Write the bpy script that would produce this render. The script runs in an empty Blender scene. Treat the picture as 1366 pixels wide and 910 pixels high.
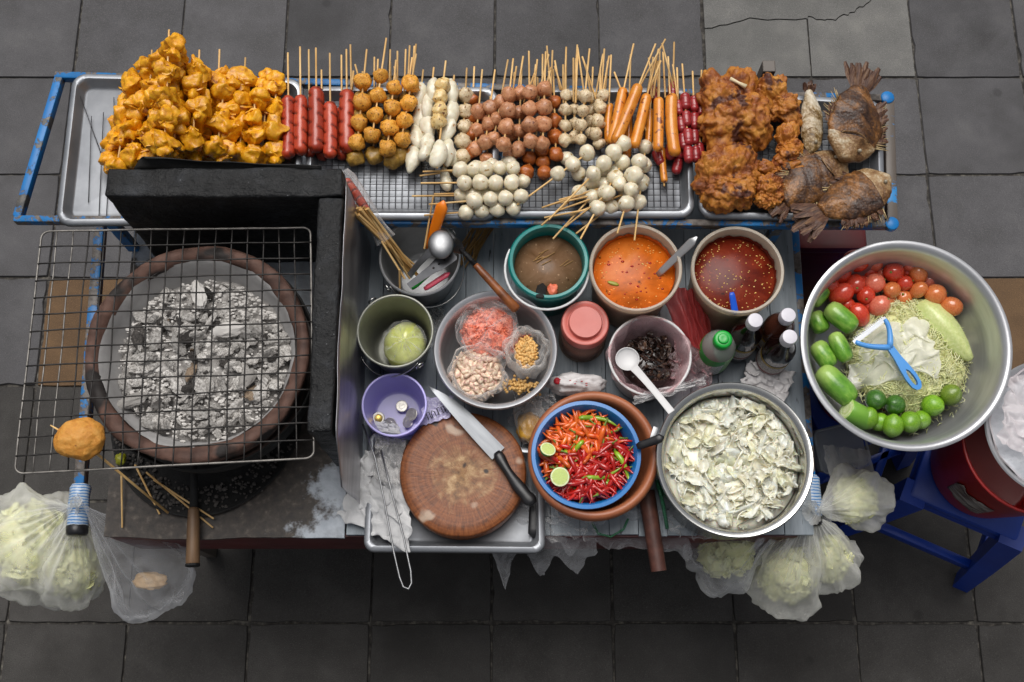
import bpy, bmesh, math, random
from mathutils import Vector, Matrix, Euler, Quaternion, noise

rnd = random.Random(7)
S = bpy.context.scene
COL = S.collection
PI = math.pi

# ------------------------------------------------------------------ camera
TILT = math.radians(16.5)
FPX, HCAM = 1550.0, 2.953            # focal length in photo pixels, camera height
cam_d = bpy.data.cameras.new("camera")
cam_d.sensor_width = 36.0
cam_d.lens = 36.0 * FPX / 1366.0
cam_d.clip_start = 0.05
cam_d.clip_end = 500.0
cam = bpy.data.objects.new("camera", cam_d)
COL.objects.link(cam)
cam.location = (0, 0, HCAM)
cam.rotation_euler = (TILT, 0, 0)
S.camera = cam

# ------------------------------------------------------------------ sky, sun, exposure
SUN_EL, SUN_AZ = math.radians(66), math.radians(-10)     # azimuth from +Y
world = bpy.data.worlds.new("World")
S.world = world
world.use_nodes = True
wn = world.node_tree.nodes
wl = world.node_tree.links
wn.clear()
sky = wn.new("ShaderNodeTexSky")
sky.sky_type = 'NISHITA'
sky.sun_disc = False
sky.sun_elevation = SUN_EL
sky.sun_rotation = SUN_AZ
sky.air_density = 1.0
sky.dust_density = 6.0
sky.ozone_density = 1.0
bg = wn.new("ShaderNodeBackground")
bg.inputs['Strength'].default_value = 0.06
wo = wn.new("ShaderNodeOutputWorld")
veil = wn.new("ShaderNodeHueSaturation")          # thin overcast: the sky's blue is veiled to near grey
veil.inputs['Saturation'].default_value = 0.22
wl.new(sky.outputs[0], veil.inputs['Color'])
wl.new(veil.outputs[0], bg.inputs[0])
wl.new(bg.outputs[0], wo.inputs[0])
sun_d = bpy.data.lights.new("sun", 'SUN')
sun_d.energy = 1.5
sun_d.angle = math.radians(44)
sun_d.color = (1.0, 0.97, 0.93)
sun = bpy.data.objects.new("sun", sun_d)
COL.objects.link(sun)
sdir = Vector((math.sin(SUN_AZ) * math.cos(SUN_EL), math.cos(SUN_AZ) * math.cos(SUN_EL), math.sin(SUN_EL)))
sun.rotation_euler = sdir.to_track_quat('Z', 'Y').to_euler()
sun.location = sdir * 20
S.view_settings.view_transform = 'Standard'
S.view_settings.look = 'None'
S.view_settings.exposure = 0.55
S.view_settings.gamma = 1.0
S.render.engine = 'CYCLES'
S.cycles.max_bounces = 10
S.cycles.transparent_max_bounces = 24
S.cycles.caustics_reflective = False
S.cycles.caustics_refractive = False

# ------------------------------------------------------------------ placing helpers
CT, ST = math.cos(TILT), math.sin(TILT)

def at(px, py, z):
    """world point seen at photo pixel (px,py) on the horizontal plane z"""
    u, v = (px - 683.0) / FPX, (455.0 - py) / FPX
    d = Vector((u, v * CT + ST, v * ST - CT))
    t = (z - HCAM) / d.z
    return Vector((d.x * t, d.y * t, z))

def mpp(py, z):
    """metres per photo pixel at image row py on plane z"""
    v = (455.0 - py) / FPX
    return (HCAM - z) / (CT - v * ST) / FPX

def lerp(a, b, t):
    return a + (b - a) * t

def N(p, s=1.0, seed=0.0):
    return noise.noise(Vector((p[0] * s + seed * 13.7, p[1] * s - seed * 7.1, p[2] * s + seed * 3.3)))

def FB(p, s=1.0, seed=0.0, o=4):
    return noise.fractal(Vector((p[0] * s + seed * 13.7, p[1] * s - seed * 7.1, p[2] * s + seed * 3.3)), 1.0, 2.0, o)

# ------------------------------------------------------------------ mesh builder
_ico = {}
def ico(n):
    if n not in _ico:
        bm = bmesh.new()
        bmesh.ops.create_icosphere(bm, subdivisions=n, radius=1.0)
        bm.verts.ensure_lookup_table()
        _ico[n] = ([v.co.copy() for v in bm.verts], [tuple(v.index for v in f.verts) for f in bm.faces])
        bm.free()
    return _ico[n]

class MB:
    def __init__(self):
        self.v, self.f, self.mi, self.cur = [], [], [], 0
    def add(self, vs, fs):
        b = len(self.v)
        self.v += [Vector(p) for p in vs]
        self.f += [tuple(i + b for i in q) for q in fs]
        self.mi += [self.cur] * len(fs)
    def lathe(self, prof, seg=48, c=(0, 0, 0), fn=None, M=None):
        vs, rings = [], []
        for i, (r, z) in enumerate(prof):
            if r < 1e-6:
                rings.append([len(vs)]); vs.append(Vector((0, 0, z)))
            else:
                ring = []
                for k in range(seg):
                    a = 2 * PI * k / seg
                    rr, zz = r, z
                    if fn:
                        dr, dz = fn(a, i, r, z); rr += dr; zz += dz
                    ring.append(len(vs)); vs.append(Vector((rr * math.cos(a), rr * math.sin(a), zz)))
                rings.append(ring)
        fs = []
        for A, B in zip(rings, rings[1:]):
            for k in range(seg):
                k2 = (k + 1) % seg
                if len(A) == 1 and len(B) == 1: continue
                if len(A) == 1: fs.append((A[0], B[k2], B[k]))
                elif len(B) == 1: fs.append((A[k], A[k2], B[0]))
                else: fs.append((A[k], A[k2], B[k2], B[k]))
        c = Vector(c)
        vs = [(M @ p if M else p) + c for p in vs]
        self.add(vs, fs)
        return self
    def tube(self, path, r, seg=8, caps=True, closed=False):
        path = [Vector(p) for p in path]
        n = len(path)
        rs = r if isinstance(r, (list, tuple)) else [r] * n
        tang = []
        for i in range(n):
            if closed: t = path[(i + 1) % n] - path[i - 1]
            else: t = path[min(i + 1, n - 1)] - path[max(i - 1, 0)]
            tang.append(t.normalized())
        up = Vector((0, 0, 1)) if abs(tang[0].z) < .9 else Vector((1, 0, 0))
        a = tang[0].cross(up).normalized()
        vs, fs = [], []
        for i in range(n):
            a = (a - tang[i] * a.dot(tang[i])).normalized()
            b = tang[i].cross(a)
            for k in range(seg):
                w = 2 * PI * k / seg
                vs.append(path[i] + (a * math.cos(w) + b * math.sin(w)) * rs[i])
        m = n if closed else n - 1
        for i in range(m):
            j = (i + 1) % n
            for k in range(seg):
                k2 = (k + 1) % seg
                fs.append((i * seg + k, i * seg + k2, j * seg + k2, j * seg + k))
        if caps and not closed:
            fs.append(tuple(range(seg))[::-1]); fs.append(tuple((n - 1) * seg + k for k in range(seg)))
        self.add(vs, fs)
        return self
    def box(self, lo, hi, bev=0.0, M=None):
        lo, hi = Vector(lo), Vector(hi)
        if bev <= 0:
            vs = [Vector((x, y, z)) for x in (lo.x, hi.x) for y in (lo.y, hi.y) for z in (lo.z, hi.z)]
            fs = [(0, 1, 3, 2), (4, 6, 7, 5), (0, 4, 5, 1), (2, 3, 7, 6), (0, 2, 6, 4), (1, 5, 7, 3)]
        else:
            bm = bmesh.new()
            r = bmesh.ops.create_cube(bm, size=1.0)
            c, s = (lo + hi) / 2, hi - lo
            for v in bm.verts:
                v.co = Vector((v.co.x * s.x, v.co.y * s.y, v.co.z * s.z)) + c
            bmesh.ops.bevel(bm, geom=bm.edges[:], offset=bev, segments=2, affect='EDGES', profile=.5)
            bm.verts.index_update()
            vs = [v.co.copy() for v in bm.verts]
            fs = [tuple(v.index for v in f.verts) for f in bm.faces]
            bm.free()
        if M: vs = [M @ p for p in vs]
        self.add(vs, fs)
        return self
    def blob(self, n, fn, c=(0, 0, 0)):
        V, F_ = ico(n)
        c = Vector(c)
        self.add([Vector(fn(p)) + c for p in V], F_)
        return self
    def grid(self, nu, nv, fn, closed_u=False):
        vs, fs = [], []
        for j in range(nv + 1):
            for i in range(nu if closed_u else nu + 1):
                vs.append(Vector(fn(i / nu, j / nv)))
        w = nu if closed_u else nu + 1
        for j in range(nv):
            for i in range(nu):
                i2 = (i + 1) % w
                fs.append((j * w + i, j * w + i2, (j + 1) * w + i2, (j + 1) * w + i))
        self.add(vs, fs)
        return self
    def prism(self, pts, z0, z1):
        n = len(pts)
        vs = [Vector((p[0], p[1], z0)) for p in pts] + [Vector((p[0], p[1], z1)) for p in pts]
        fs = [tuple(range(n))[::-1], tuple(range(n, 2 * n))] + [(i, (i + 1) % n, n + (i + 1) % n, n + i) for i in range(n)]
        self.add(vs, fs)
        return self
    def xf(self, M, start=0):
        for i in range(start, len(self.v)): self.v[i] = M @ self.v[i]
        return self
    def mesh(self, name, smooth=True, sharp=None, fix=True):
        me = bpy.data.meshes.new(name)
        me.from_pydata([tuple(p) for p in self.v], [], self.f)
        me.update()
        if any(self.mi): me.polygons.foreach_set('material_index', self.mi)
        if fix and len(self.f) < 60000:
            bm = bmesh.new(); bm.from_mesh(me)
            bmesh.ops.recalc_face_normals(bm, faces=bm.faces[:])
            bm.to_mesh(me); bm.free()
        me.polygons.foreach_set('use_smooth', [bool(smooth)] * len(me.polygons))
        if smooth and sharp: me.set_sharp_from_angle(angle=math.radians(sharp))
        me.update()
        return me

def obj(name, me, m=None, parent=None, loc=(0, 0, 0), rot=None, scale=None, label=None, cat=None, group=None, kind=None):
    if isinstance(me, MB): me = me.mesh(name)
    o = bpy.data.objects.new(name, me)
    COL.objects.link(o)
    if m is not None and me is not None:
        ms = m if isinstance(m, (list, tuple)) else [m]
        if len(me.materials) == 0:
            for x in ms: me.materials.append(x)
        else:
            for k, x in enumerate(ms):
                if me.materials[k] != x:
                    o.material_slots[k].link = 'OBJECT'; o.material_slots[k].material = x
    if parent is not None: o.parent = parent
    o.location = loc
    if rot is not None:
        if isinstance(rot, Quaternion): o.rotation_euler = rot.to_euler()
        else: o.rotation_euler = rot
    if scale is not None: o.scale = (scale,) * 3 if isinstance(scale, (int, float)) else scale
    if label: o['label'] = label
    if cat: o['category'] = cat
    if group: o['group'] = group
    if kind: o['kind'] = kind
    return o

def thing(name, label, cat, loc=(0, 0, 0), rot=None, group=None):
    return obj(name, None, None, None, loc, rot, None, label, cat, group)

ORD = ['first', 'second', 'third', 'fourth', 'fifth', 'sixth', 'seventh', 'eighth', 'ninth', 'tenth', 'eleventh', 'twelfth', 'thirteenth', 'fourteenth', 'fifteenth']

# ------------------------------------------------------------------ materials
def hx(s, k=1.0):
    s = s.lstrip('#')
    out = []
    for i in (0, 2, 4):
        c = int(s[i:i + 2], 16) / 255
        out.append((c / 12.92 if c <= .04045 else ((c + .055) / 1.055) ** 2.4) * k)
    return (*out, 1.0)

class NT:
    def __init__(self, name):
        self.m = bpy.data.materials.new(name)
        self.m.use_nodes = True
        self.t = self.m.node_tree
        self.t.nodes.clear()
        self.out = self.n('ShaderNodeOutputMaterial')
        tc = self.n('ShaderNodeTexCoord'); oi = self.n('ShaderNodeObjectInfo')
        mul = self.n('ShaderNodeMath', operation='MULTIPLY'); mul.inputs[1].default_value = 37.0
        self.l(oi.outputs['Random'], mul.inputs[0])
        add = self.n('ShaderNodeVectorMath', operation='ADD')
        self.l(tc.outputs['Object'], add.inputs[0]); self.l(mul.outputs[0], add.inputs[1])
        self.vec, self.rand, self.obj = add.outputs[0], oi.outputs['Random'], tc.outputs['Object']
    def n(self, t, **k):
        x = self.t.nodes.new(t)
        for a, b in k.items(): setattr(x, a, b)
        return x
    def l(self, a, b): self.t.links.new(a, b)
    def noise(self, scale, detail=5, rough=.6, vec=None, dist=0.0):
        x = self.n('ShaderNodeTexNoise')
        x.inputs['Scale'].default_value = scale; x.inputs['Detail'].default_value = detail
        x.inputs['Roughness'].default_value = rough; x.inputs['Distortion'].default_value = dist
        self.l(vec or self.vec, x.inputs['Vector'])
        return x.outputs['Fac']
    def stretch(self, s, rot=(0, 0, 0)):
        x = self.n('ShaderNodeMapping'); x.inputs['Scale'].default_value = s; x.inputs['Rotation'].default_value = rot
        self.l(self.vec, x.inputs['Vector'])
        return x.outputs[0]
    def ramp(self, fac, stops, interp='LINEAR'):
        x = self.n('ShaderNodeValToRGB'); r = x.color_ramp; r.interpolation = interp
        while len(r.elements) < len(stops): r.elements.new(.5)
        for e, (p, c) in zip(r.elements, stops):
            e.position = p; e.color = c if len(c) == 4 else (*c, 1)
        self.l(fac, x.inputs[0])
        return x.outputs[0]
    def mix(self, fac, a, b, mode='MIX'):
        x = self.n('ShaderNodeMix', data_type='RGBA', blend_type=mode)
        if isinstance(fac, float): x.inputs[0].default_value = fac
        else: self.l(fac, x.inputs[0])
        for s, i in ((a, 6), (b, 7)):
            if isinstance(s, tuple): x.inputs[i].default_value = s
            else: self.l(s, x.inputs[i])
        return x.outputs[2]
    def math(self, op, a, b=0.0, clamp=False):
        x = self.n('ShaderNodeMath', operation=op); x.use_clamp = clamp
        for s, i in ((a, 0), (b, 1)):
            if isinstance(s, (int, float)): x.inputs[i].default_value = s
            else: self.l(s, x.inputs[i])
        return x.outputs[0]
    def bump(self, h, strength, dist=.002):
        x = self.n('ShaderNodeBump'); x.inputs['Strength'].default_value = strength; x.inputs['Distance'].default_value = dist
        self.l(h, x.inputs['Height'])
        return x.outputs[0]
    def bsdf(self, col, rough=.5, metal=0.0, nrm=None, coat=0.0, spec=.5, sss=0.0, trans=0.0, sssr=(.01, .005, .003), ior=None, coat_r=.08):
        x = self.n('ShaderNodeBsdfPrincipled')
        if isinstance(col, tuple): x.inputs['Base Color'].default_value = col
        else: self.l(col, x.inputs['Base Color'])
        if isinstance(rough, (int, float)): x.inputs['Roughness'].default_value = rough
        else: self.l(rough, x.inputs['Roughness'])
        x.inputs['Metallic'].default_value = metal
        x.inputs['Specular IOR Level'].default_value = spec
        x.inputs['Coat Weight'].default_value = coat
        x.inputs['Coat Roughness'].default_value = coat_r
        x.inputs['Transmission Weight'].default_value = trans
        if sss:
            x.inputs['Subsurface Weight'].default_value = sss
            x.inputs['Subsurface Radius'].default_value = sssr
            x.inputs['Subsurface Scale'].default_value = 1.0
        if ior: x.inputs['IOR'].default_value = ior
        if nrm: self.l(nrm, x.inputs['Normal'])
        return x.outputs[0]
    def done(self, s):
        self.l(s, self.out.inputs['Surface'])
        return self.m

def mat(name, stops, scale=20, rough=.5, bump=.3, bscale=None, bdist=.002, metal=0.0, coat=0.0, spec=.5, sss=0.0, detail=6, nr=.6, stretch=None, vary=0.0, rvar=.15, dist=0.0, fine=None):
    """ramped noise colour + bump, seeded per object; fine = (colour, threshold, scale) speckle"""
    t = NT(name)
    vec = t.stretch(stretch) if stretch else t.vec
    f = t.noise(scale, detail, nr, vec, dist)
    if isinstance(stops, str): stops = [(0.0, hx(stops))]
    stops = [(p, hx(c) if isinstance(c, str) else c) for p, c in stops]
    c = t.ramp(f, stops) if len(stops) > 1 else stops[0][1]
    if fine:
        fc, th, sc = fine
        fn_ = t.noise(sc, 3, .5, vec)
        c = t.mix(t.ramp(fn_, [(th, (0, 0, 0, 1)), (th + .05, (1, 1, 1, 1))]), c, hx(fc) if isinstance(fc, str) else fc)
    if vary:
        h = t.n('ShaderNodeHueSaturation')
        v = t.math('MULTIPLY_ADD', t.rand, 2 * vary); t.t.nodes[-1].inputs[2].default_value = 1 - vary
        t.l(v, h.inputs['Value'])
        if isinstance(c, tuple): h.inputs['Color'].default_value = c
        else: t.l(c, h.inputs['Color'])
        c = h.outputs[0]
    nb = t.bump(t.noise(bscale or scale * 3, 6, .65, vec), bump, bdist) if bump else None
    r = rough
    if rvar:
        r = t.math('MULTIPLY_ADD', t.noise(scale * 1.7, 4, .6, vec), rvar * 2); t.t.nodes[-1].inputs[2].default_value = rough - rvar
    return t.done(t.bsdf(c, r, metal, nb, coat, spec, sss))

def film(name, col='#ffffff', lo=.12, hi=.85, rough=.18, tint='#ffffff', scale=30, trl=.4, bump=.5, cloud=.25, stretch=None):
    """thin plastic: part clear, part milky, shinier and denser at grazing angles and in creases"""
    t = NT(name)
    lw = t.n('ShaderNodeLayerWeight'); lw.inputs[0].default_value = .35
    vec = t.stretch(stretch) if stretch else t.vec
    nz = t.noise(scale, 5, .6, vec, .6)
    nrm = t.bump(nz, bump, .004)
    t.l(nrm, lw.inputs['Normal'])
    f = t.math('MULTIPLY_ADD', lw.outputs['Facing'], hi - lo); t.t.nodes[-1].inputs[2].default_value = lo
    f = t.math('ADD', f, t.math('MULTIPLY', t.math('SUBTRACT', nz, .45), cloud * 2), True)
    tr = t.n('ShaderNodeBsdfTransparent'); tr.inputs[0].default_value = hx(tint)
    p = t.bsdf(hx(col), rough, 0, nrm, spec=.6)
    tl = t.n('ShaderNodeBsdfTranslucent'); tl.inputs[0].default_value = hx(col)
    m1 = t.n('ShaderNodeMixShader'); m1.inputs[0].default_value = trl
    t.l(p, m1.inputs[1]); t.l(tl.outputs[0], m1.inputs[2])
    m2 = t.n('ShaderNodeMixShader')
    t.l(f, m2.inputs[0]); t.l(tr.outputs[0], m2.inputs[1]); t.l(m1.outputs[0], m2.inputs[2])
    return t.done(m2.outputs[0])

M = {}
def pave_mat(name, c1, c2, c3, stain=.5):
    t = NT(name)
    f = t.noise(9, 6, .6); g = t.noise(420, 3, .7); s = t.noise(3.3, 4, .55)
    c = t.ramp(f, [(.3, hx(c1)), (.55, hx(c2)), (.75, hx(c3))])
    c = t.mix(t.ramp(g, [(.56, (0, 0, 0, 1)), (.7, (1, 1, 1, 1))]), c, hx(c3, 1.35))
    c = t.mix(t.ramp(g, [(.3, (1, 1, 1, 1)), (.42, (0, 0, 0, 1))]), c, hx(c1, .55))
    c = t.mix(t.math('MULTIPLY', t.ramp(s, [(.52, (0, 0, 0, 1)), (.68, (1, 1, 1, 1))]), stain), c, hx(c1, .6))
    vo = t.n('ShaderNodeTexVoronoi'); vo.inputs['Scale'].default_value = 5.5; t.l(t.vec, vo.inputs['Vector'])      # trodden gum and drips
    c = t.mix(t.math('MULTIPLY', t.ramp(vo.outputs['Distance'], [(.05, (1, 1, 1, 1)), (.09, (0, 0, 0, 1))]), .45), c, hx(c1, .45))
    w2 = t.noise(2.2, 7, .7, t.vec, 1.5)
    c = t.mix(t.math('MULTIPLY', t.ramp(w2, [(.55, (0, 0, 0, 1)), (.75, (1, 1, 1, 1))]), .35), c, hx(c3, 1.3))
    h = t.n('ShaderNodeHueSaturation'); v = t.math('MULTIPLY_ADD', t.rand, .3); t.t.nodes[-1].inputs[2].default_value = .85
    t.l(v, h.inputs['Value']); t.l(c, h.inputs['Color'])
    nb = t.bump(t.math('ADD', t.math('MULTIPLY', g, .5), f), .5, .003)
    return t.done(t.bsdf(h.outputs[0], .8, 0, nb, spec=.35))
M['tile'] = pave_mat('paving_concrete', '#444344', '#4e4d4f', '#585758')
M['tile_shade'] = pave_mat('paving_painted_shade', '#2f2d2b', '#3a3836', '#444240', .5)  # front rows: darker, browner tile colour stands in for shade on the ground
M['tile_brown'] = pave_mat('paving_brown', '#4d3a28', '#5b4630', '#6a5238', .3)
M['slab'] = pave_mat('patched_concrete', '#565654', '#646361', '#72716d', .35)
M['joint'] = mat('joint_dirt', [(.3, '#1c1a18'), (.5, '#3a3734'), (.75, '#77736a')], 45, .95, .6)
M['asphalt'] = mat('far_ground', [(.3, '#3b3b3c'), (.7, '#48484a')], 4, .9, .4)

def paint_mat(name, col, col2, under, under2, th=.6, scale=14, rough=.4, stretch=None):
    t = NT(name)
    v = t.stretch(stretch) if stretch else t.vec
    n1 = t.noise(scale, 8, .68, v, .4)
    k = t.ramp(n1, [(th, (0, 0, 0, 1)), (th + .025, (1, 1, 1, 1))])
    a = t.ramp(t.noise(scale * .6, 4, .5), [(.3, hx(col)), (.7, hx(col2))])
    b = t.ramp(t.noise(scale * 4, 6, .6), [(.3, hx(under)), (.7, hx(under2))])
    c = t.mix(k, a, b)
    nb = t.bump(t.math('MULTIPLY', k, -1.0), .4, .001)
    return t.done(t.bsdf(c, t.math('MULTIPLY_ADD', k, .35), 0, nb, spec=.4)) if False else t.done(t.bsdf(c, rough, 0, nb, spec=.4))
M['blue_paint'] = paint_mat('chipped_blue_paint', '#0c5c98', '#1670ae', '#3a332e', '#77706a', .47, 24)
M['blue_paint_bright'] = paint_mat('blue_paint', '#0b62a4', '#1577ba', '#2c3036', '#6a655e', .52, 26)
M['bare_frame'] = paint_mat('worn_steel_frame', '#49413b', '#5d554e', '#1573b4', '#2a86c4', .60, 9)
M['alu'] = mat('aluminium', [(.3, '#a9abae'), (.7, '#c6c8ca')], 8, .36, .12, 60, .0008, metal=.9, rvar=.08, stretch=(1, 1, 1))
M['alu_dull'] = mat('dull_aluminium', [(.3, '#8f9091'), (.65, '#b4b5b6'), (.9, '#c9cacb')], 10, .42, .25, 40, .001, metal=.75, rvar=.1)
M['tray'] = mat('tray_metal', [(.25, '#6d7075'), (.5, '#8b8e93'), (.8, '#acafb3')], 5, .40, .25, 30, .001, metal=.65, rvar=.12)
M['thin_steel'] = mat('thin_steel', [(.3, '#77787a'), (.7, '#98999b')], 30, .38, .1, 80, .0005, metal=.9)
M['steel'] = mat('stainless', [(.3, '#b0b0ae'), (.7, '#cfcfcc')], 6, .22, .06, 80, .0005, metal=1.0, rvar=.06)
M['pot_grimy'] = mat('pot_inside', [(.3, '#82837a'), (.7, '#a8a99f')], 7, .45, .2, 40, .001, metal=.55, rvar=.1)
M['black_iron'] = mat('black_charred_steel', [(.3, '#070708'), (.55, '#121315'), (.72, '#24262a'), (.9, '#3d4045')], 22, .45, 1.0, 60, .006, spec=.3, rvar=.28, fine=('#8a8c90', .72, 170))
M['soot'] = mat('soot', [(.3, '#060606'), (.8, '#141312')], 12, .75, .8, 50, .003)
M['galv'] = mat('galvanised_sheet', [(.25, '#7d7c82'), (.5, '#a3a2a6'), (.8, '#bdbbbd')], 9, .32, .15, 30, .001, metal=.85, stretch=(1, .5, 3), rvar=.12)
M['plank'] = mat('grey_plank', [(.2, '#5c656d'), (.45, '#7a848c'), (.65, '#8f98a0'), (.85, '#a7aeb4')], 7, .5, .5, 20, .001, stretch=(7, .7, 3), rvar=.1, fine=('#3d4248', .66, 30))
M['wood_stick'] = mat('bamboo', [(.3, '#b58a4e'), (.6, '#d9b377'), (.85, '#e8cc98')], 25, .6, .2, 80, .0006, stretch=(1, 1, .08), vary=.2)
M['dark_stick'] = mat('old_bamboo', [(.3, '#7d5a2c'), (.6, '#a9824a'), (.85, '#c29c62')], 25, .6, .3, 80, .0008, stretch=(1, 1, .08), vary=.25)
M['handle_wood'] = mat('handle_wood', [(.25, '#2e160a'), (.5, '#7a4420'), (.75, '#a8642f')], 30, .4, .3, 60, .001, stretch=(1, 1, .15))
M['old_handle'] = mat('old_handle', [(.25, '#33241a'), (.5, '#5f4731'), (.8, '#86684a')], 26, .55, .5, 60, .001, stretch=(1, .15, 1))
M['dark_wood'] = mat('dark_wood', [(.25, '#24130f'), (.55, '#4f2d24'), (.8, '#754a3c')], 22, .55, .5, 50, .002, stretch=(1, 1, .12))
M['terracotta'] = mat('terracotta', [(.25, '#33241f'), (.45, '#5a4036'), (.65, '#6e5145'), (.85, '#80675a')], 9, .75, .6, 60, .003, fine=('#221c1a', .51, 9))
M['clay'] = mat('clay_bowl', [(.25, '#6a3a24'), (.5, '#9a5a3a'), (.8, '#b3714c')], 7, .45, .25, 50, .0015, fine=('#3a2a26', .66, 7))
M['ash_lining'] = mat('ash_lining', [(.3, '#8f8d8c'), (.6, '#a9a7a6'), (.85, '#bdbbba')], 10, .9, .5, 70, .002)
M['ash'] = mat('ash', [(.25, '#6a6663'), (.5, '#a09c98'), (.8, '#dbd8d4')], 55, .95, 1.0, 140, .004, fine=('#2a2826', .62, 170))
M['coal'] = mat('ashen_charcoal', [(.25, '#6a6663'), (.45, '#aaa6a1'), (.7, '#dbd8d4')], 3, .95, .8, 9, .002, vary=.28, fine=('#35312e', .62, 5))
M['coal_dark'] = mat('dark_charcoal', [(.3, '#1d1b1a'), (.6, '#4a4643'), (.85, '#8d8883')], 4, .9, .7, 10, .002, vary=.3)
M['coal_rust'] = mat('ember_ash', [(.3, '#6d5a4a'), (.7, '#a8957f')], 4, .9, .7, 10, .002)
M['wire'] = mat('burnt_wire', [(.3, '#151414'), (.7, '#3a3735')], 40, .55, .3, 100, .0006, metal=.4)
M['wire_grey'] = mat('wire_frame_grey', [(.3, '#55524f'), (.7, '#8e8a85')], 40, .45, .3, 100, .0006, metal=.6)
M['rack_wire'] = mat('dark_rack_wire', [(.3, '#3a3a3d'), (.7, '#66676b')], 40, .4, 0, metal=.7)
M['white_wire'] = mat('white_plastic_handle', '#d9dadb', 20, .4, 0, rvar=0)
M['dark_red'] = mat('dark_red_paint', [(.3, '#3a0a0e'), (.7, '#5c1216')], 6, .5, .2)
def sooty(name):
    t = NT(name)
    d = t.noise(3.2, 7, .66, t.obj, .5)
    k = t.ramp(d, [(.50, (0, 0, 0, 1)), (.60, (1, 1, 1, 1))])
    a = t.ramp(t.noise(40, 6, .6, t.obj), [(.3, hx('#9aa1ab')), (.7, hx('#b9c0c8'))])
    b = t.ramp(t.noise(60, 6, .6, t.obj), [(.3, hx('#1e1a18')), (.55, hx('#3b332d')), (.8, hx('#6d645a'))])
    # the sheet is burnt and greasy round the stove: stain centred on it
    g = t.n('ShaderNodeVectorMath', operation='DISTANCE'); t.l(t.obj, g.inputs[0]); g.inputs[1].default_value = (-.68, .50, .70)
    e = t.math('ADD', t.math('MULTIPLY', g.outputs['Value'], 1.0), t.math('MULTIPLY', t.math('SUBTRACT', t.noise(14, 6, .65, t.obj), .5), .22))
    k2 = t.ramp(e, [(.332, (1, 1, 1, 1)), (.356, (0, 0, 0, 1))])
    kk = t.math('MAXIMUM', t.math('MULTIPLY', k, .45), k2)
    c = t.mix(kk, a, b)
    return t.done(t.bsdf(c, .6, 0, t.bump(t.noise(80, 6, .6, t.obj), .4, .002)))
M['sheet'] = sooty('sooty_white_sheet')
# ------------------------------------------------------------------ pavement
obj('ground', MB().grid(40, 40, lambda u, v: (lerp(-60, 60, u), lerp(-60, 60, v), -.03)).mesh('ground', False), M['asphalt'], kind='structure')
pav = obj('pavement', MB().grid(4, 4, lambda u, v: (lerp(-2.6, 2.5, u), lerp(-1.1, 3.3, v), -.007)).mesh('pavement', False), M['joint'], kind='structure')
Y0, Y1 = at(683, 831, 0).y, at(683, 103, 0).y
TY = (Y1 - Y0) / 5
TX = .3
X0 = at(656, 831, 0).x
def tile_mesh(w, h, seed):
    r = random.Random(seed)
    n = 9
    pts = []
    cor = [(-w / 2, -h / 2), (w / 2, -h / 2), (w / 2, h / 2), (-w / 2, h / 2)]
    for k in range(4):
        a, b = cor[k], cor[(k + 1) % 4]
        for i in range(n):
            t = i / n
            x, y = lerp(a[0], b[0], t), lerp(a[1], b[1], t)
            d = (.003 if i == 0 else 0) + r.random() * .0012 + (.006 * max(0, r.random() - .93) / .07)
            L = math.hypot(x, y)
            pts.append((x - x / L * d, y - y / L * d))
    m = len(pts)
    mb = MB()
    vs = [Vector((x, y, -.03)) for x, y in pts] + [Vector((x, y, -.003)) for x, y in pts] + [Vector((x * .99, y * .99, 0)) for x, y in pts]
    fs = [tuple(range(2 * m, 3 * m))] + [(i + o, (i + 1) % m + o, m + (i + 1) % m + o, m + i + o) for o in (0, m) for i in range(m)]
    mb.add(vs, fs)
    return mb.mesh('paving_tile', False)
tms = [tile_mesh(TX - .0035, TY - .0035, s) for s in range(5)]
half = tile_mesh(TX * .5 - .006, TY - .007, 11)
for j in range(-4, 9):
    for i in range(-8, 8):
        cx, cy = X0 + (i + .5) * TX, Y0 + (j + .5) * TY
        if 2 <= i <= 3 and j >= 5: continue            # two slabs patched in plain concrete
        row_brown = (j == 2 and i >= -4)
        m = M['tile_brown'] if row_brown else M['tile_shade'] if j < 2 else M['tile']  # rows in front of the brown strip carry the painted shade
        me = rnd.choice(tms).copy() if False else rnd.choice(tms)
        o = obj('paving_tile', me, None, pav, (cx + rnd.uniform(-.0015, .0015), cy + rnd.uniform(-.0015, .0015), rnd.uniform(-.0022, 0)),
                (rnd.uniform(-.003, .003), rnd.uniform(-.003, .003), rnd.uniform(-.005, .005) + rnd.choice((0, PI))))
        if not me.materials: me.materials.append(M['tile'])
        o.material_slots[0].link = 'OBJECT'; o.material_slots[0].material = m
# patched concrete: two cast slabs, cracked across
xa, xb = X0 + 2 * TX + .004, X0 + 4 * TX - .004
yb, yt = Y0 + 5 * TY + .004, 3.2
crack = [at(930, 40, 0), at(1000, 26, 0), at(1075, 27, 0), at(1080, 24, 0), at(1110, 28, 0), at(1135, 18, 0), at(1160, 4, 0), at(1185, -40, 0)]
def jag(ps):
    out = []
    for a, b in zip(ps, ps[1:]):
        for k in range(6):
            p = a.lerp(b, k / 6)
            out.append((p.x + rnd.uniform(-.003, .003), p.y + rnd.uniform(-.004, .004)))
    out.append((ps[-1].x, ps[-1].y))
    return out
ck = jag([Vector((xa, crack[0].y, 0))] + crack[1:-1] + [Vector((xb, crack[-1].y, 0))])
xm = at(1077, 30, 0).x
ck_l = [p for p in ck if p[0] < xm - .002]
ck_r = [p for p in ck if p[0] > xm + .002]
ym = ck_l[-1][1]
def slab(pts):
    mb = MB().prism(pts, -.03, -.001)
    return obj('concrete_slab', mb.mesh('concrete_slab', False), M['slab'], pav)
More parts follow.
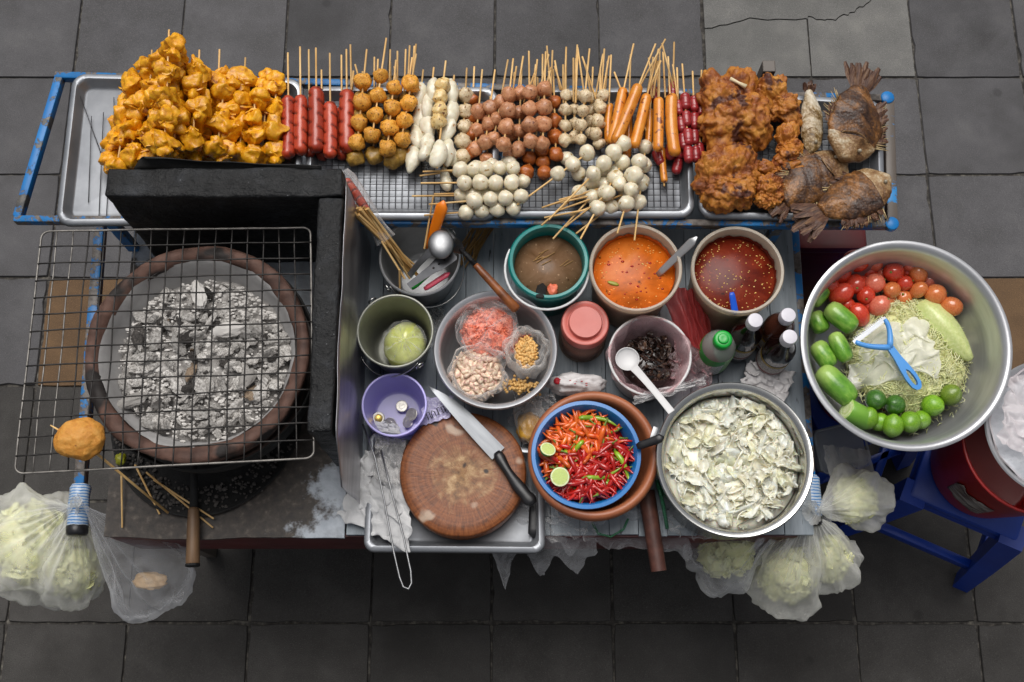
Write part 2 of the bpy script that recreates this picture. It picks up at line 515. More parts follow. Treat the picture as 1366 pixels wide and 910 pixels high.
slab([(xa, yb), (xm - .002, yb), (xm - .002, ym)] + ck_l[::-1])
slab([(xm + .002, yb), (xb, yb)] + [(x, y) for x, y in ck_r[::-1]])
slab([(x, y + .004) for x, y in ck] + [(xb, yt), (xa, yt)])

# ------------------------------------------------------------------ the cart
D, RK = .70, .86                       # height of the working deck and of the upper tray rack
cart = thing('food_cart', 'blue steel street food cart with grey work deck and raised tray rack', 'food cart', (0, 0, 0))
PXL, PXR = at(140, 700, D).x, at(1078, 600, D).x
YF = at(430, 718, D).y
YB = at(683, 150, D).y
xs = at(470, 500, D).x                 # where the painted sheet ends and the planks begin
def fr(x): return YF + FB((x * 9, 0, 3), 1, 2) * .004
shp = [(lerp(PXL, xs - .003, k / 24), fr(lerp(PXL, xs, k / 24))) for k in range(25)] + [(xs - .003, YB), (PXL, YB)]
obj('painted_sheet', MB().prism(shp, D - .012, D).mesh('painted_sheet', False), M['sheet'], cart)
npl = 16
pw = (PXR - xs) / npl
for k in range(npl):
    mb = MB().box((-pw / 2 + .0005, YF + .004 + rnd.uniform(0, .004), -.012), (pw / 2 - .0005, YB, 0), .0009)
    obj('plank', mb.mesh('plank', False), M['plank'], cart, (xs + (k + .5) * pw, 0, D - rnd.uniform(0, .0015)))
def bar(name, a, b, w, h, m, parent, bev=.003):
    """square steel tube from a to b, w wide, h high; its top face runs through a and b"""
    a, b = Vector(a), Vector(b)
    L = (b - a).length
    mb = MB().box((-w / 2, -w * .5, -h), (w / 2, L + w * .5, 0), bev)
    q = (b - a).to_track_quat('Y', 'Z')
    return obj(name, mb.mesh(name, True, 30), m, parent, a, q.to_euler())
# side rails with handle ends wrapped in tape
lb, lf = at(131, 310, .69), at(101, 690, .69)
rb_, rf = at(1060, 312, .69), at(1084, 678, .69)
railL = bar('rail', lf, lb + (lb - lf) * .06, .021, .026, M['blue_paint'], cart)
railR = bar('rail', rf, rb_ + (rb_ - rf) * .04, .021, .026, M['blue_paint'], cart)
t = NT('wrapped_tape')
w_ = t.n('ShaderNodeTexWave'); w_.inputs['Scale'].default_value = 55; w_.inputs['Distortion'].default_value = 3; w_.bands_direction = 'Y'
t.l(t.obj, w_.inputs['Vector'])
M['tape'] = t.done(t.bsdf(t.ramp(w_.outputs['Fac'], [(.3, hx('#3d78b5')), (.45, hx('#c9d2da')), (.8, hx('#aebbc8'))]), .35))
M['black_plastic'] = mat('black_plastic', [(.3, '#101012'), (.7, '#1d1d20')], 20, .38, .25, 60, .0008)
for r, a, b in ((railL, lf, lb), (railR, rf, rb_)):
    mb = MB().lathe([(.017, -.02), (.020, -.014), (.0195, .0), (.0205, .02), (.0195, .045), (.0205, .06), (.016, .066)], 16, fn=lambda a_, i, r_, z: (.0012 * math.sin(a_ * 5 + i), 0))
    mb.xf(Matrix.Translation((0, 0, -.013)) @ Matrix.Rotation(-PI / 2, 4, 'X'))
    obj('tape_wrap', mb, M['tape'], r)
    mb = MB().lathe([(0, -.034), (.018, -.034), (.021, -.03), (.021, -.016), (.017, -.012)], 16)
    mb.xf(Matrix.Translation((0, 0, -.013)) @ Matrix.Rotation(-PI / 2, 4, 'X'))
    obj('end_cap', mb, M['black_plastic'], r)
YFr = YF + .012
bar('front_rail', (PXL + .03, YFr + .02, D - .014), (PXR - .03, YFr + .02, D - .014), .03, .03, M['bare_frame'], cart)
obj('apron', MB().box((PXL + .004, YF + .004, .48), (PXR - .03, YF + .012, D - .012)).mesh('apron', False), M['dark_red'], cart)
obj('shelf', MB().box((PXL + .03, YF + .05, .20), (PXR - .03, YB + .1, .212)).mesh('shelf', False), M['soot'], cart)
for x in (PXL + .03, PXR - .02):
    for y in (YF + .05, YB + .12):
        obj('leg', MB().box((-.014, -.014, 0), (.014, .014, D - .014), .002).mesh('leg', False), M['bare_frame'], cart, (x, y, 0))
obj('side_panel', MB().box((PXR - .016, YF + .07, .25), (PXR - .010, YB + .1, D - .03)).mesh('side_panel', False), M['dark_red'], cart)
obj('side_panel', MB().box((PXL + .010, YF + .07, .25), (PXL + .016, YB + .1, D - .03)).mesh('side_panel', False), M['dark_red'], cart)
# raised rack: four outer bars, cross bars, posts
c_bl, c_fl, c_fr, c_br = at(77, 99, RK), at(22, 291, RK), at(1192, 298, RK), at(1186, 130, RK)
bar('rack_bar', c_fl, c_fr, .014, .022, M['blue_paint'], cart)
bar('rack_bar', c_bl, c_br, .015, .022, M['blue_paint'], cart)
bar('rack_bar', c_fl + Vector((0, .013, -.0005)), c_bl - Vector((0, .012, .0005)), .017, .021, M['blue_paint_bright'], cart)
bar('rack_bar', c_fr + Vector((0, .013, -.0005)), c_br - Vector((0, .012, .0005)), .021, .021, M['bare_frame'], cart)
for t_ in (.07, .29, .47, .54, .76, .80, .95):
    a, b = c_fl.lerp(c_fr, t_), c_bl.lerp(c_br, t_)
    bar('cross_bar', a + Vector((0, .014, -.0112)), b - Vector((0, .014, .0112)), .016, .010, M['blue_paint'], cart)
for t_ in (.105, .87):
    for A, B, zz in ((c_fl, c_fr, D), (c_bl, c_br, 0.0)):
        p = A.lerp(B, t_)
        obj('rack_post', MB().box((-.011, -.008, 0), (.011, .008, RK - .0225 - zz), .002).mesh('rack_post', False), M['blue_paint_bright'], cart, (p.x, p.y, zz))
# blue corner sleeves on the right end of the rack
for c in (c_fr, c_br):
    obj('corner_sleeve', MB().lathe([(0, -.013), (.0125, -.013), (.0135, -.010), (.0135, .0005), (.012, .002), (0, .002)], 14), M['blue_paint_bright'], cart, c + Vector((-.003, 0, 0)))

# dark red cooler box standing under the right end of the rack
cb = at(1108, 318, .5)
cool = thing('cooler_box', 'dark red box standing under the fish end of the tray rack', 'cooler box', (cb.x, cb.y + .06, 0))
obj('body', MB().box((-.075, -.09, 0), (.075, .09, .48), .02).mesh('body', True, 40), M['dark_red'], cool)
obj('lid', MB().box((-.079, -.094, .481), (.079, .094, .52), .015).mesh('lid', True, 40), M['dark_red'], cool)

# ------------------------------------------------------------------ aluminium trays on the rack, each with a wire rack in it
def tray(corners, label, z, depth=.02, cat='tray', m=None, rad=.028, wire=True, lip=.009, name='food_tray'):
    P = [Vector(c) for c in corners]           # bl, fl, fr, br at rim height
    cen = sum(P, Vector()) / 4
    P = [p - cen for p in P]
    def loop(inset, zz, rr):
        pts = []
        for k in range(4):
            p = P[k]; a = (P[k - 1] - p).normalized(); b = (P[(k + 1) % 4] - p).normalized()
            q = p + (a + b) * inset
            cc = q + (a + b) * rr
            for s in range(7):
                th = s / 6 * PI / 2
                v = cc - b * rr * math.cos(th) - a * rr * math.sin(th) if True else cc
                pts.append(Vector((v.x, v.y, zz)))
        return pts
    # order each corner from edge (prev side) to edge (next side)
    prof = [(-.001, -.006, rad), (0, 0, rad), (.002, .002, rad), (lip, .002, rad - .004), (lip + .003, -.002, rad - .006), (lip + .009, -depth + .004, rad - .010), (lip + .013, -depth, rad - .013)]
    vs, n = [], 28
    for i, zz, rr in prof: vs += loop(i, zz, max(rr, .004))
    fs = []
    for r in range(len(prof) - 1):
        for k in range(n): fs.append((r * n + k, r * n + (k + 1) % n, (r + 1) * n + (k + 1) % n, (r + 1) * n + k))
    fs.append(tuple((len(prof) - 1) * n + k for k in range(n)))
    mb = MB(); mb.add(vs, fs)
    T = thing(name, label, cat, (cen.x, cen.y, z))
    me = mb.mesh('pan', True, 50)
    o = obj('pan', me, m or M['tray'], T)
    md = o.modifiers.new('s', 'SOLIDIFY'); md.thickness = .0012; md.offset = 1
    if wire:
        w = MB()
        zz = -depth + .008
        ins = .024
        q = [p + ((P[k - 1] - p).normalized() + (P[(k + 1) % 4] - p).normalized()) * ins for k, p in enumerate(P)]
        nx = int((q[2] - q[1]).length / .0125); ny = int((q[1] - q[0]).length / .0125)
        for i in range(nx + 1):
            a, b = q[1].lerp(q[2], i / nx), q[0].lerp(q[3], i / nx)
            w.tube([Vector((a.x, a.y, zz)), Vector((b.x, b.y, zz))], .0008, 4)
        for i in range(ny + 1):
            a, b = q[1].lerp(q[0], i / ny), q[2].lerp(q[3], i / ny)
            w.tube([Vector((a.x, a.y, zz + .0018)), Vector((b.x, b.y, zz + .0018))], .0008, 4)
        obj('wire_mesh', w.mesh('wire_mesh', True), M['rack_wire'], T, kind='stuff')
    return T
zt = RK + .012
def trayq(x0b, x0f, x1f, x1b, yb0, yb1, yf0, yf1, label, wire=True):
    tray([at(x0b, yb0, zt), at(x0f, yf0, zt), at(x1f, yf1, zt), at(x1b, yb1, zt)], label, zt, wire=wire)
trayq(98, 75, 400, 404, 99, 106, 300, 296, 'plain metal tray under the fried wontons, empty at its outer end', False)
for (xa, ya), (xb, yb) in (((107, 128), (135, 205)), ((152, 130), (152, 160)), ((122, 155), (118, 270)), ((138, 150), (132, 288)), ((146, 210), (142, 288))):
    a, b = at(xa, ya, RK + .004), at(xb, yb, RK - .001)
    c = (a + b) / 2
    obj('skewer_wire', MB().tube([a - c, b - c], .0009, 5), M['rack_wire'], None, c, label='thin bare wire lying on the empty end of the wonton tray', cat='wire', group='thin wires on the wonton tray')
trayq(412, 406, 664, 664, 116, 117, 291, 292, 'metal tray with wire rack under the orange balls and white fish cakes')
trayq(672, 672, 926, 920, 118, 118, 289, 289, 'metal tray with wire rack under the meatballs and orange sausages')
trayq(930, 933, 1180, 1176, 120, 135, 290, 293, 'metal tray with wire rack under the fried chicken and fish')

# ------------------------------------------------------------------ charcoal stove
bz0 = .71
c0 = at(262, 468, .945)
RB = 151 * mpp(468, .945)
stove = thing('charcoal_stove', 'large round terracotta charcoal stove full of white ash', 'stove', (c0.x, c0.y, bz0))
H = .945 - bz0
def rough_rim(a, i, r, z):
    return (FB((math.cos(a) * 2, math.sin(a) * 2, i * .3), 1.2, 3) * .004, FB((math.cos(a) * 3, math.sin(a) * 3, 5), 1, 9) * .003)
obj('clay_body', MB().lathe([(0, 0), (RB * .72, 0), (RB * .78, .01), (RB * .9, H * .5), (RB * .97, H * .8), (RB * 1.0, H * .93), (RB * 1.0, H - .006), (RB * .985, H), (RB * .93, H + .001), (RB * .885, H - .003), (RB * .86, H - .010), (RB * .85, H - .02)], 72, fn=rough_rim), M['terracotta'], stove)
obj('ash_lining', MB().lathe([(RB * .872, H - .0075), (RB * .85, H - .012), (RB * .82, H - .03), (RB * .76, H - .062), (RB * .66, H - .082), (0, H - .084)], 72, fn=lambda a, i, r, z: (FB((math.cos(a) * 3, math.sin(a) * 3, i * .4), 1.5, 5) * .004 - (.0015 if i == 0 else 0), 0)), M['ash_lining'], stove)
obj('iron_band', MB().lathe([(RB * .985, H * .55), (RB * 1.005, H * .56), (RB * 1.03, H * .80), (RB * 1.018, H * .81), (RB * .98, H * .60)], 64), M['soot'], stove)
zash = bz0 + H - .060
obj('ash', MB().lathe([(0, 0.012), (RB * .2, .014), (RB * .4, .008), (RB * .55, .006), (RB * .70, .004), (RB * .79, -.004)], 90,
    fn=lambda a, i, r, z: (0, FB((r * math.cos(a) * 22, r * math.sin(a) * 22, 0), 1, 4, 4) * .012)), M['ash'], None, (c0.x, c0.y, zash), label='grey wood ash lying in the clay stove', cat='ash', kind='stuff')
cm = []
for k in range(9):
    sx, sy, sz = rnd.uniform(.9, 1.7), rnd.uniform(.6, 1.0), rnd.uniform(.28, .6)
    cm.append(MB().blob(2, lambda p: Vector((p.x * sx, p.y * sy, p.z * sz)) * (1 + .45 * (round(N(p, 1.5, k) * 3) / 3) + .25 * N(p, 4, k))).mesh('charcoal_lump', False))
CG = 'charcoal lumps in the stove'
for k in range(330):
    r = RB * .76 * math.sqrt(rnd.random()); a = rnd.uniform(0, 2 * PI)
    x, y = r * math.cos(a), r * math.sin(a) - RB * .03
    if math.hypot(x, y) > RB * .75: continue
    if y > RB * .42 and rnd.random() < .75: continue
    s = rnd.choice((.0040, .005, .006, .0075, .0095, .0125)) * rnd.uniform(.8, 1.25)
    dens = 1 - (r / RB / .72) ** 3
    u = rnd.random()
    m, lb_ = (M['coal'], 'ash-white lump of spent charcoal in the clay stove') if u < .86 else (M['coal_dark'], 'dark unburnt charcoal piece among the white lumps in the stove') if u < .975 else (M['coal_rust'], 'rust brown lump among the white charcoal in the stove')
    o = obj('charcoal_lump', rnd.choice(cm), m, None, (c0.x + x, c0.y + y, zash + .012 + s * .4 + rnd.random() * .010 * dens), (rnd.gauss(0, .6), rnd.gauss(0, .6), rnd.uniform(0, 6)), s, lb_, 'charcoal', CG)
    o.material_slots[0].link = 'OBJECT'; o.material_slots[0].material = m
g = MB()
for k in range(1600):
    a = rnd.uniform(0, 2 * PI); r = RB * .76 * math.sqrt(rnd.random())
    s = rnd.uniform(.0012, .0040)
    sx, sy = rnd.uniform(.8, 1.8), rnd.uniform(.6, 1.1)
    g.blob(1, lambda p: Vector((p.x * sx, p.y * sy, p.z * .7)) * s * (1 + .5 * N(p, 2, k)), (r * math.cos(a), r * math.sin(a) - RB * .02, .012 + s * .3))
obj('ash_crumbs', g.mesh('ash_crumbs', False), M['coal'], None, (c0.x, c0.y, zash), label='fine pale ash crumbs between the charcoal lumps', cat='ash', kind='stuff')
for px, py, L, W, rz in ((265, 393, .030, .013, 1.9), (305, 440, .03, .014, .2), (175, 535, .03, .012, .4), (330, 505, .02, .012, 1)):
    p = at(px, py, zash + .03)
    mb = MB().blob(3, lambda q: Vector((q.x * L, q.y * W, q.z * .008)) * (1 + .3 * N(q, 2, px)))
    obj('charcoal_lump', mb.mesh('charcoal_lump', False), M['coal'], None, p, (rnd.uniform(-.3, .3), .1, rz), None,
        'big flat white ash flake, the one lying highest up the back slope of the stove' if py == 393 else 'broad pale slab of ash among smaller lumps in the stove', 'charcoal', CG)

# round ash plate under the stove and grit on it
pl = at(268, 640, D + .006)
rp = 126 * mpp(600, D)
obj('ash_plate', MB().lathe([(0, .001), (rp * .9, .001), (rp * .95, .004), (rp, .010), (rp + .003, .011), (rp + .002, .007), (rp * .96, 0), (0, 0)], 60, fn=lambda a, i, r, z: (.004 * math.sin(3 * a + 1) if i else 0, 0)), M['soot'], None, (pl.x, at(268, 562, D).y, D + .001), label='round sooty metal plate under the clay stove', cat='plate')
g = MB()
for k in range(420):
    a = rnd.uniform(PI * 1.05, PI * 1.98); r = rp * math.sqrt(rnd.uniform(.5, .98))
    s = rnd.uniform(.0012, .0042)
    g.blob(1, lambda p: p * s * (1 + .5 * N(p, 2, k)), (r * math.cos(a), r * math.sin(a), .002 + s * .5))
obj('ash_grit', g.mesh('ash_grit', False), M['coal_dark'], None, (pl.x, at(268, 562, D).y, D + .003), label='black and grey grit spilled on the plate below the stove', cat='grit', kind='stuff')
# wind guard: thick charred L of two walls
zg = 1.04
Xr1, Xr0 = -.302, -.345
yb_, yf_ = at(300, 224, zg).y, at(300, 262, zg).y
ya = at(430, 575, zg).y
Xl = at(142, 248, zg).x
guard = thing('wind_guard', 'charred black steel wind guard of two thick walls round the stove', 'wind guard', (Xl, yb_, D))
def lumpy(mb, amp=.0035, seed=1):
    for v in mb.v:
        v += Vector((N(v, 14, seed), N(v, 14, seed + 1), N(v, 14, seed + 2))) * amp + Vector((N(v, 60, seed), N(v, 60, seed + 4), N(v, 60, seed + 5))) * amp * .4
    return mb
def fine_box(lo, hi, n):
    """box cut into small faces so its charred skin can be uneven"""
    mb = MB(); lo, hi = Vector(lo), Vector(hi); s = hi - lo
    nn = [max(1, int(s[i] / n)) for i in range(3)]
    bm = bmesh.new()
    bmesh.ops.create_cube(bm, size=1)
    for v in bm.verts: v.co = Vector((v.co[i] * s[i] for i in range(3))) + (lo + hi) / 2
    bmesh.ops.bevel(bm, geom=bm.edges[:], offset=.004, segments=2, affect='EDGES', profile=.5)
    for ax in range(3):
        for k in range(1, nn[ax]):
            no = Vector((0, 0, 0)); no[ax] = 1
            co = lo.copy(); co[ax] = lo[ax] + s[ax] * k / nn[ax]
            bmesh.ops.bisect_plane(bm, geom=bm.verts[:] + bm.edges[:] + bm.faces[:], plane_co=co, plane_no=no)
    bm.verts.index_update()
    mb.add([v.co.copy() for v in bm.verts], [tuple(v.index for v in f.verts) for f in bm.faces]); bm.free()
    return mb
gl = Vector((Xl, yb_, D))
obj('back_wall', lumpy(fine_box((Xl, yf_, D + .002), (Xr1, yb_, zg), .012)).xf(Matrix.Translation(-gl)), M['black_iron'], guard)
obj('side_wall', lumpy(fine_box((Xr0, ya, D + .002), (Xr1, yf_ - .001, zg - .001), .012), .003, 5).xf(Matrix.Translation(-gl)), M['black_iron'], guard)
# thin galvanised sheet on the outer face, curled scrap at the back corner
gs = MB().grid(40, 16, lambda u, v: (Xr1 + .004 + .004 * FB((u * 4, v * 2, 0), 1, 8) + (1 - v) * .006, lerp(ya - .075, yb_ - .02, u), lerp(D + .002, zg - .012 - max(0, .12 - u) * .9, v)))
go = obj('outer_sheet', gs.xf(Matrix.Translation(-gl)), M['galv'], guard)
go.modifiers.new('s', 'SOLIDIFY').thickness = .0012
cs = MB().grid(24, 6, lambda u, v: (lerp(Xl + .055, Xr0, u) + .03 * (1 - u) * (v - .5), yb_ + .002 + .008 * v + .012 * (1 - u) ** 2 * math.sin(v * 3) + .003 * N((u * 4, v * 3, 0), 1, 3), zg - .02 + .028 * v * (1 - .75 * u) + .006 * (1 - u) ** 2))
co_ = obj('curled_flashing', cs.xf(Matrix.Translation(-gl)), M['soot'], guard)
co_.modifiers.new('s', 'SOLIDIFY').thickness = .0015

# ------------------------------------------------------------------ wire grate on the stove
zw = .957
A, B, C_, E_ = at(56, 309, zw), at(19, 632, zw), at(419, 611, zw), at(414, 303, zw)
gr = thing('grill_grate', 'rusty wire grill grate lying across the charcoal stove', 'grill grate', A)
def rel(p): return Vector(p) - A
def bil(u, v):
    p = A.lerp(E_, u).lerp(B.lerp(C_, u), v)
    return rel(p) + Vector((0, 0, .004 * FB((u * 3, v * 3, 0), 1, 21) + .003 * math.sin(u * PI) * math.sin(v * PI)))
corner = []
rr = .03
seq = [(0, 0), (0, 1), (1, 1), (1, 0)]
for k in range(4):
    c = Vector(seq[k]); a = Vector(seq[k - 1]); b = Vector(seq[(k + 1) % 4])
    for s in range(6):
        th = s / 5 * PI / 2
        q = c + (a - c) * rr * (1 - math.sin(th)) + (b - c) * rr * (1 - math.cos(th))
        corner.append(bil(q.x, q.y))
    for s in range(1, 10):
        q = c.lerp(b, rr + (1 - 2 * rr) * s / 10)
        corner.append(bil(q.x, q.y))
obj('outer_wire', MB().tube(corner, .0021, 8, closed=True), M['wire_grey'], gr)
NX, NY = 17, 14
wob = lambda u, v, k: Vector((N((u * 5, v * 5, k * 3.1), 1, 4), N((u * 5, v * 5, k * 3.1 + 40), 1, 4), 0)) * .003
for i in range(1, NX):
    u = i / NX
    sag = i in (9, 10)
    pts = []
    for k in range(21):
        v = k / 20
        p = bil(u, v) + wob(u, v, i)
        pts.append(p)
    obj('wire', MB().tube(pts, .0015, 6), M['wire'] if .12 < u else M['wire_grey'], gr)
for j in range(1, NY):
    v = j / NY
    pts = [bil(k / 22, v) + wob(k / 22, v, j + 50) + Vector((0, 0, .0026)) for k in range(23)]
    obj('wire', MB().tube(pts, .0015, 6), M['wire'], gr)
# ------------------------------------------------------------------ food on skewers
def food(name, stops, scale=60, rough=.35, bump=.3, bscale=150, vary=.12, fine=None, sss=.12, coat=.25, dist=0, k=14):
    if fine: fine = (fine[0], fine[1], fine[2] / k)
    return mat(name, stops, scale / k, rough, bump, bscale / k, .0015, coat=coat, sss=sss, vary=vary, fine=fine, rvar=.12, dist=dist)
M['wonton'] = food('fried_wonton', [(.25, '#a86408'), (.42, '#d48e0c'), (.58, '#e4a414'), (.8, '#f0be3c')], 30, .42, .6, 80, .12, ('#94500a', .66, 22), .05, .15)
M['sausage'] = food('red_sausage', [(.3, '#98301a'), (.55, '#ac3e24'), (.8, '#bb5434')], 30, .33, .2, 90, .12, None, .12, .2)
_t = M['sausage'].node_tree
_b = [x for x in _t.nodes if x.type == 'BSDF_PRINCIPLED'][0]
_src = _b.inputs['Base Color'].links[0].from_socket
_a = _t.nodes.new('ShaderNodeAttribute'); _a.attribute_name = 'slit'
_m = _t.nodes.new('ShaderNodeMix'); _m.data_type = 'RGBA'
_t.links.new(_a.outputs['Fac'], _m.inputs[0]); _t.links.new(_src, _m.inputs[6]); _m.inputs[7].default_value = hx('#4a140a')
_t.links.new(_m.outputs[2], _b.inputs['Base Color'])
M['sausage_slit'] = food('sausage_slit', [(.3, '#4d130c'), (.8, '#7a2417')], 60, .5, .3)
M['fishball'] = food('fried_fish_ball', [(.2, '#a25c0e'), (.40, '#cf8a24'), (.6, '#dfa440'), (.85, '#ecc87c')], 75, .5, .8, 150, .12, ('#74400f', .60, 60), .1, .12)
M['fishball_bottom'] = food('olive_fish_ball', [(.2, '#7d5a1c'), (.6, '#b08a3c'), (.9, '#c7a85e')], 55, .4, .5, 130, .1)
M['white_cake'] = food('white_fish_cake', [(.2, '#c9bd9a'), (.5, '#dcd5bf'), (.9, '#e8e3d4')], 30, .35, .25, 90, .05, ('#b9823c', .64, 24))
M['grilled_cake'] = food('grilled_fish_cake', [(.2, '#b5823c'), (.45, '#d8b878'), (.8, '#e2d2a6')], 34, .35, .3, 90, .06, ('#6d3d18', .60, 30))
M['pale_ball'] = food('pale_pork_ball', [(.2, '#b09468'), (.45, '#cdb894'), (.8, '#ddcfb4')], 60, .4, .4, 110, .07, ('#80562a', .61, 40))
M['meatball'] = food('brown_meatball', [(.2, '#935636'), (.45, '#b47a54'), (.8, '#cb9a74')], 45, .36, .5, 110, .14, ('#6f3a20', .62, 50), .1, .2)
M['meatball_dark'] = food('orange_brown_ball', [(.2, '#7d3a12'), (.5, '#a95a22'), (.85, '#bf7434')], 45, .33, .35, 140, .1)
M['orange_sausage'] = food('orange_sausage', [(.2, '#b9640f'), (.5, '#d28326'), (.85, '#dd9a40')], 40, .3, .25, 120, .07, ('#7d3a0c', .62, 60))
M['red_mini'] = food('dark_red_sausage', [(.2, '#6e181c'), (.5, '#8f2428'), (.85, '#a83a3c')], 35, .3, .2, 90, .14, None, .1, .3)
M['white_ball'] = food('white_fish_ball', [(.2, '#cbbd98'), (.5, '#dcd2b8'), (.9, '#e8e0d0')], 22, .3, .15, 90, .06, ('#a98c58', .66, 20), .2, .4)

def ball_mesh(name, amp, seed, n=3, sq=(1, 1, 1), lobes=0):
    return MB().blob(n, lambda p: Vector((p.x * sq[0], p.y * sq[1], p.z * sq[2])) * (1 + amp * FB(p, 1.3, seed, 3) + amp * .35 * N(p, 6, seed))).mesh(name)
def capsule(name, L, r, seed, slits=0, seg=18, bend=.0, bump=.02, pinch=0):
    """along Z, half-length L, radius r; optional diagonal knife slits"""
    mb = MB(); n = 44
    prof = []
    for i in range(n + 1):
        t = -1 + 2 * i / n
        z = t * L
        e = L - abs(z)
        rr = r * math.sqrt(max(0, 1 - (1 - min(1, e / r)) ** 2))
        prof.append((rr, z))
    prof[0] = (0, -L); prof[-1] = (0, L)
    cut = {}
    def fn(a, i, r_, z):
        d = r * bump * FB((math.cos(a), math.sin(a), z / r * .5), 1, seed)
        if slits:
            ph = (z / L * slits * .5 + .35 * math.sin(a)) % 1.0
            w = abs(ph - .5)
            if w < .13 and abs(math.cos(a)) < .93: d -= r * .14 * (1 - w / .13); cut[(i, round(a * seg / 2 / PI))] = min(1, 1.5 * (1 - w / .13))
        if pinch: d -= r * .16 * pinch * math.exp(-((abs(z) - L + r * .9) / (r * .25)) ** 2)
        return d, 0
    mb.lathe(prof, seg, fn=fn)
    for v in mb.v: v.x += bend * (v.z / L) ** 2 * r
    me = mb.mesh(name)
    at_ = me.attributes.new('slit', 'FLOAT', 'POINT')        # how deep the knife cut goes: the seared edge is a darker brown
    for (i, k), w in cut.items():
        if 0 < i < n: at_.data[1 + (i - 1) * seg + k].value = w
    return me
def wonton_mesh(seed):
    """crumpled dumpling: faceted folded body with a few wrapper corners standing off it"""
    mb = MB(); r_ = random.Random(seed)
    planes = []
    for k in range(9):
        v = Vector((r_.gauss(0, 1), r_.gauss(0, 1), r_.gauss(0, 1))).normalized()
        planes.append((v, r_.uniform(.62, .98)))
    def body(p):
        h = 1.25
        for nrm, d in planes:
            c = p.dot(nrm)
            if c > .05: h = min(h, d / c)
        neck = 1 - .36 * math.exp(-((p.z - .50) / .20) ** 2)
        rid = 1 - abs(N(p, 2.2, seed)) * 2
        return Vector((p.x, p.y * .9, p.z)) * h * neck * (1 + .13 * rid)
    mb.blob(4, body)
    nf = r_.choice((2, 3, 3))
    a0 = r_.uniform(0, 6)
    for f in range(nf):
        a = a0 + f * 2 * PI / nf + r_.uniform(-.5, .5)
        L, W = r_.uniform(.75, 1.05), r_.uniform(1.0, 1.5); curl = r_.uniform(.7, 1.7); fold = r_.uniform(.2, .6) * r_.choice((-1, 1))
        R_ = Matrix.Rotation(a, 3, 'Z')
        def fl(u, v, back=0):
            y = (u - .5) * W * (1.0 - .55 * v)
            x = .05 + L * v - abs(u - .5) * .25
            z = .45 + .40 * v - curl * v * v * .75 + fold * abs(u - .5 - .1) * v + .10 * N((u * 2, v * 2, f), 1.3, seed)
            return R_ @ Vector((x, y, z - back))
        b = len(mb.v)
        mb.grid(8, 6, fl); mb.grid(8, 6, lambda u, v: fl(u, v, .16))
        n = 63
        ring = [k for k in range(9)] + [9 * k + 8 for k in range(1, 7)] + [54 + k for k in range(7, -1, -1)] + [9 * k for k in range(5, 0, -1)]
        for q in range(len(ring)):
            c, d = ring[q], ring[(q + 1) % len(ring)]
            mb.f.append((b + c, b + d, b + n + d, b + n + c)); mb.mi.append(0)
    for v in mb.v:
        v += Vector((N(v, 1.3, seed), N(v, 1.3, seed + 9), N(v, 1.3, seed + 5))) * .22
    return mb.mesh('wonton', True, 55)
FM = {
    'wonton': [wonton_mesh(s) for s in range(12)],
    'sausage': [capsule('sausage', 1, .215, s, slits=sl, bend=b, seg=24) for s, sl, b in ((1, 6, .5), (2, 5, -.3), (3, 5, .3), (4, 6, -.4), (5, 6, .2))],
    'fish_ball': [ball_mesh('fish_ball', .26, s) for s in range(5)],
    'meatball': [ball_mesh('meatball', .20, s + 20) for s in range(7)],
    'pale_ball': [ball_mesh('pork_ball', .26, s + 40) for s in range(5)],
    'white_ball': [ball_mesh('white_ball', .12, s + 60) for s in range(6)],
    'orange_sausage': [capsule('orange_sausage', 1, .17, s + 9, bend=b) for s, b in ((1, .4), (2, -.3), (3, .1))],
    'mini': [capsule('mini_sausage', 1, .56, s + 30, bump=.04, pinch=.5) for s in range(3)],
}
def spindle(seed, flat=.8):
    mb = MB(); n = 20
    prof = [(0, -1)] + [(.50 * math.sin(PI * (i / n) ** .85) ** .62 + .01, -1 + 2 * i / n) for i in range(1, n)] + [(0, 1)]
    mb.lathe(prof, 18, fn=lambda a, i, r, z: (r * (.22 * FB((math.cos(a), math.sin(a), z * 1.3), 1.2, seed)), 0))
    for v in mb.v: v.y *= flat; v.x += .12 * math.sin(v.z * 2 + seed)
    return mb.mesh('fish_cake')
FM['cake'] = [spindle(s) for s in range(4)]
stick_me = MB().lathe([(0, -.5), (.0016, -.5), (.0019, -.496), (.0019, .49), (.0011, .5), (0, .5)], 7).mesh('stick')
stick_me.materials.append(M['wood_stick'])

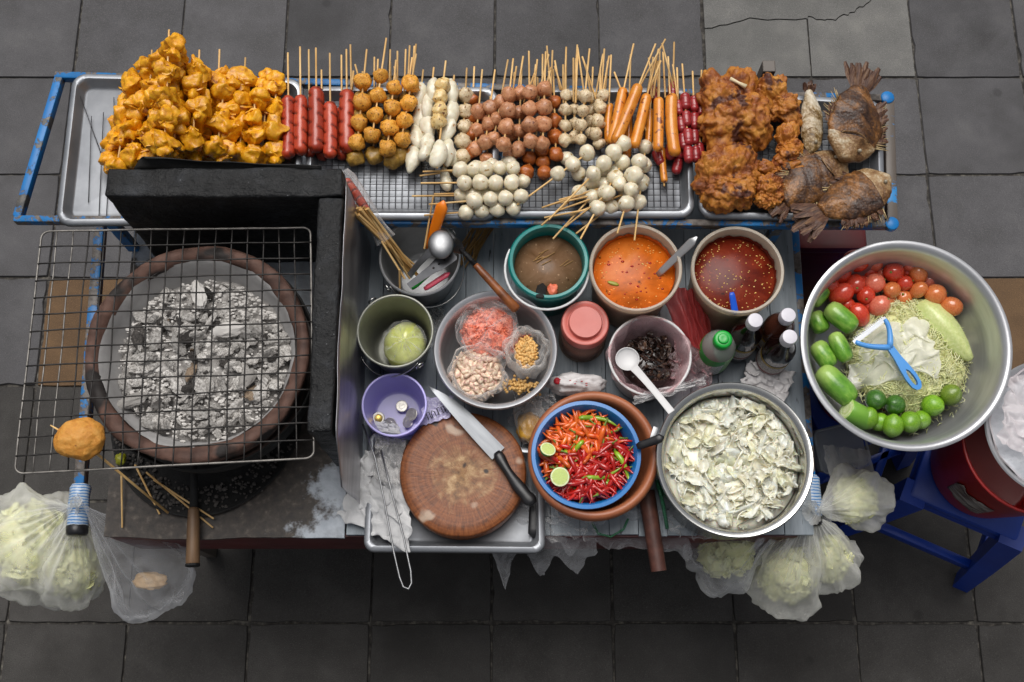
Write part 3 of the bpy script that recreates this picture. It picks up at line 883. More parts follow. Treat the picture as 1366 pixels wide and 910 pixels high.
def seg_quat(d): return Vector(d).to_track_quat('Z', 'Y')
def skewer(kind, part, name, m, p0, p1, n, size, handle, label, cat, group, lay=0, tail=8, base=None, along=True, rise=.0, jitter=.12, sway=0, skip=()):
    """n pieces from pixel p0 (the handle end) to pixel p1, resting in layer lay; handle px of bare stick past p0"""
    z = (base if base is not None else RK + .006) + lay
    a, b = at(p0[0], p0[1], z), at(p1[0], p1[1], z)
    d = (b - a).normalized()
    L = (b - a).length
    px = mpp((p0[1] + p1[1]) / 2, z)
    hl, tl = handle * px, tail * px
    side = Vector((-d.y, d.x, 0)) * sway
    hd = (-d + side).normalized()
    e0, e1 = a + hd * hl + Vector((0, 0, rise)), b + d * tl
    root = thing(name, label, cat, (a + b) / 2, None, group)
    # stick (two legs if it sways never: one straight rod from handle end to tip)
    e0 = e0 if not sway else e0
    ax = (e1 - e0)
    so = obj('stick', stick_me, M['wood_stick'], root, (e0 + e1) / 2 - root.location, seg_quat(ax))
    so.scale = (1, 1, ax.length)
    step = L / max(1, n - 1)
    for k in range(n):
        if k in skip: continue
        t = k / max(1, n - 1) if n > 1 else .5
        p = a.lerp(b, t)
        q0 = (p - e0).dot(ax.normalized())
        ps = e0 + ax.normalized() * q0
        p = Vector((ps.x, ps.y, ps.z)) + Vector((rnd.gauss(0, jitter), rnd.gauss(0, jitter), rnd.gauss(0, jitter * .4))) * size * .5
        me = rnd.choice(FM[kind])
        if along:
            q = seg_quat(d if rnd.random() < .5 or kind == 'sausage' else -d) @ Quaternion((0, 0, 1), rnd.uniform(0, 2 * PI) if kind != 'sausage' else rnd.uniform(-.2, .2) + PI / 2)
        else:
            q = Euler((rnd.uniform(0, 6), rnd.uniform(0, 6), rnd.uniform(0, 6))).to_quaternion()
        sc = size * rnd.uniform(.93, 1.07)
        o = obj(part, me, m, root, p - root.location, q, (sc * rnd.uniform(.93, 1.07), sc * rnd.uniform(.93, 1.07), sc))
    return root
def c2(x, y): return (340 + x / 3.25, 30 + y / 3.25)
def c3(x, y): return (560 + x / 3.25, 30 + y / 3.25)
def c1(x, y): return (x / 2.757, y / 2.757)

# --- fried wontons, heaped
WG = 'skewers of fried wontons heaped at the stove end'
WS = [  # top, bottom, n, height of layer, handle
    ((172, 112), (150, 215), 5, .012, 0), ((200, 118), (185, 215), 5, .012, 0), ((225, 118), (215, 212), 4, .012, 0), ((252, 118), (246, 212), 4, .012, 0),
    ((276, 108), (268, 208), 5, .014, 0), ((294, 108), (288, 206), 4, .012, 30), ((310, 118), (304, 206), 4, .03, 0), ((328, 112), (320, 206), 4, .014, 22), ((356, 112), (350, 206), 4, .014, 0), ((368, 118), (366, 204), 4, .026, 0), ((340, 130), (338, 206), 4, .04, 0),
    ((168, 150), (156, 222), 3, .04, 0), ((182, 112), (176, 205), 4, .05, 0), ((205, 95), (196, 205), 5, .055, 14), ((240, 98), (236, 205), 5, .055, 0), ((268, 100), (262, 205), 4, .05, 20), ((298, 125), (290, 200), 3, .045, 0),
    ((212, 84), (206, 190), 5, .09, 0), ((240, 78), (232, 195), 5, .095, 0), ((228, 70), (220, 190), 5, .125, 16), ((262, 92), (258, 180), 4, .085, 0)]
def whi(lay): return 'crest' if lay > .08 else 'middle' if lay > .032 else 'bottom'
wo = {}
for hi in ('crest', 'middle', 'bottom'):
    for q, k in enumerate(sorted([k for k, w in enumerate(WS) if whi(w[3]) == hi], key=lambda k: WS[k][0][0])): wo[k] = ORD[q]
for k, (p0, p1, n, lay, h) in enumerate(WS):
    hi = 'crest' if lay > .08 else 'middle' if lay > .032 else 'bottom'
    side = 'beside the red sausages' if p0[0] > 318 else 'at the outer end of the heap' if p0[0] < 215 else 'in the middle of the heap'
    skewer('wonton', 'wonton', 'wonton_skewer', M['wonton'], p0, p1, n, .0222, 10 + h, f'golden fried wonton skewer, {wo[k]} from the outer tray end in the {hi} layer', 'wonton skewer', WG, lay + .012, along=True, jitter=.35, rise=.02 if h else 0, base=RK)
# --- red sausages
SG = 'red sausages on sticks'
for k, (x0, y0, x1, y1, lay, h) in enumerate([(150, 330, 145, 600, .022, 70), (205, 310, 195, 580, .03, 72), (272, 298, 265, 562, .03, 65), (335, 345, 322, 602, .03, 72), (412, 300, 388, 555, .026, 62)]):
    a, b = c2(x0, y0), c2(x1, y1)
    px = mpp(170, RK)
    L = (at(a[0], a[1], RK) - at(b[0], b[1], RK)).length / 2
    skewer('sausage', 'sausage', 'sausage_skewer', M['sausage'], ((a[0] + b[0]) / 2 + .001, (a[1] + b[1]) / 2 - 1), ((a[0] + b[0]) / 2, (a[1] + b[1]) / 2), 1, L, h + 40, f'{ORD[k]} red sausage on a stick counted from the wontons, upper layer', 'sausage', SG, lay, tail=30, jitter=0, rise=.012, along=True)
for k, (x0, y0, x1, y1, h) in enumerate([(240, 360, 235, 600, 80), (300, 360, 285, 605, 50), (385, 350, 372, 612, 72)]):
    a, b = c2(x0, y0), c2(x1, y1)
    skewer('sausage', 'sausage', 'sausage_skewer', M['sausage'], ((a[0] + b[0]) / 2 + .001, (a[1] + b[1]) / 2 - 1), ((a[0] + b[0]) / 2, (a[1] + b[1]) / 2), 1, .056, h + 40, f'{ORD[k]} of the red sausages half hidden in the lower layer, counted from the wontons', 'sausage', SG, .004, tail=30, jitter=0, rise=.012)
# --- orange fish balls
FG = 'skewers of fried orange fish balls'
r = .0162
for k, (p0, p1, n, lay, h) in enumerate([((475, 268), (445, 522), 4, .036, 45), ((548, 238), (510, 488), 4, .05, 56), ((602, 290), (575, 545), 4, .045, 40), ((678, 278), (636, 508), 4, .04, 45),
                                     ((462, 340), (440, 592), 4, .010, 38), ((520, 330), (515, 582), 4, .014, 55), ((590, 350), (592, 598), 4, .014, 60), ((660, 350), (628, 578), 4, .012, 62)]):
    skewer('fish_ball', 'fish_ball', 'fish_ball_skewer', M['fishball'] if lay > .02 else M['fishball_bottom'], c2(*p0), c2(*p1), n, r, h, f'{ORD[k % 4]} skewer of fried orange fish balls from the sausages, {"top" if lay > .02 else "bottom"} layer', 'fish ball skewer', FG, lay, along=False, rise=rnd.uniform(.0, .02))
# --- white fish cakes
CGp = 'skewers of white fish cakes'
for k, (p0, p1, n, lay, h, mm) in enumerate([((718, 320), (690, 590), 3, .02, 40, 'white_cake'), ((766, 295), (742, 540), 3, .03, 35, 'white_cake'), ((858, 300), (836, 560), 3, .03, 25, 'white_cake'), ((800, 530), (792, 610), 1, .05, 70, 'white_cake'), ((760, 520), (735, 560), 1, .045, 0, 'white_cake'),
                                          ((810, 560), (832, 680), 2, .008, 90, 'white_cake'), ((850, 560), (855, 600), 1, .012, 0, 'white_cake')]):
    skewer('cake', 'fish_cake', 'fish_cake_skewer', M[mm], c2(*p0), c2(*p1), n + (1 if n == 3 else 0), .030, h, ['pointed white fish cake skewer beside the orange fish balls', 'white fish cake skewer just beside the browned one, towards the orange balls', 'long white fish cake skewer between the browned one and the pale balls', 'plump white fish cake lying on top with its tip towards the tray', 'single white fish cake with a browned spot on top of the pile', 'white fish cake skewer hanging lowest over the wire rack', 'small white fish cake squeezed in beside the pale ball column'][k], 'fish cake skewer', CGp, lay, jitter=.2)
skewer('fish_ball', 'fish_cake', 'fish_cake_skewer', M['grilled_cake'], c2(815, 275), c2(797, 430), 4, .0155, 38, 'browned grilled fish cake skewer lying on the white ones', 'fish cake skewer', CGp, .048, along=False)
# --- pale column
skewer('pale_ball', 'pork_ball', 'pork_ball_skewer', M['pale_ball'], c2(912, 318), c2(897, 586), 5, .0145, 42, 'column of five pale pork balls between fish cakes and meatballs', 'ball skewer', 'skewers of pale pork balls', .012, along=False)
skewer('pale_ball', 'pork_ball', 'pork_ball_skewer', M['meatball_dark'], c2(945, 335), c2(935, 560), 4, .0135, 50, 'browner ball skewer tucked behind the pale column', 'ball skewer', 'skewers of pale pork balls', .004, along=False)
# --- brown meatballs
MG = 'skewers of brown meatballs'
for k, (p0, p1, n, lay, h, s, mm) in enumerate([
    ((255, 397), (240, 550), 3, .006, 60, .015, 'meatball'), ((305, 372), (285, 520), 3, .02, 55, .015, 'meatball'), ((350, 352), (322, 500), 3, .022, 60, .015, 'meatball'), ((388, 316), (365, 530), 4, .042, 55, .016, 'meatball'),
    ((437, 312), (428, 550), 4, .022, 45, .0155, 'meatball'), ((475, 306), (478, 515), 4, .045, 60, .016, 'meatball'), ((540, 298), (533, 525), 4, .036, 52, .016, 'meatball'), ((583, 350), (590, 572), 4, .014, 50, .0145, 'meatball_dark'),
    ((300, 430), (290, 590), 3, .002, 40, .014, 'meatball'), ((400, 400), (390, 570), 3, .004, 60, .014, 'meatball'), ((480, 590), (466, 650), 2, .004, 120, .0145, 'meatball_dark'), ((530, 560), (536, 655), 3, .004, 110, .0145, 'meatball_dark')]):
    skewer('meatball', 'meatball', 'meatball_skewer', M[mm], c3(*p0), c3(*p1), n, s, h, f'{ORD[k]} brown meatball skewer from the pale column' if k < 8 else ['brown meatballs half buried at the pale column end of the pile', 'brown meatballs buried under the middle of the pile', 'dark orange meatballs at the low front of the pile', 'dark meatballs low in front, nearest the orange brown column'][k - 8], 'meatball skewer', MG, lay, along=False, rise=rnd.uniform(0, .02))
# --- pale balls behind the front white cluster
PG = 'skewers of pale pork balls'
for k, (p0, p1, n, lay, h) in enumerate([((632, 320), (630, 512), 4, .022, 60), ((672, 322), (668, 500), 4, .008, 55), ((714, 332), (697, 508), 4, .03, 65), ((790, 325), (763, 482), 4, .026, 60), ((745, 330), (740, 480), 4, .006, 45), ((778, 370), (776, 528), 3, .012, 50)]):
    skewer('pale_ball', 'pork_ball', 'pork_ball_skewer', M['pale_ball'], c3(*p0), c3(*p1), n, .0125, h, f'{ORD[k]} skewer of small pale pork balls between meatballs and orange sausages', 'ball skewer', PG, lay, along=False, rise=rnd.uniform(0, .03))
# --- orange sausages
OG = 'orange sausages on sticks'
for k, (p0, p1, lay, h) in enumerate([((882, 300), (832, 525), .030, 65), ((948, 280), (850, 518), .044, 70), ((985, 318), (930, 540), .036, 70), ((1036, 320), (1033, 568), .036, 72), ((1083, 320), (1097, 570), .036, 60), ((818, 360), (812, 520), .010, 55), ((997, 380), (990, 540), .008, 60), ((905, 400), (900, 590), .004, 80), ((1050, 590), (1055, 650), .004, 70)]):
    a, b = Vector(c3(*p0)), Vector(c3(*p1)); mid = (a + b) / 2
    d = (b - a).normalized()
    L = (at(a.x, a.y, RK) - at(b.x, b.y, RK)).length / 2
    skewer('orange_sausage', 'sausage', 'orange_sausage_skewer', M['orange_sausage'], tuple(mid - d), tuple(mid + d), 1, max(L, .04), h + 38, f'{ORD[k]} speckled orange sausage from the pale balls, upper layer' if k < 5 else ['orange sausage lying against the pale balls, half hidden', 'orange sausage underneath, seen between two upper ones', 'orange sausage end under the two slanting ones', 'orange sausage end poking out under the dark red ones'][k - 5], 'sausage', OG, lay, tail=30, jitter=0, rise=rnd.uniform(0, .03))
# --- dark red mini sausages
RG = 'skewers of small dark red sausages'
for k, (p0, p1, n, lay, h) in enumerate([((1095, 300), (1090, 560), 4, .010, 70), ((1122, 375), (1142, 515), 3, .026, 65), ((1148, 345), (1166, 575), 4, .03, 55), ((1186, 360), (1196, 572), 4, .022, 48), ((1215, 378), (1212, 560), 3, .014, 55), ((1030, 580), (1040, 600), 1, .006, 60), ((1130, 560), (1115, 620), 2, .004, 60), ((1015, 300), (1020, 330), 1, .008, 50)]):
    skewer('mini', 'small_sausage', 'red_sausage_skewer', M['red_mini'], c3(*p0), c3(*p1), n, .0178, h, f'{ORD[k]} column of small dark red sausages from the orange ones' if k < 5 else ['single dark red sausage end under the orange sausages', 'dark red sausage ends lying flat on the rack', 'dark red sausage showing behind the orange sausage tops'][k - 5], 'sausage skewer', RG, lay, jitter=.1, rise=rnd.uniform(0, .02))
# loose extra sticks of hidden skewers standing among the rows
LG = 'bare stick ends of hidden skewers'
for k in range(46):
    x = rnd.choice((rnd.uniform(640, 935), rnd.uniform(760, 905), rnd.uniform(465, 560), rnd.uniform(690, 800)))
    z = RK + .03
    a = at(x, rnd.uniform(120, 140), z); b = at(x + rnd.gauss(0, 9), rnd.uniform(58, 100), z + .01)
    ax = a - b
    o = obj('skewer_stick', stick_me, M['wood_stick'], None, (a + b) / 2, seg_quat(ax), (1, 1, ax.length), 'bare bamboo end of a buried skewer sticking out past the back bar', 'skewer stick', LG)
for px0, px1 in (((955, 275), (1065, 72)), ((998, 290), (1045, 165)), ((1100, 285), (1050, 90))):
    a, b = at(*c3(*px0), RK + .055), at(*c3(*px1), RK + .075); ax = a - b
    obj('skewer_stick', stick_me, M['wood_stick'], None, (a + b) / 2, seg_quat(ax), (1, 1, ax.length), 'bare stick crossing over the others at the orange sausages', 'skewer stick', 'crossed skewer sticks')
# --- white fish balls at the front: flat cluster with sticks towards the stove
WB = 'skewers of white fish balls'
for k, (p0, p1, n, lay, h) in enumerate([((175, 640), (405, 630), 5, .03, 50), ((192, 695), (397, 693), 4, .034, 58), ((240, 772), (440, 755), 4, .034, 62), ((200, 822), (405, 806), 4, .016, 56), ((230, 740), (395, 736), 4, .008, 52), ((180, 750), (330, 748), 3, .006, 66), ((390, 612), (448, 690), 2, .006, 4), ((180, 640), (380, 612), 4, .004, 56)]):
    skewer('white_ball', 'fish_ball', 'white_ball_skewer', M['white_ball'], c3(*p0), c3(*p1), n, .0152, h, ['white fish ball skewer in the topmost row next to the meatballs', 'second row of white fish balls from the meatballs', 'third row of white fish balls from the meatballs', 'white fish ball skewer lying nearest the utensil bucket', 'white fish balls underneath the second and third rows', 'white fish balls buried at the stick end of the flat cluster', 'two white fish balls closing the flat cluster towards the soup tubs', 'white fish balls tucked under the row next to the meatballs'][k], 'ball skewer', WB, lay, along=False, jitter=.08)
for k, (p0, p1, n, lay, h) in enumerate([((600, 660), (725, 568), 3, .03, 70), ((755, 655), (885, 522), 4, .045, 90), ((895, 785), (950, 600), 4, .05, 45), ((770, 805), (880, 605), 4, .03, 50), ((692, 735), (800, 640), 3, .012, 70), ((745, 755), (850, 640), 3, .012, 80), ((815, 742), (920, 660), 3, .036, 75), ((950, 780), (978, 540), 4, .012, 55), ((825, 800), (965, 690), 3, .006, 60), ((640, 590), (690, 660), 2, .004, 6)]):
    skewer('white_ball', 'fish_ball', 'white_ball_skewer', M['white_ball'], c3(*p0), c3(*p1), n, .0156, h, ['slanting white fish ball skewer beside the brown meatballs', 'white fish ball skewer reaching up among the orange sausages', 'white fish ball skewer whose stick points down over the orange soup', 'white fish ball skewer slanting across the middle of the loose cluster', 'white fish balls at the meatball side of the loose cluster', 'white fish balls in the lower middle of the loose cluster', 'short white fish ball skewer on top of the loose cluster', 'browned white fish ball skewer at the sausage side of the loose cluster', 'white fish balls lowest on the wire rack', 'two white fish balls under the pale pork balls'][k], 'ball skewer', WB, lay, along=False, jitter=.1)
for k in range(7):
    x, y = rnd.uniform(500, 660), rnd.uniform(760, 850)
    a = at(*c3(x, y), RK + .02); b = at(*c3(x + rnd.uniform(170, 250), y - rnd.uniform(20, 90)), RK + .03); ax = b - a
    obj('skewer_stick', stick_me, M['wood_stick'], None, (a + b) / 2, seg_quat(ax), (1, 1, ax.length), 'bare stick lying on the wire rack between the white ball clusters', 'skewer stick', 'sticks lying on the wire rack')

# ------------------------------------------------------------------ fried chicken and fish
M['chicken'] = food('fried_chicken', [(.24, '#451c06'), (.40, '#824210'), (.54, '#a9681e'), (.70, '#bd8230'), (.88, '#d6aa62')], 34, .6, 1.0, 170, .10, ('#4a1e08', .60, 22), 0, .08, k=1)
M['fish_old'] = food('fried_fish', [(.22, '#2a180c'), (.40, '#5d3a1e'), (.56, '#8a5c30'), (.72, '#ab8050'), (.9, '#cdb892')], 26, .42, 1.0, 110, .06, ('#1c0f08', .58, 50), 0, .25, k=1)
M['fish_head'] = food('fried_fish_head', [(.25, '#4a3018'), (.46, '#84643e'), (.62, '#b09a7a'), (.85, '#d6cebc')], 30, .36, .8, 80, .05, ('#2e1a0c', .57, 45), 0, .3, k=1)
M['fish_silver'] = food('silver_fish', [(.25, '#5a4630'), (.5, '#a08a68'), (.8, '#d0c6b2')], 40, .3, .5, 90, .05, ('#2a1c10', .60, 45), 0, .5, k=1)
def fish_skin(name, stops):
    t = NT(name)
    vo = t.n('ShaderNodeTexVoronoi'); vo.inputs['Scale'].default_value = 210
    t.l(t.obj, vo.inputs['Vector'])
    f = t.noise(15, 7, .66, t.obj, .8)
    f2 = t.math('ADD', f, t.math('MULTIPLY', t.math('SUBTRACT', vo.outputs['Distance'], .35), -.10))
    c = t.ramp(f2, [(p, hx(c)) for p, c in stops])
    h = t.math('ADD', t.math('MULTIPLY', vo.outputs['Distance'], -.4), t.noise(90, 6, .7, t.obj))
    return t.done(t.bsdf(c, .42, 0, t.bump(h, .8, .003), coat=.15))
M['fish'] = fish_skin('fried_fish_skin', [(.30, '#1a100a'), (.43, '#40281a'), (.52, '#66421f'), (.60, '#8f5f30'), (.70, '#a08866'), (.82, '#c9bda6')])
M['fish_silver'] = fish_skin('silver_fish_skin', [(.28, '#3a2c1a'), (.40, '#7d6238'), (.48, '#b3a184'), (.62, '#d2cab8'), (.85, '#e4dfd4')])
M['fish_head'] = fish_skin('fried_head_skin', [(.28, '#33200f'), (.40, '#6e4c2a'), (.50, '#9a7c56'), (.60, '#c4b69c'), (.8, '#dfd9cc')])
M['fin'] = mat('fried_fin', [(.25, '#1c100a'), (.5, '#4f3020'), (.8, '#8d6e4e')], 40, .5, .6, 100, stretch=(1, 6, 1))
M['spine'] = mat('fin_spine', [(.3, '#8a6f48'), (.7, '#c9b487')], 40, .5, .3)
M['eye'] = mat('fish_eye', [(.3, '#7d7462'), (.7, '#a89e8a')], 80, .3, 0, coat=.4)
M['bone'] = mat('bone', '#d8c8a4', 20, .5, .2)
def lobed(lobes, seed, n=6, amp=.20, c=(0, 0, 0)):
    """one crusty body round several overlapping lobes (star shaped seen from c)"""
    L_ = [(Vector(p), r) for p, r in lobes]
    def f(d):
        best = .004
        for p, r in L_:
            b = d.dot(p); q = b * b - (p.length_squared - r * r)
            if q > 0: best = max(best, b + math.sqrt(q))
        sc = 26
        w = d * best
        best += .009 * FB(w, sc, seed, 3) + .0058 * (abs(N(w, 52, seed)) * 2.2 - .6) + .0036 * (abs(N(w, 130, seed + 3)) * 2 - .5) + .0018 * N(w, 300, seed)
        return Vector((d.x * best, d.y * best, max(d.z * best, -.012)))
    return MB().blob(n, f)
CKG = 'pieces of fried chicken'
zc_ = RK + .012
def chick(px, py, lobes, seed, label, bone=None):
    p = at(px, py, zc_ + .02)
    p.z = zc_ + .012
    k = mpp(py, zc_)
    L2 = [((x * k, -y * k / .93, z), r * k * .93) for x, y, z, r in lobes]
    T = thing('fried_chicken', label, 'fried chicken', p, None, CKG)
    obj('crust', lobed(L2, seed).mesh('crust'), M['chicken'], T)
    if bone:
        a, b = [Vector((x * k, -y * k, z)) for x, y, z in bone]
        obj('bone', MB().tube([a, a.lerp(b, .5), b], [.004, .003, .005], 8), M['bone'], T)
chick(980, 148, [(-15, -8, .02, 34), (10, 12, .02, 36), (-18, 22, .015, 34), (24, 30, .01, 26), (-34, -36, .03, 16), (5, -28, .02, 26), (-20, 45, .01, 22), (22, 5, .02, 24)], 1, 'largest piece of fried chicken, a knobbly quarter with a bone end up top', ((-10, -30, .055), (10, -18, .055)))
chick(1033, 138, [(-6, -12, .02, 22), (14, 6, .015, 20), (-12, 8, .015, 18), (4, -26, .015, 14), (22, 24, .01, 15)], 2, 'fried chicken joint between the largest piece and the silver fish')
chick(1048, 195, [(0, -14, .01, 16), (2, 6, .008, 17), (10, -22, .01, 13), (-8, 20, .004, 12)], 3, 'dark narrow strip of fried chicken leaning against the silver fish')
chick(970, 240, [(-12, -12, .02, 30), (14, -16, .015, 30), (-8, 18, .015, 30), (12, 14, .015, 28), (-28, 6, .01, 18), (38, -18, .005, 12)], 4, 'square chunky fried chicken thigh in the front corner of its tray')
chick(1025, 256, [(0, -4, .012, 20), (-4, 10, .01, 16), (8, 6, .01, 14)], 5, 'smallest round piece of fried chicken beside the brown fish tail')
chick(1040, 222, [(-18, 0, .006, 11), (0, 2, .006, 12), (18, -2, .006, 11)], 6, 'thin fried chicken wing tip above the smallest round piece')

def fish(name, label, p, head_dir, L, hh, th, m, seed, roll=0, dors=True, head=.28, lift=0, tail=1.0, wide=.5):
    """lies on its side; local +X to the head; back edge towards local +Y"""
    T = thing(name, label, 'fish', p, (roll, lift, math.atan2(head_dir[1], head_dir[0])), 'fried fish')
    def prof(t):   # t 0 tail root .. 1 snout
        return hh * (.24 + .76 * math.sin(PI * min(1, max(0, (t * .93 + .02))) ** 1.05) ** .8) * (1 - max(0, t - .93) / .07 * .45)
    def body(t0, t1, n, infl=1.0):
        mb = MB(); seg = 40
        rings = []
        vs, fs = [], []
        for i in range(n + 1):
            t = lerp(t0, t1, i / n)
            a, b = prof(t) * infl, th * (.25 + .75 * math.sin(PI * min(1, t * .9 + .05)) ** .7) * infl
            x = (t - .5) * L
            for k in range(seg):
                w = 2 * PI * k / seg
                y, z = a * math.cos(w), b * math.sin(w) * (1 - .25 * abs(math.cos(w)))
                q = Vector((x, y + .10 * hh * math.sin(PI * t), z))
                cut = 0
                for cx in (.38 + .02 * (seed % 3), .58 + .02 * (seed % 2)):
                    d = abs(t - cx - .16 * math.cos(w) - .03 * N((w, 1, seed), 1)) / .020
                    if d < 1 and abs(math.cos(w)) < .75: cut = max(cut, (1 - d))
                nz = 1 + .14 * FB(q, 30, seed, 3) + .04 * N(q, 130, seed)
                q = Vector((q.x + .003 * N(q, 40, seed + 3), q.y * nz, q.z * nz * (1 - .30 * cut)))
                vs.append(q)
        for i in range(n):
            for k in range(seg):
                k2 = (k + 1) % seg
                fs.append((i * seg + k, i * seg + k2, (i + 1) * seg + k2, (i + 1) * seg + k))
        fs.append(tuple(range(seg))[::-1]); fs.append(tuple(n * seg + k for k in range(seg)))
        mb.add(vs, fs)
        return mb
    obj('body', body(0, 1 - head + .02, 60), m, T)
    obj('head', body(1 - head, 1.0, 20, 1.03), M['fish_head'] if m != M['fish_silver'] else m, T)
    ex, ey = (.5 - head * .42) * L, prof(1 - head * .42) * .35
    for s in (1, -1):
        obj('eye', MB().lathe([(0, .004), (.0026, .0032), (.0036, .001), (.0040, -.003), (0, -.004)], 14).xf(Matrix.Translation((ex, ey, s * th * .78)) @ (Matrix.Rotation(PI, 4, 'X') if s < 0 else Matrix.Identity(4))), M['eye'], T)
    obj('gill_cover', MB().grid(8, 10, lambda u, v: ((.5 - head * (1.0 + .10 * math.sin(v * PI)) + u * .012) * L, lerp(-.55, .6, v) * prof(1 - head), th * (.93 - .3 * (v - .5) ** 2 * 4 + .10 * (1 - u)))), M['fish_head'], T).modifiers.new('s', 'SOLIDIFY').thickness = .002
    # ragged fan fins: membrane rays with depth
    def fan(nm, base, ang0, ang1, n, ln, mm, spread=.004, z0=0, tip=.35):
        mb = MB()
        for i in range(n):
            u = i / (n - 1)
            a = lerp(ang0, ang1, u)
            b0 = Vector(base[0]).lerp(Vector(base[1]), u)
            l = ln * (1 - .35 * abs(u - .5) * 2 * tip) * rnd.uniform(.7, 1.1)
            e = b0 + Vector((math.cos(a) * l, math.sin(a) * l, rnd.uniform(-1, 1) * spread * 2))
            mdl = (b0 + e) / 2 + Vector((0, 0, rnd.uniform(-1, 1) * spread))
            w = l * .10 + .0022
            nrm = Vector((-math.sin(a), math.cos(a), 0))
            th_ = Vector((0, 0, .0011))
            vs = []
            for p_, ww in ((b0, w * .9), (mdl, w * 1.1), (e, w * .45)):
                vs += [p_ - nrm * ww + th_ * .4, p_ + th_ * 1.6, p_ + nrm * ww + th_ * .4, p_ - th_]
            fs = []
            for q in range(2):
                for k in range(4): fs.append((q * 4 + k, q * 4 + (k + 1) % 4, q * 4 + 4 + (k + 1) % 4, q * 4 + 4 + k))
            fs += [(3, 2, 1, 0), (8, 9, 10, 11)]
            mb.add(vs, fs)
        obj(nm, mb.mesh(nm, False), mm, T)
    fan('tail_fin', ((-L * .49, -hh * .22, 0), (-L * .49, hh * .25, 0)), PI + .55, PI - .55, 19, L * .30 * tail, M['fin'], .006)
    if dors:
        fan('dorsal_fin', ((-L * .30, hh * .72, .001), (L * .16, hh * .93, .001)), PI - .55, PI * .60, 24, L * .20, M['fin'], .005)
        mb = MB()
        for i in range(20):
            u = i / 19
            b0 = Vector((lerp(-L * .28, L * .20, u), hh * (.80 + .18 * u), .002)); a = lerp(PI - .5, PI * .55, u)
            l = L * rnd.uniform(.13, .2)
            mb.tube([b0, b0 + Vector((math.cos(a) * l, math.sin(a) * l, rnd.uniform(-.003, .006)))], [.0018, .0005], 5)
        for i in range(9):
            u = i / 8
            b0 = Vector((lerp(-L * .26, L * .02, u), -hh * (.72 + .12 * u), .001)); a = lerp(PI + .5, PI * 1.42, u)
            l = L * rnd.uniform(.10, .17)
            mb.tube([b0, b0 + Vector((math.cos(a) * l, math.sin(a) * l, rnd.uniform(-.003, .005)))], [.0016, .0004], 5)
        obj('fin_spines', mb, M['spine'], T, kind='stuff')
        fan('belly_fin', ((-L * .05, -hh * .8, 0), (L * .12, -hh * .75, 0)), PI + .3, PI + .9, 9, L * .16, M['fin'])
    return T
def fdir(h, t): return (h[0] - t[0], -(h[1] - t[1]))
zf = RK + .02
def fish_px(label, hpx, tpx, zh, hhpx, th, m, seed, **k):
    a, b = at(*hpx, zh), at(*tpx, zh)
    c = (a + b) / 2
    fish('fried_fish', label, c, (a.x - b.x, a.y - b.y), (a - b).length, hhpx * mpp(200, zh), th, m, seed, **k)
fish_px('slim silver fried fish lying head down beside the chicken', (1083, 204), (1079, 122), RK + .032, 15, .016, M['fish_silver'], 31, dors=False, head=.32, tail=.5)
fish_px('dark fried fish with tail fin raised over the back of the tray', (1128, 214), (1146, 118), RK + .05, 40, .027, M['fish'], 32, roll=-.35, tail=1.3)
fish_px('brown fried fish under the raised one, its tail towards the chicken', (1126, 212), (1046, 270), RK + .026, 32, .020, M['fish'], 33, roll=.1, tail=.9)
fish_px('fried fish with silvery cheek lying across the front bar of the rack', (1184, 238), (1096, 282), RK + .042, 34, .024, M['fish'], 34, roll=PI - .15, lift=.0, tail=1.5)
# ------------------------------------------------------------------ vessels on the work deck
def vessel_prof(rt, rb, h, wall=.0016, lip=.004, base_round=.012):
    """outer wall up, rolled lip, inner wall down to the floor"""
    o = [(0, 0), (rb - base_round, 0), (rb - base_round * .3, base_round * .3), (rb, base_round)]
    for t in (.35, .7, .95): o.append((lerp(rb, rt, t), lerp(base_round, h - lip, t)))
    o += [(rt, h - lip * 1.2), (rt + lip * .7, h - lip), (rt + lip, h - lip * .4), (rt + lip * .7, h), (rt, h + lip * .2), (rt - wall, h - lip * .3)]
    for t in (.95, .7, .35): o.append((lerp(rb, rt, t) - wall, lerp(base_round, h - lip, t)))
    o += [(rb - wall, base_round), (rb - wall - base_round * .3, base_round * .4), (rb - wall - base_round, wall), (0, wall)]
    return o
def rimpos(px, py, z): 
    return at(px, py, z)
def handle_ear(parent, rt, h, ang, m):
    p = Vector((math.cos(ang) * (rt + .004), math.sin(ang) * (rt + .004), h - .016))
    t = Vector((-math.sin(ang), math.cos(ang), 0)); n = Vector((math.cos(ang), math.sin(ang), 0))
    ring = [p + n * .006 + t * .008 * math.cos(a) + Vector((0, 0, .009)) * math.sin(a) for a in [2 * PI * k / 12 for k in range(12)]]
    obj('ear', MB().tube(ring, .0018, 6, closed=True), m, parent)
def wire_handle(parent, rt, z, ang0, ang1, r, m, rad=.002, drop=0.0, out=.012):
    pts = []
    for k in range(25):
        u = k / 24; a = lerp(ang0, ang1, u)
        e = math.sin(u * PI)
        pts.append(Vector((math.cos(a) * (rt + .004 + out * e), math.sin(a) * (rt + .004 + out * e), z - drop * e)))
    obj('handle', MB().tube(pts, rad, 8), m, parent)

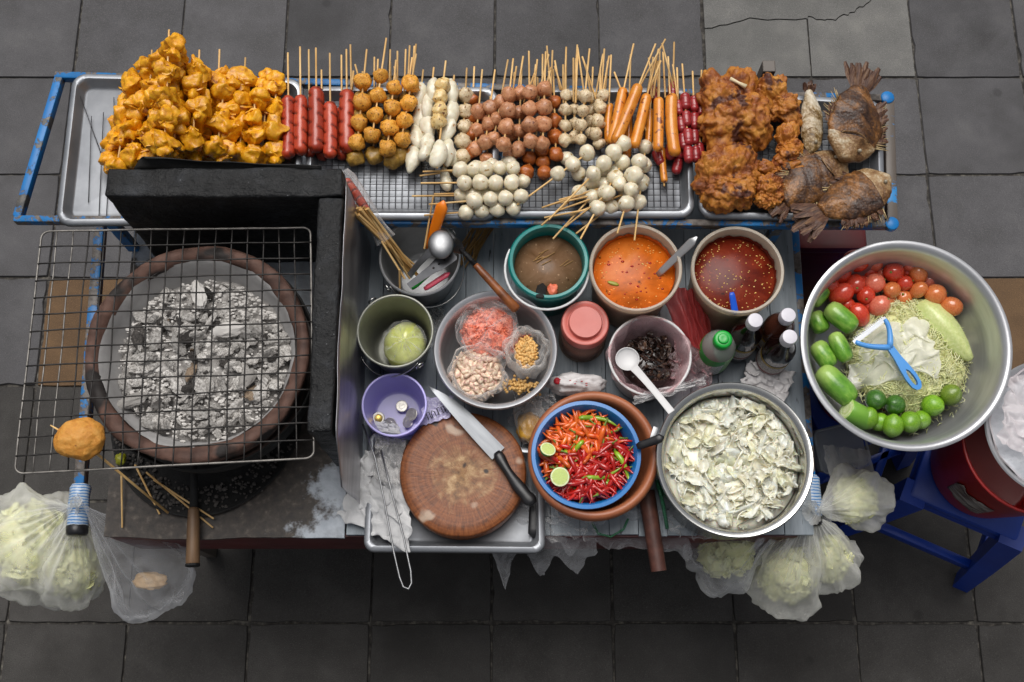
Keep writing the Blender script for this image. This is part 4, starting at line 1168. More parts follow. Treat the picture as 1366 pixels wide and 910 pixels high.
# utensil bucket -----------------------------------------------------
zu = D + .135
p = rimpos(560, 343, zu); ru = 52 * mpp(343, zu)
ub = thing('utensil_bucket', 'grey metal bucket holding chopsticks, ladle and knives', 'bucket', (p.x, p.y, D))
obj('shell', MB().lathe(vessel_prof(ru, ru * .78, .135), 48).mesh('shell', True, 60), M['alu_dull'], ub)
handle_ear(ub, ru, .135, .75, M['steel']); handle_ear(ub, ru, .135, .75 + PI, M['steel'])
wire_handle(ub, ru, .122, .75 - PI, .75, 0, M['steel'], .0016, .055, .006)
def rod(name, a, b, r0, r1, m, label, cat, group=None, seg=8, n=2, bend=None):
    a, b = Vector(a), Vector(b)
    c = (a + b) / 2
    pts = [a.lerp(b, k / n) - c + (Vector(bend) * math.sin(k / n * PI) if bend else Vector()) for k in range(n + 1)]
    return obj(name, MB().tube(pts, [lerp(r0, r1, k / n) for k in range(n + 1)], seg).mesh(name, True, 50), m, None, c, label=label, cat=cat, group=group)
bot = Vector((p.x, p.y, D + .03))
for k in range(13):
    e = at(474 + rnd.uniform(-4, 8) + (k % 4) * 4, 272 + rnd.uniform(-3, 6) + (k % 5) * 3, zu + .075 + (k % 3) * .006)
    b_ = at(548 + rnd.uniform(-12, 12), 362 + rnd.uniform(-10, 10), zu - .055)
    rod('chopstick', e, b_, .0034, .0022, M['wood_stick'] if k % 3 else M['dark_stick'], 'wooden chopstick in the bundle leaning out of the utensil bucket', 'chopstick', 'chopsticks in the utensil bucket', 6)
rod('chopstick', at(509, 322, zu + .03), at(540, 372, zu - .01), .0022, .0022, M['wood_stick'], 'short bamboo stick lying over the near rim of the utensil bucket', 'stick', None, 6)
rod('chopstick', at(533, 360, zu + .006), at(534, 402, zu - .05), .0022, .0022, M['wood_stick'], 'thin stick end hanging down over the steel bucket', 'stick', None, 6)
# leftover sausage on sticks in a clear sleeve
sg = thing('bagged_sausage', 'red sausage in a clear plastic sleeve leaning against the wind guard', 'sausage', at(477, 262, RK + .03))
d_ = at(500, 300, RK + .01) - at(460, 240, RK + .05)
obj('sausage', FM['sausage'][1], M['sausage'], sg, (0, 0, 0), seg_quat(d_), .042)
obj('stick', MB().tube([d_ * .2, d_ * 1.55], .0022, 6), M['wood_stick'], sg)
M['film'] = film('clear_plastic', '#ffffff', .05, .65, .12, trl=.3, cloud=.22)
obj('sleeve', MB().lathe([(.012, -.055), (.017, -.04), (.0165, .0), (.017, .04), (.015, .07), (.019, .10)], 20, fn=lambda a, i, r, z: (r * .2 * math.sin(5 * a + i), 0)).xf(seg_quat(d_).to_matrix().to_4x4()), M['film'], sg)
# orange handled knife, ladle, slotted turner, coloured handles
M['orange_plastic'] = mat('orange_plastic', [(.3, '#d96a06'), (.7, '#e87d12')], 10, .35, .1, 60)
M['green_plastic'] = mat('green_plastic', '#169a2c', 10, .3, .05, 60)
M['pink_plastic'] = mat('pink_plastic', '#d9546a', 10, .35, .05, 60)
def flat_handle(name, a, b, w0, w1, th, m, label, cat, n=8):
    a, b = Vector(a), Vector(b); L = (b - a).length
    mb = MB(); seg = 14; vs, fs = [], []
    for i in range(n + 1):
        t = i / n; e = min(1, math.sin(PI * min(1, (t + .06) * .94)) * 3.0) ** .5
        for k in range(seg):
            w = 2 * PI * k / seg
            cs, sn = math.cos(w), math.sin(w)
            vs.append(Vector((lerp(w0, w1, t) * e * (abs(cs) ** .7) * (1 if cs > 0 else -1), t * L, th * e * (abs(sn) ** .7) * (1 if sn > 0 else -1))))
    for i in range(n):
        for k in range(seg):
            k2 = (k + 1) % seg; fs.append((i * seg + k, i * seg + k2, (i + 1) * seg + k2, (i + 1) * seg + k))
    fs.append(tuple(range(seg))[::-1]); fs.append(tuple(n * seg + k for k in range(seg)))
    mb.add(vs, fs)
    return obj(name, mb, m, None, a, (b - a).to_track_quat('Y', 'Z'), label=label, cat=cat)
flat_handle('knife', at(572, 332, zu - .01), at(592, 268, zu + .075), .0095, .0125, .006, M['orange_plastic'], 'orange plastic knife handle sticking up out of the utensil bucket', 'knife')
flat_handle('utensil', at(548, 384, zu - .015), at(585, 352, zu + .004), .0085, .007, .004, M['green_plastic'], 'bright green plastic handle lying inside the utensil bucket', 'utensil')
flat_handle('utensil', at(566, 386, zu - .010), at(600, 364, zu + .001), .005, .0055, .004, M['pink_plastic'], 'pink plastic handle beside the green one in the bucket', 'utensil')
rod('chopstick', at(566, 332, zu + .01), at(578, 262, zu + .06), .0019, .0016, M['wood_stick'], 'thin stick beside the orange knife handle', 'stick', None, 6)
def ladle(name, bowl_c, R, h_end, m, label, m_h=None, depth=.6, cat='ladle', hw=.006, tilt=None, cap_len=0):
    bc, he = Vector(bowl_c), Vector(h_end)
    T = thing(name, label, cat, bc)
    prof = []
    for k in range(9):
        a = k / 8 * PI / 2
        prof.append((R * math.sin(a), -R * depth * math.cos(a)))
    inner = [(r * .95, z * .93 + .0002) for r, z in prof[::-1]]
    inner[-1] = (0, inner[-1][1])
    o = obj('bowl', MB().lathe(prof + [(R * 1.02, .0008)] + inner, 32), m, T, (0, 0, 0), tilt or (0, 0, 0))
    d = he - bc; dn = Vector((d.x, d.y, 0)).normalized()
    s = dn * R * .93
    L = (d - s).length
    q = (d - s).to_track_quat('Y', 'Z')
    mb = MB()
    n = 10; vs, fs = [], []
    for i in range(n + 1):
        t = i / n; w = hw * (1.0 + .5 * (1 - t) ** 3 + .25 * t)
        zz = .004 * math.sin(t * PI)
        for sx, sz in ((-1, -.6), (1, -.6), (1, .5), (0.5, 1), (-0.5, 1), (-1, .5)):
            vs.append(Vector((sx * w, t * L, zz + sz * .0014)))
    for i in range(n):
        for k in range(6): fs.append((i * 6 + k, i * 6 + (k + 1) % 6, i * 6 + 6 + (k + 1) % 6, i * 6 + 6 + k))
    fs += [tuple(range(6))[::-1], tuple(n * 6 + k for k in range(6))]
    mb.add(vs, fs)
    obj('handle', mb.mesh('handle', True, 40), m_h or m, T, s, q)
    return T
# dome side up: the ladle rests upside down
ld = ladle('steel_ladle', at(588, 326, zu + .05), .0255, at(546, 368, zu - .0), M['thin_steel'], 'stainless ladle with its round head up, leaning in the utensil bucket', depth=.5, hw=.005, tilt=(PI, 0, 0))
ld.children[0].scale = (.95, 1.15, .75)
# slotted turner
a_, b_ = at(545, 382, zu + .01), at(606, 338, zu + .03)
tv = thing('slotted_turner', 'perforated steel turner lying across the utensil bucket', 'turner', a_)
Lt = (b_ - a_).length
tm = MB()
ws = [(-.006, 0), (-.009, Lt * .5), (-.0135, Lt * .68), (-.0135, Lt * .97), (-.010, Lt), (.010, Lt), (.0135, Lt * .97), (.0135, Lt * .68), (.009, Lt * .5), (.006, 0)]
tm.prism(ws, 0, .0014)
qt = (b_ - a_).to_track_quat('Y', 'Z')
M['dull_steel'] = mat('dull_steel', [(.3, '#3e3f42'), (.7, '#5d5e61')], 12, .4, .1, 60, .0005, metal=.8)
obj('blade', tm.mesh('blade', False), M['dull_steel'], tv, (0, 0, 0), qt)
for k in range(4):
    obj('hole', MB().lathe([(0, 0), (.0022, 0), (.0022, .0006), (0, .0006)], 10), M['soot'], tv, qt.to_matrix() @ Vector((0, Lt * (.55 + .12 * k), .0013)), qt)
# turner with wooden grip leaning from the bucket over the bowl rim
a_, b_ = at(690, 414, D + .150), at(622, 340, zu + .034)
wt = thing('wooden_handled_turner', 'turner with scorched wooden handle lying from bucket to spice bowl', 'turner', a_)
d_ = b_ - a_
obj('handle', MB().tube([d_ * 0, d_ * .03, d_ * .3, d_ * .62, d_ * .78, d_ * .82], [.007, .0098, .0088, .0078, .0068, .0055], 12), M['handle_wood'], wt)
obj('shank', MB().tube([d_ * .80, d_ * 1.0, d_ * 1.12 + Vector((0, 0, -.006))], [.0055, .0052, .004], 8), M['black_iron'], wt)
qd = d_.to_track_quat('Y', 'Z')
obj('blade', MB().prism([(-.004, 0), (-.016, .03), (-.018, .07), (.018, .07), (.016, .03), (.004, 0)], -.001, .001).mesh('blade', False), M['steel'], wt, d_ * 1.05 + Vector((0, 0, -.004)), (d_ + Vector((0, 0, -.12))).to_track_quat('Y', 'Z'))
# bundle of spare skewers lying on the deck under the rack
for k in range(22):
    a_ = at(612 + rnd.uniform(-6, 20), 345 + rnd.uniform(-10, 12), D + .006 + rnd.random() * .014); b_ = at(655 + rnd.uniform(-20, 14), 290 + rnd.uniform(-12, 8), D + .006 + rnd.random() * .014)
    rod('spare_skewer', a_, b_, .0015, .0015, M['dark_stick'], 'old bamboo skewer in the spare bundle on the deck behind the utensil bucket', 'skewer stick', 'spare skewers behind the utensil bucket', 5)

# green-grey pail with a bag of liquid --------------------------------
zp = D + .13
p = rimpos(527, 441, zp); rp_ = 49.5 * mpp(441, zp)
pail = thing('metal_pail', 'dull metal pail with a bag of yellow green liquid inside', 'pail', (p.x, p.y, D))
obj('shell', MB().lathe(vessel_prof(rp_, rp_ * .80, .13, lip=.003), 48).mesh('shell', True, 60), M['pot_grimy'], pail)
handle_ear(pail, rp_, .13, 2.2, M['steel']); handle_ear(pail, rp_, .13, 2.2 + PI, M['steel'])
wire_handle(pail, rp_, .118, 2.2, 2.2 + PI, 0, M['steel'], .0016, .06, .004)
M['lime_juice'] = mat('yellow_green_liquid', [(.3, '#c0c765'), (.7, '#d6da86')], 12, .25, .1, 40, coat=.5, sss=.2, rvar=.1)
lj = thing('bag_of_liquid', 'clear bag of yellow green liquid lying in the metal pail', 'bag', (p.x + .012, p.y - .006, D + .005))
def bagblob(mb, rx, ry, rz, seed, amp=.12): return mb.blob(4, lambda q: Vector((q.x * rx, q.y * ry, (q.z + .9) * rz)) * (1 + amp * FB(q, 1.6, seed)) )
obj('liquid', bagblob(MB(), .042, .047, .040, 4, .07), M['lime_juice'], lj, (0, 0, .002))
def crumple(mb, R, seed, nu=40, nv=14, h=.02, z=0.0, fold=9):
    """puckered bag mouth: a skirt of folds gathered toward a knot"""
    def f(u, v):
        a = 2 * PI * u
        r = R * (1 - v) ** .8 + .004
        w = math.sin(fold * a + 3 * N((math.cos(a) * 2, math.sin(a) * 2, v), 1, seed)) * .0045 * min(1, v * 3) + .006 * N((math.cos(a) * 3, math.sin(a) * 3, v * 3), 1, seed + 2)
        return ((r + w * .6) * math.cos(a), (r + w * .6) * math.sin(a), z + h * v + w)
    return mb.grid(nu, nv, f, True)
obj('bag_skin', crumple(MB(), .04, 5, z=.068, h=.016), M['film'], lj)

# purple tub with coins -------------------------------------------------
zt_ = D + .085
p = rimpos(526, 540, zt_); rt_ = 42 * mpp(540, zt_)
def tinted(name, col, alpha, rough=.15, trl=.5):
    t = NT(name)
    tr = t.n('ShaderNodeBsdfTransparent'); tr.inputs[0].default_value = hx(col, 1.0)
    pr = t.bsdf(hx(col), rough, 0, t.bump(t.noise(14, 3, .5), .1, .002), spec=.5)
    tl = t.n('ShaderNodeBsdfTranslucent'); tl.inputs[0].default_value = hx(col)
    m1 = t.n('ShaderNodeMixShader'); m1.inputs[0].default_value = trl
    t.l(pr, m1.inputs[1]); t.l(tl.outputs[0], m1.inputs[2])
    m2 = t.n('ShaderNodeMixShader'); m2.inputs[0].default_value = alpha
    t.l(tr.outputs[0], m2.inputs[1]); t.l(m1.outputs[0], m2.inputs[2])
    return t.done(m2.outputs[0])
M['purple'] = tinted('purple_plastic', '#cbc4f6', .90, trl=.35)
M['purple_rim'] = mat('purple_plastic_rim', '#bdb6f2', 10, .3, .05, rvar=0)
tub = thing('coin_tub', 'round lilac plastic tub holding a few coins', 'tub', (p.x, p.y, D))
obj('shell', MB().lathe(vessel_prof(rt_, rt_ * .82, .085, lip=.001, base_round=.006), 48).mesh('shell', True, 60), M['purple'], tub)
obj('rim', MB().tube([(math.cos(a) * (rt_ + .0005), math.sin(a) * (rt_ + .0005), .0855) for a in [2 * PI * k / 48 for k in range(48)]], .0023, 8, closed=True), M['purple_rim'], tub)
M['coin_silver'] = mat('coin_silver', [(.3, '#a8a49c'), (.7, '#cbc8c0')], 60, .35, .4, 300, .0005, metal=.55)
M['coin_gold'] = mat('coin_brass', [(.3, '#b99a4e'), (.7, '#d4b96e')], 60, .35, .3, 300, .0005, metal=.9)
coin_me = MB().lathe([(0, -.0009), (.0118, -.0009), (.0124, -.0006), (.0124, .0008), (.0118, .0012), (.0108, .0012), (.0104, .0008), (.006, .0008), (.0055, .0013), (.002, .0014), (0, .0010)], 28).mesh('coin', True, 40)
for px, py, mm, tx, ty, lab, s in ((505, 558, 'coin_silver', .1, .1, 'two tone coin with brass centre lying nearest the tongs', 1.0), (521, 565, 'coin_silver', .5, -.5, 'silver coin leaning on the tub wall beside the two tone coin', 1.0), (536, 542, 'coin_silver', .1, 0, 'silver coin lying flat, farthest up in the lilac tub', .95), (549, 553, 'coin_silver', -.3, -.35, 'larger silver coin leaning by the knife side of the tub', 1.05), (544, 563, 'coin_silver', .5, .6, 'dull coin tilted under the larger silver coin', .95)):
    q = at(px, py, D + .013)
    T = thing('coin', lab, 'coin', q, (tx, ty, rnd.random()), 'coins in the lilac tub')
    obj('disc', coin_me, M[mm], T, scale=s)
    if 'brass' in lab: obj('brass_centre', MB().lathe([(0, .0014), (.0078, .0014), (.0082, .0010), (.0082, .0003)], 24), M['coin_gold'], T)

# big aluminium bowl with three bags ------------------------------------
zb = D + .115
p = rimpos(661, 466, zb); rb2 = 79 * mpp(466, zb)
M['alu_bowl'] = mat('spun_aluminium', [(.3, '#a7a8ab'), (.7, '#c9cacd')], 5, .36, .15, 40, .001, metal=.7, stretch=(1, 1, 8), rvar=.08)
bowl = thing('spice_bowl', 'thick rimmed aluminium bowl holding three bags of ingredients', 'bowl', (p.x, p.y, D))
obj('shell', MB().lathe([(0, 0), (rb2 * .55, 0), (rb2 * .78, .02), (rb2 * .95, .075), (rb2 * .965, .100), (rb2 * 1.02, .106), (rb2 * 1.045, .111), (rb2 * 1.05, .115), (rb2 * 1.03, .118), (rb2 * .97, .116), (rb2 * .935, .110), (rb2 * .92, .098), (rb2 * .90, .07), (rb2 * .74, .022), (rb2 * .5, .004), (0, .003)], 64).mesh('shell', True, 60), M['alu_bowl'], bowl)
M['shrimp'] = mat('dried_shrimp', [(.25, '#b5452a'), (.5, '#dc7556'), (.8, '#e8a68c')], 90, .5, .4, 150, vary=.2)
M['garlic'] = mat('garlic', [(.25, '#a5686a'), (.40, '#cfa596'), (.55, '#e0cbb0'), (.8, '#f0e6d2')], 1.6, .4, .3, 10, vary=.2)
M['peanut'] = mat('peanut', [(.25, '#b98040'), (.5, '#dcae66'), (.8, '#efd29a')], 2, .5, .3, 10, vary=.15)
def open_bag(c, R, h, label, name, flare, seed, tilt, mfilm):
    T = thing(name, label, 'bag', c, tilt)
    def fn(a, i, r, z):
        w = math.sin(7 * a + seed + 2 * N((math.cos(a), math.sin(a), z * 20), 1.5, seed)) 
        k = max(0, (i - 4)) / 5
        return (.005 * k * w + r * .10 * FB((math.cos(a) * 1.4, math.sin(a) * 1.4, z * 18), 1, seed), .007 * k * math.sin(4 * a + seed) + .006 * k * N((math.cos(a) * 3, math.sin(a) * 3, 1), 1, seed))
    obj('skin', MB().lathe([(R * .5, 0), (R * .9, .008), (R, h * .35), (R * 1.0, h * .6), (R * .96, h * .85), (R * .90, h), (R * .96 * flare, h * 1.18), (R * 1.06 * flare, h * 1.2), (R * 1.12 * flare, h * 1.08), (R * 1.1 * flare, h * .9)], 72, fn=fn), mfilm, T)
    return T
M['film_milky'] = film('milky_plastic', '#f4f2f0', .12, .75, .14, trl=.35, cloud=.35, scale=45)
zin = D + .035
# shrimp
c = at(652, 440, D + .09)
T = open_bag((c.x, c.y, zin), .056, .052, 'clear bag stuffed with pink orange dried shrimp', 'shrimp_bag', .95, 3, (.05, -.05, 0), M['film'])
mb = MB()
mb.blob(4, lambda q: Vector((q.x * .053, q.y * .050, .028 + q.z * .034)) * (1 + .1 * FB(q, 3, 2)))
for k in range(420):
    u, v = rnd.uniform(0, 2 * PI), math.acos(1 - 1.1 * rnd.random())
    n_ = Vector((math.sin(v) * math.cos(u), math.sin(v) * math.sin(u), math.cos(v)))
    cc = Vector((n_.x * .052, n_.y * .049, .028 + n_.z * .036))
    e = Euler((rnd.uniform(0, 6), rnd.uniform(0, 6), rnd.uniform(0, 6))).to_matrix()
    s = rnd.uniform(.7, 1.2)
    pts = [cc + e @ Vector((.005 * s * math.cos(t_), .005 * s * math.sin(t_), 0)) for t_ in (0, .7, 1.4, 2.1, 2.8)]
    mb.tube(pts, [.0007, .0019 * s, .0022 * s, .0017 * s, .0006], 5)
obj('dried_shrimp', mb, M['shrimp'], None, (c.x, c.y, zin + .004), label='heap of pink orange dried shrimp inside the bag at the back of the bowl', cat='dried shrimp', kind='stuff')
obj('bag_fold', crumple(MB(), .058, 8, h=.014, z=.068, fold=7), M['film'], T)
# loose shrimp between bags
mb = MB()
for k in range(220):
    cc = Vector((rnd.gauss(.034, .016), rnd.gauss(-.020, .012), rnd.uniform(.0, .018)))
    e = Euler((rnd.uniform(0, 6), rnd.uniform(0, 6), rnd.uniform(0, 6))).to_matrix()
    mb.tube([cc + e @ Vector((.005 * math.cos(t_), .005 * math.sin(t_), 0)) for t_ in (0, .9, 1.8, 2.7)], [.0007, .0019, .0019, .0007], 5)
mb.blob(3, lambda q: Vector((.03 + q.x * .04, -.015 + q.y * .03, q.z * .016)) * (1 + .15 * N(q, 3, 1)))
obj('dried_shrimp', mb, M['shrimp'], None, (c.x, c.y, zin + .025), label='deeper orange shrimp spilling out between the bags in the bowl', cat='dried shrimp', kind='stuff')
# garlic cloves
c = at(636, 497, D + .085)
T = open_bag((c.x, c.y, zin), .050, .056, 'open plastic bag of unpeeled garlic cloves in the spice bowl', 'garlic_bag', 1.02, 5, (0, .06, 0), M['film_milky'])
def clove(seed):
    mb = MB()
    mb.lathe([(0, -1), (.25, -.92), (.52, -.6), (.62, -.2), (.52, .25), (.3, .65), (.12, .95), (.06, 1.1), (0, 1.12)], 12, fn=lambda a, i, r, z: (r * .25 * math.cos(2 * a + seed), 0))
    for v in mb.v: v.x += .22 * v.z ** 2
    return mb.mesh('clove')
clv = [clove(s) for s in range(3)]
GT = thing('garlic_heap', 'pinkish garlic cloves heaped in the open bag', 'garlic', (c.x, c.y, zin + .03))
obj('core', MB().blob(3, lambda q: Vector((q.x * .044, q.y * .046, q.z * .026)) * (1 + .1 * N(q, 3, 1))), M['garlic'], GT)
for k in range(150):
    a = k * 2.39996; r = .050 * math.sqrt((k % 75 + .5) / 75)
    obj('clove', rnd.choice(clv), M['garlic'], GT, (r * math.cos(a) + rnd.gauss(0, .001), r * math.sin(a) + rnd.gauss(0, .001), .029 - r * r * 8 + rnd.uniform(-.003, .003) - (k // 75) * .006), (rnd.uniform(1.1, 2.0), rnd.uniform(-.4, .4), rnd.uniform(0, 6)), rnd.uniform(.0068, .0098))
# peanuts
c = at(702, 472, D + .085)
T = open_bag((c.x, c.y, zin), .040, .060, 'milky plastic bag gathered round roasted peanuts', 'peanut_bag', 1.0, 7, (-.05, .03, 0), M['film_milky'])
obj('bag_fold', MB().grid(48, 8, lambda u, v: ((lerp(.042, .024, v) + .003 * math.sin(9 * 2 * PI * u)) * math.cos(2 * PI * u), (lerp(.054, .032, v) + .003 * math.sin(9 * 2 * PI * u)) * math.sin(2 * PI * u), .052 + .022 * math.sin(v * 2.4) + .002 * math.sin(11 * 2 * PI * u)), True), M['film_milky'], T)
pm = [ball_mesh('peanut_half', .25, s, 2, (1.35, .8, .65)) for s in range(3)]
PT = thing('peanut_heap', 'golden roasted peanut halves in the milky bag', 'peanuts', (c.x, c.y, zin + .05))
obj('core', MB().blob(3, lambda q: Vector((q.x * .022, q.y * .03, q.z * .02 - .004))), M['peanut'], PT)
for k in range(90):
    a = k * 2.39996; r = .030 * math.sqrt((k + .5) / 90)
    obj('nut', rnd.choice(pm), M['peanut'], PT, (r * .75 * math.cos(a), r * 1.05 * math.sin(a), .018 - r * r * 12 + rnd.uniform(-.002, .002)), (rnd.uniform(0, 6), rnd.uniform(0, 6), rnd.uniform(0, 6)), rnd.uniform(.0036, .005))
mb = MB()
for k in range(140): mb.blob(1, lambda q: q * .0035 * (1 + .3 * N(q, 2, k)), (rnd.gauss(0, .02), rnd.gauss(0, .008), rnd.uniform(0, .012)))
q_ = at(694, 515, D + .06)
obj('crushed_peanuts', mb, M['peanut'], None, q_, label='crushed peanuts in the bottom of the bowl below the peanut bag', cat='peanuts', kind='stuff')

# tray with chopping board, knife --------------------------------------
zc2 = D + .024
tray([at(492, 575, zc2), at(486, 735, zc2), at(726, 737, zc2), at(724, 600, zc2)], 'shallow white metal tray under the chopping board', zc2, .022, m=M['tray'], wire=False, rad=.02, name='board_tray')
t = NT('chopping_wood')
g = t.n('ShaderNodeVectorMath', operation='LENGTH'); t.l(t.obj, g.inputs[0])
sep = t.n('ShaderNodeSeparateXYZ'); t.l(t.obj, sep.inputs[0])
ang = t.math('ARCTAN2', sep.outputs[1], sep.outputs[0])
cmb = t.n('ShaderNodeCombineXYZ'); t.l(t.math('MULTIPLY', ang, 6.0), cmb.inputs[0]); t.l(t.math('MULTIPLY', g.outputs['Value'], 14.0), cmb.inputs[1])
rad_ = t.noise(3.5, 6, .6, cmb.outputs[0])
cmb2 = t.n('ShaderNodeCombineXYZ'); t.l(t.math('MULTIPLY', g.outputs['Value'], 260.0), cmb2.inputs[0]); t.l(t.math('MULTIPLY', ang, .6), cmb2.inputs[1])
rings = t.noise(1.0, 3, .5, cmb2.outputs[0])
c_ = t.ramp(t.math('ADD', t.math('MULTIPLY', rad_, .6), t.math('MULTIPLY', rings, .4)), [(.33, hx('#482610')), (.5, hx('#78421e')), (.68, hx('#92582e'))])
wear = t.math('ADD', g.outputs['Value'], t.math('MULTIPLY', t.math('SUBTRACT', t.noise(26, 7, .7, t.obj, .6), .5), .16))
c_ = t.mix(t.ramp(wear, [(.040, (1, 1, 1, 1)), (.085, (0, 0, 0, 1))]), c_, t.ramp(t.noise(60, 6, .6, t.obj), [(.32, hx('#4a2f1a')), (.48, hx('#8f6a42')), (.72, hx('#c9aa7e'))]))
c_ = t.mix(t.math('MULTIPLY', t.ramp(t.noise(20, 2, .4, t.obj), [(.66, (0, 0, 0, 1)), (.74, (1, 1, 1, 1))]), .6), c_, hx('#cbb8a4'))
c_ = t.mix(t.ramp(t.noise(33, 1, .3, t.obj), [(.24, (1, 1, 1, 1)), (.28, (0, 0, 0, 1))]), c_, hx('#22140c'))
M['chop'] = t.done(t.bsdf(c_, .5, 0, t.bump(t.math('ADD', rad_, t.noise(120, 6, .7, t.obj)), .45, .0015)))
zcb = D + .055
p = at(617, 631, zcb); rcb = 85 * mpp(631, zcb)
obj('chopping_board', MB().lathe([(0, 0), (rcb * .97, 0), (rcb * .995, .004), (rcb, .015), (rcb * .998, .040), (rcb * .985, .046), (rcb * .965, .0485), (rcb * .8, .049), (rcb * .5, .0478), (rcb * .2, .0465), (0, .046)], 80, fn=lambda a, i, r, z: (r * .008 * math.sin(3 * a + 1) + .0008 * N((math.cos(a) * 9, math.sin(a) * 9, z * 60), 1, 3), .0008 * N((r * math.cos(a) * 30, r * math.sin(a) * 30, 2), 1, 4) if i > 5 else 0)), M['chop'], None, (p.x, p.y, D + .006), label='thick round wooden chopping board with pale worn centre', cat='chopping board')
# knife
zk = D + .0575
tip, heel, hend = at(573, 512, zk + .03), at(664, 606, zk + .003), at(708, 668, zk + .006)
kn = thing('kitchen_knife', 'big kitchen knife with black handle lying across the chopping board', 'knife', heel)
M['blade'] = mat('blade_steel', [(.3, '#85888c'), (.7, '#a2a5a9')], 9, .34, .12, 60, .0005, metal=.9, stretch=(6, 1, 1), rvar=.1)
Lb = (tip - heel).length
bl = []
n = 18
for i in range(n + 1):
    t_ = i / n; bl.append((-.0135 + .002 * t_ + .026 * max(0, t_ - .55) ** 2 * 3.0 * .45 * (t_), t_ * Lb * 1.0))
spine = [(-.0150 + .010 * t_ ** 1.5, t_ * Lb) for t_ in [i / n for i in range(n + 1)]]
edge = [(.0180 - .0215 * max(0, (t_ - .45) / .55) ** 2.2 - .002 * t_, t_ * Lb * .995) for t_ in [i / n for i in range(n, -1, -1)]]
bm_ = MB()
ns = len(spine)
vs = [Vector((x, y, .0016)) for x, y in spine] + [Vector((x, y, .0004)) for x, y in edge[::-1]] + [Vector((x, y, -.0010)) for x, y in spine] + [Vector((x, y, -.0002)) for x, y in edge[::-1]]
fs = []
for i in range(n):
    fs += [(i, i + 1, ns + i + 1, ns + i), (2 * ns + i, 3 * ns + i, 3 * ns + i + 1, 2 * ns + i + 1), (i, 2 * ns + i, 2 * ns + i + 1, i + 1), (ns + i, ns + i + 1, 3 * ns + i + 1, 3 * ns + i)]
fs += [(0, ns, 3 * ns, 2 * ns), (n, 2 * ns + n, 3 * ns + n, ns + n)]
bm_.add(vs, fs)
qk = (tip - heel).to_track_quat('Y', 'Z')
obj('blade', bm_.mesh('blade', True, 25), M['blade'], kn, (0, 0, 0), qk)
hd = (hend - heel)
hm = MB(); seg = 14; vs, fs = [], []
nn = 16
for i in range(nn + 1):
    t_ = i / nn
    w = .0105 + .0035 * math.cos(t_ * 9) * (t_ > .1) * .5 + .003 * (t_ > .85) - (.004 if i in (0, nn) else 0)
    off = -.004 * math.sin(t_ * PI)
    for k in range(seg):
        a = 2 * PI * k / seg
        vs.append(Vector((off + w * math.cos(a), -t_ * hd.length * 1.12 + .004, .0075 * math.sin(a) * (1 - .3 * (i in (0, nn))))))
for i in range(nn):
    for k in range(seg): fs.append((i * seg + k, i * seg + (k + 1) % seg, (i + 1) * seg + (k + 1) % seg, (i + 1) * seg + k))
fs += [tuple(range(seg)), tuple(nn * seg + k for k in range(seg))[::-1]]
hm.add(vs, fs)
obj('handle', hm, M['black_plastic'], kn, (0, 0, 0.004), (-hd).to_track_quat('Y', 'Z'))
flat_handle('knife', at(713, 668, D + .016), at(712, 718, D + .012), .0095, .0115, .006, M['black_plastic'], 'second dark knife handle lying in the tray beside the board', 'knife')
# paper, plastic sheets at the tray's outer corner
M['paper'] = mat('crumpled_paper', [(.3, '#b9b9ba'), (.7, '#dcdcdc')], 10, .7, .6, 26, .006, rvar=.05)
def sheet(name, quad, z, amp, m, label, cat, seed, n=34, fr=10, drop=None, sol=.0006, edge=.006):
    Q = [Vector(q) for q in quad]
    c = sum(Q, Vector()) / 4
    def f(u, v):
        q = Q[0].lerp(Q[3], u).lerp(Q[1].lerp(Q[2], u), v)
        w = Vector((u * 3, v * 3, seed))
        ridged = 1 - abs(noise.noise(w * fr * .22)) * 2
        q = q + Vector((N((u, v, 0), 8, seed) * edge, N((u, v, 5), 8, seed) * edge, z * 0 + amp * (ridged * .6 + N(w, fr * .5, 1) * .5 + .35)))
        if drop: q += Vector(drop(u, v))
        return q - c
    o = obj(name, MB().grid(n, n, f), m, None, c, label=label, cat=cat)
    if sol: o.modifiers.new('s', 'SOLIDIFY').thickness = sol
    return o
sheet('wrapping_paper', [at(488, 600, D + .03), at(452, 690, D + .004), at(545, 735, D + .028), at(552, 640, D + .03)], 0, .010, M['paper'], 'crumpled whitish paper sheet lying under the tongs at the tray corner', 'paper', 3, fr=9, edge=.012)
sheet('plastic_sheet', [at(500, 578, D + .06), at(500, 640, D + .04), at(540, 650, D + .036), at(540, 590, D + .05)], 0, .006, M['film_milky'], 'narrow crumpled plastic strip beside the tongs', 'plastic sheet', 6, n=24)
# tongs
tg = thing('wire_tongs', 'thin steel wire tongs whose looped end hangs over the front edge', 'tongs', at(540, 770, D + .07))
o_ = tg.location
ptsA = [at(484, 566, D + .05), at(500, 610, D + .062), at(512, 665, D + .064), at(525, 735, D + .066), at(533, 770, D + .068), at(538, 783, D + .069)]
ptsB = [at(545, 786, D + .0695), at(549, 778, D + .069), at(548, 762, D + .068), at(538, 715, D + .066), at(522, 655, D + .064), at(508, 600, D + .060)]
obj('bow', MB().tube([q - o_ for q in ptsA + ptsB], .0019, 8), M['thin_steel'], tg)
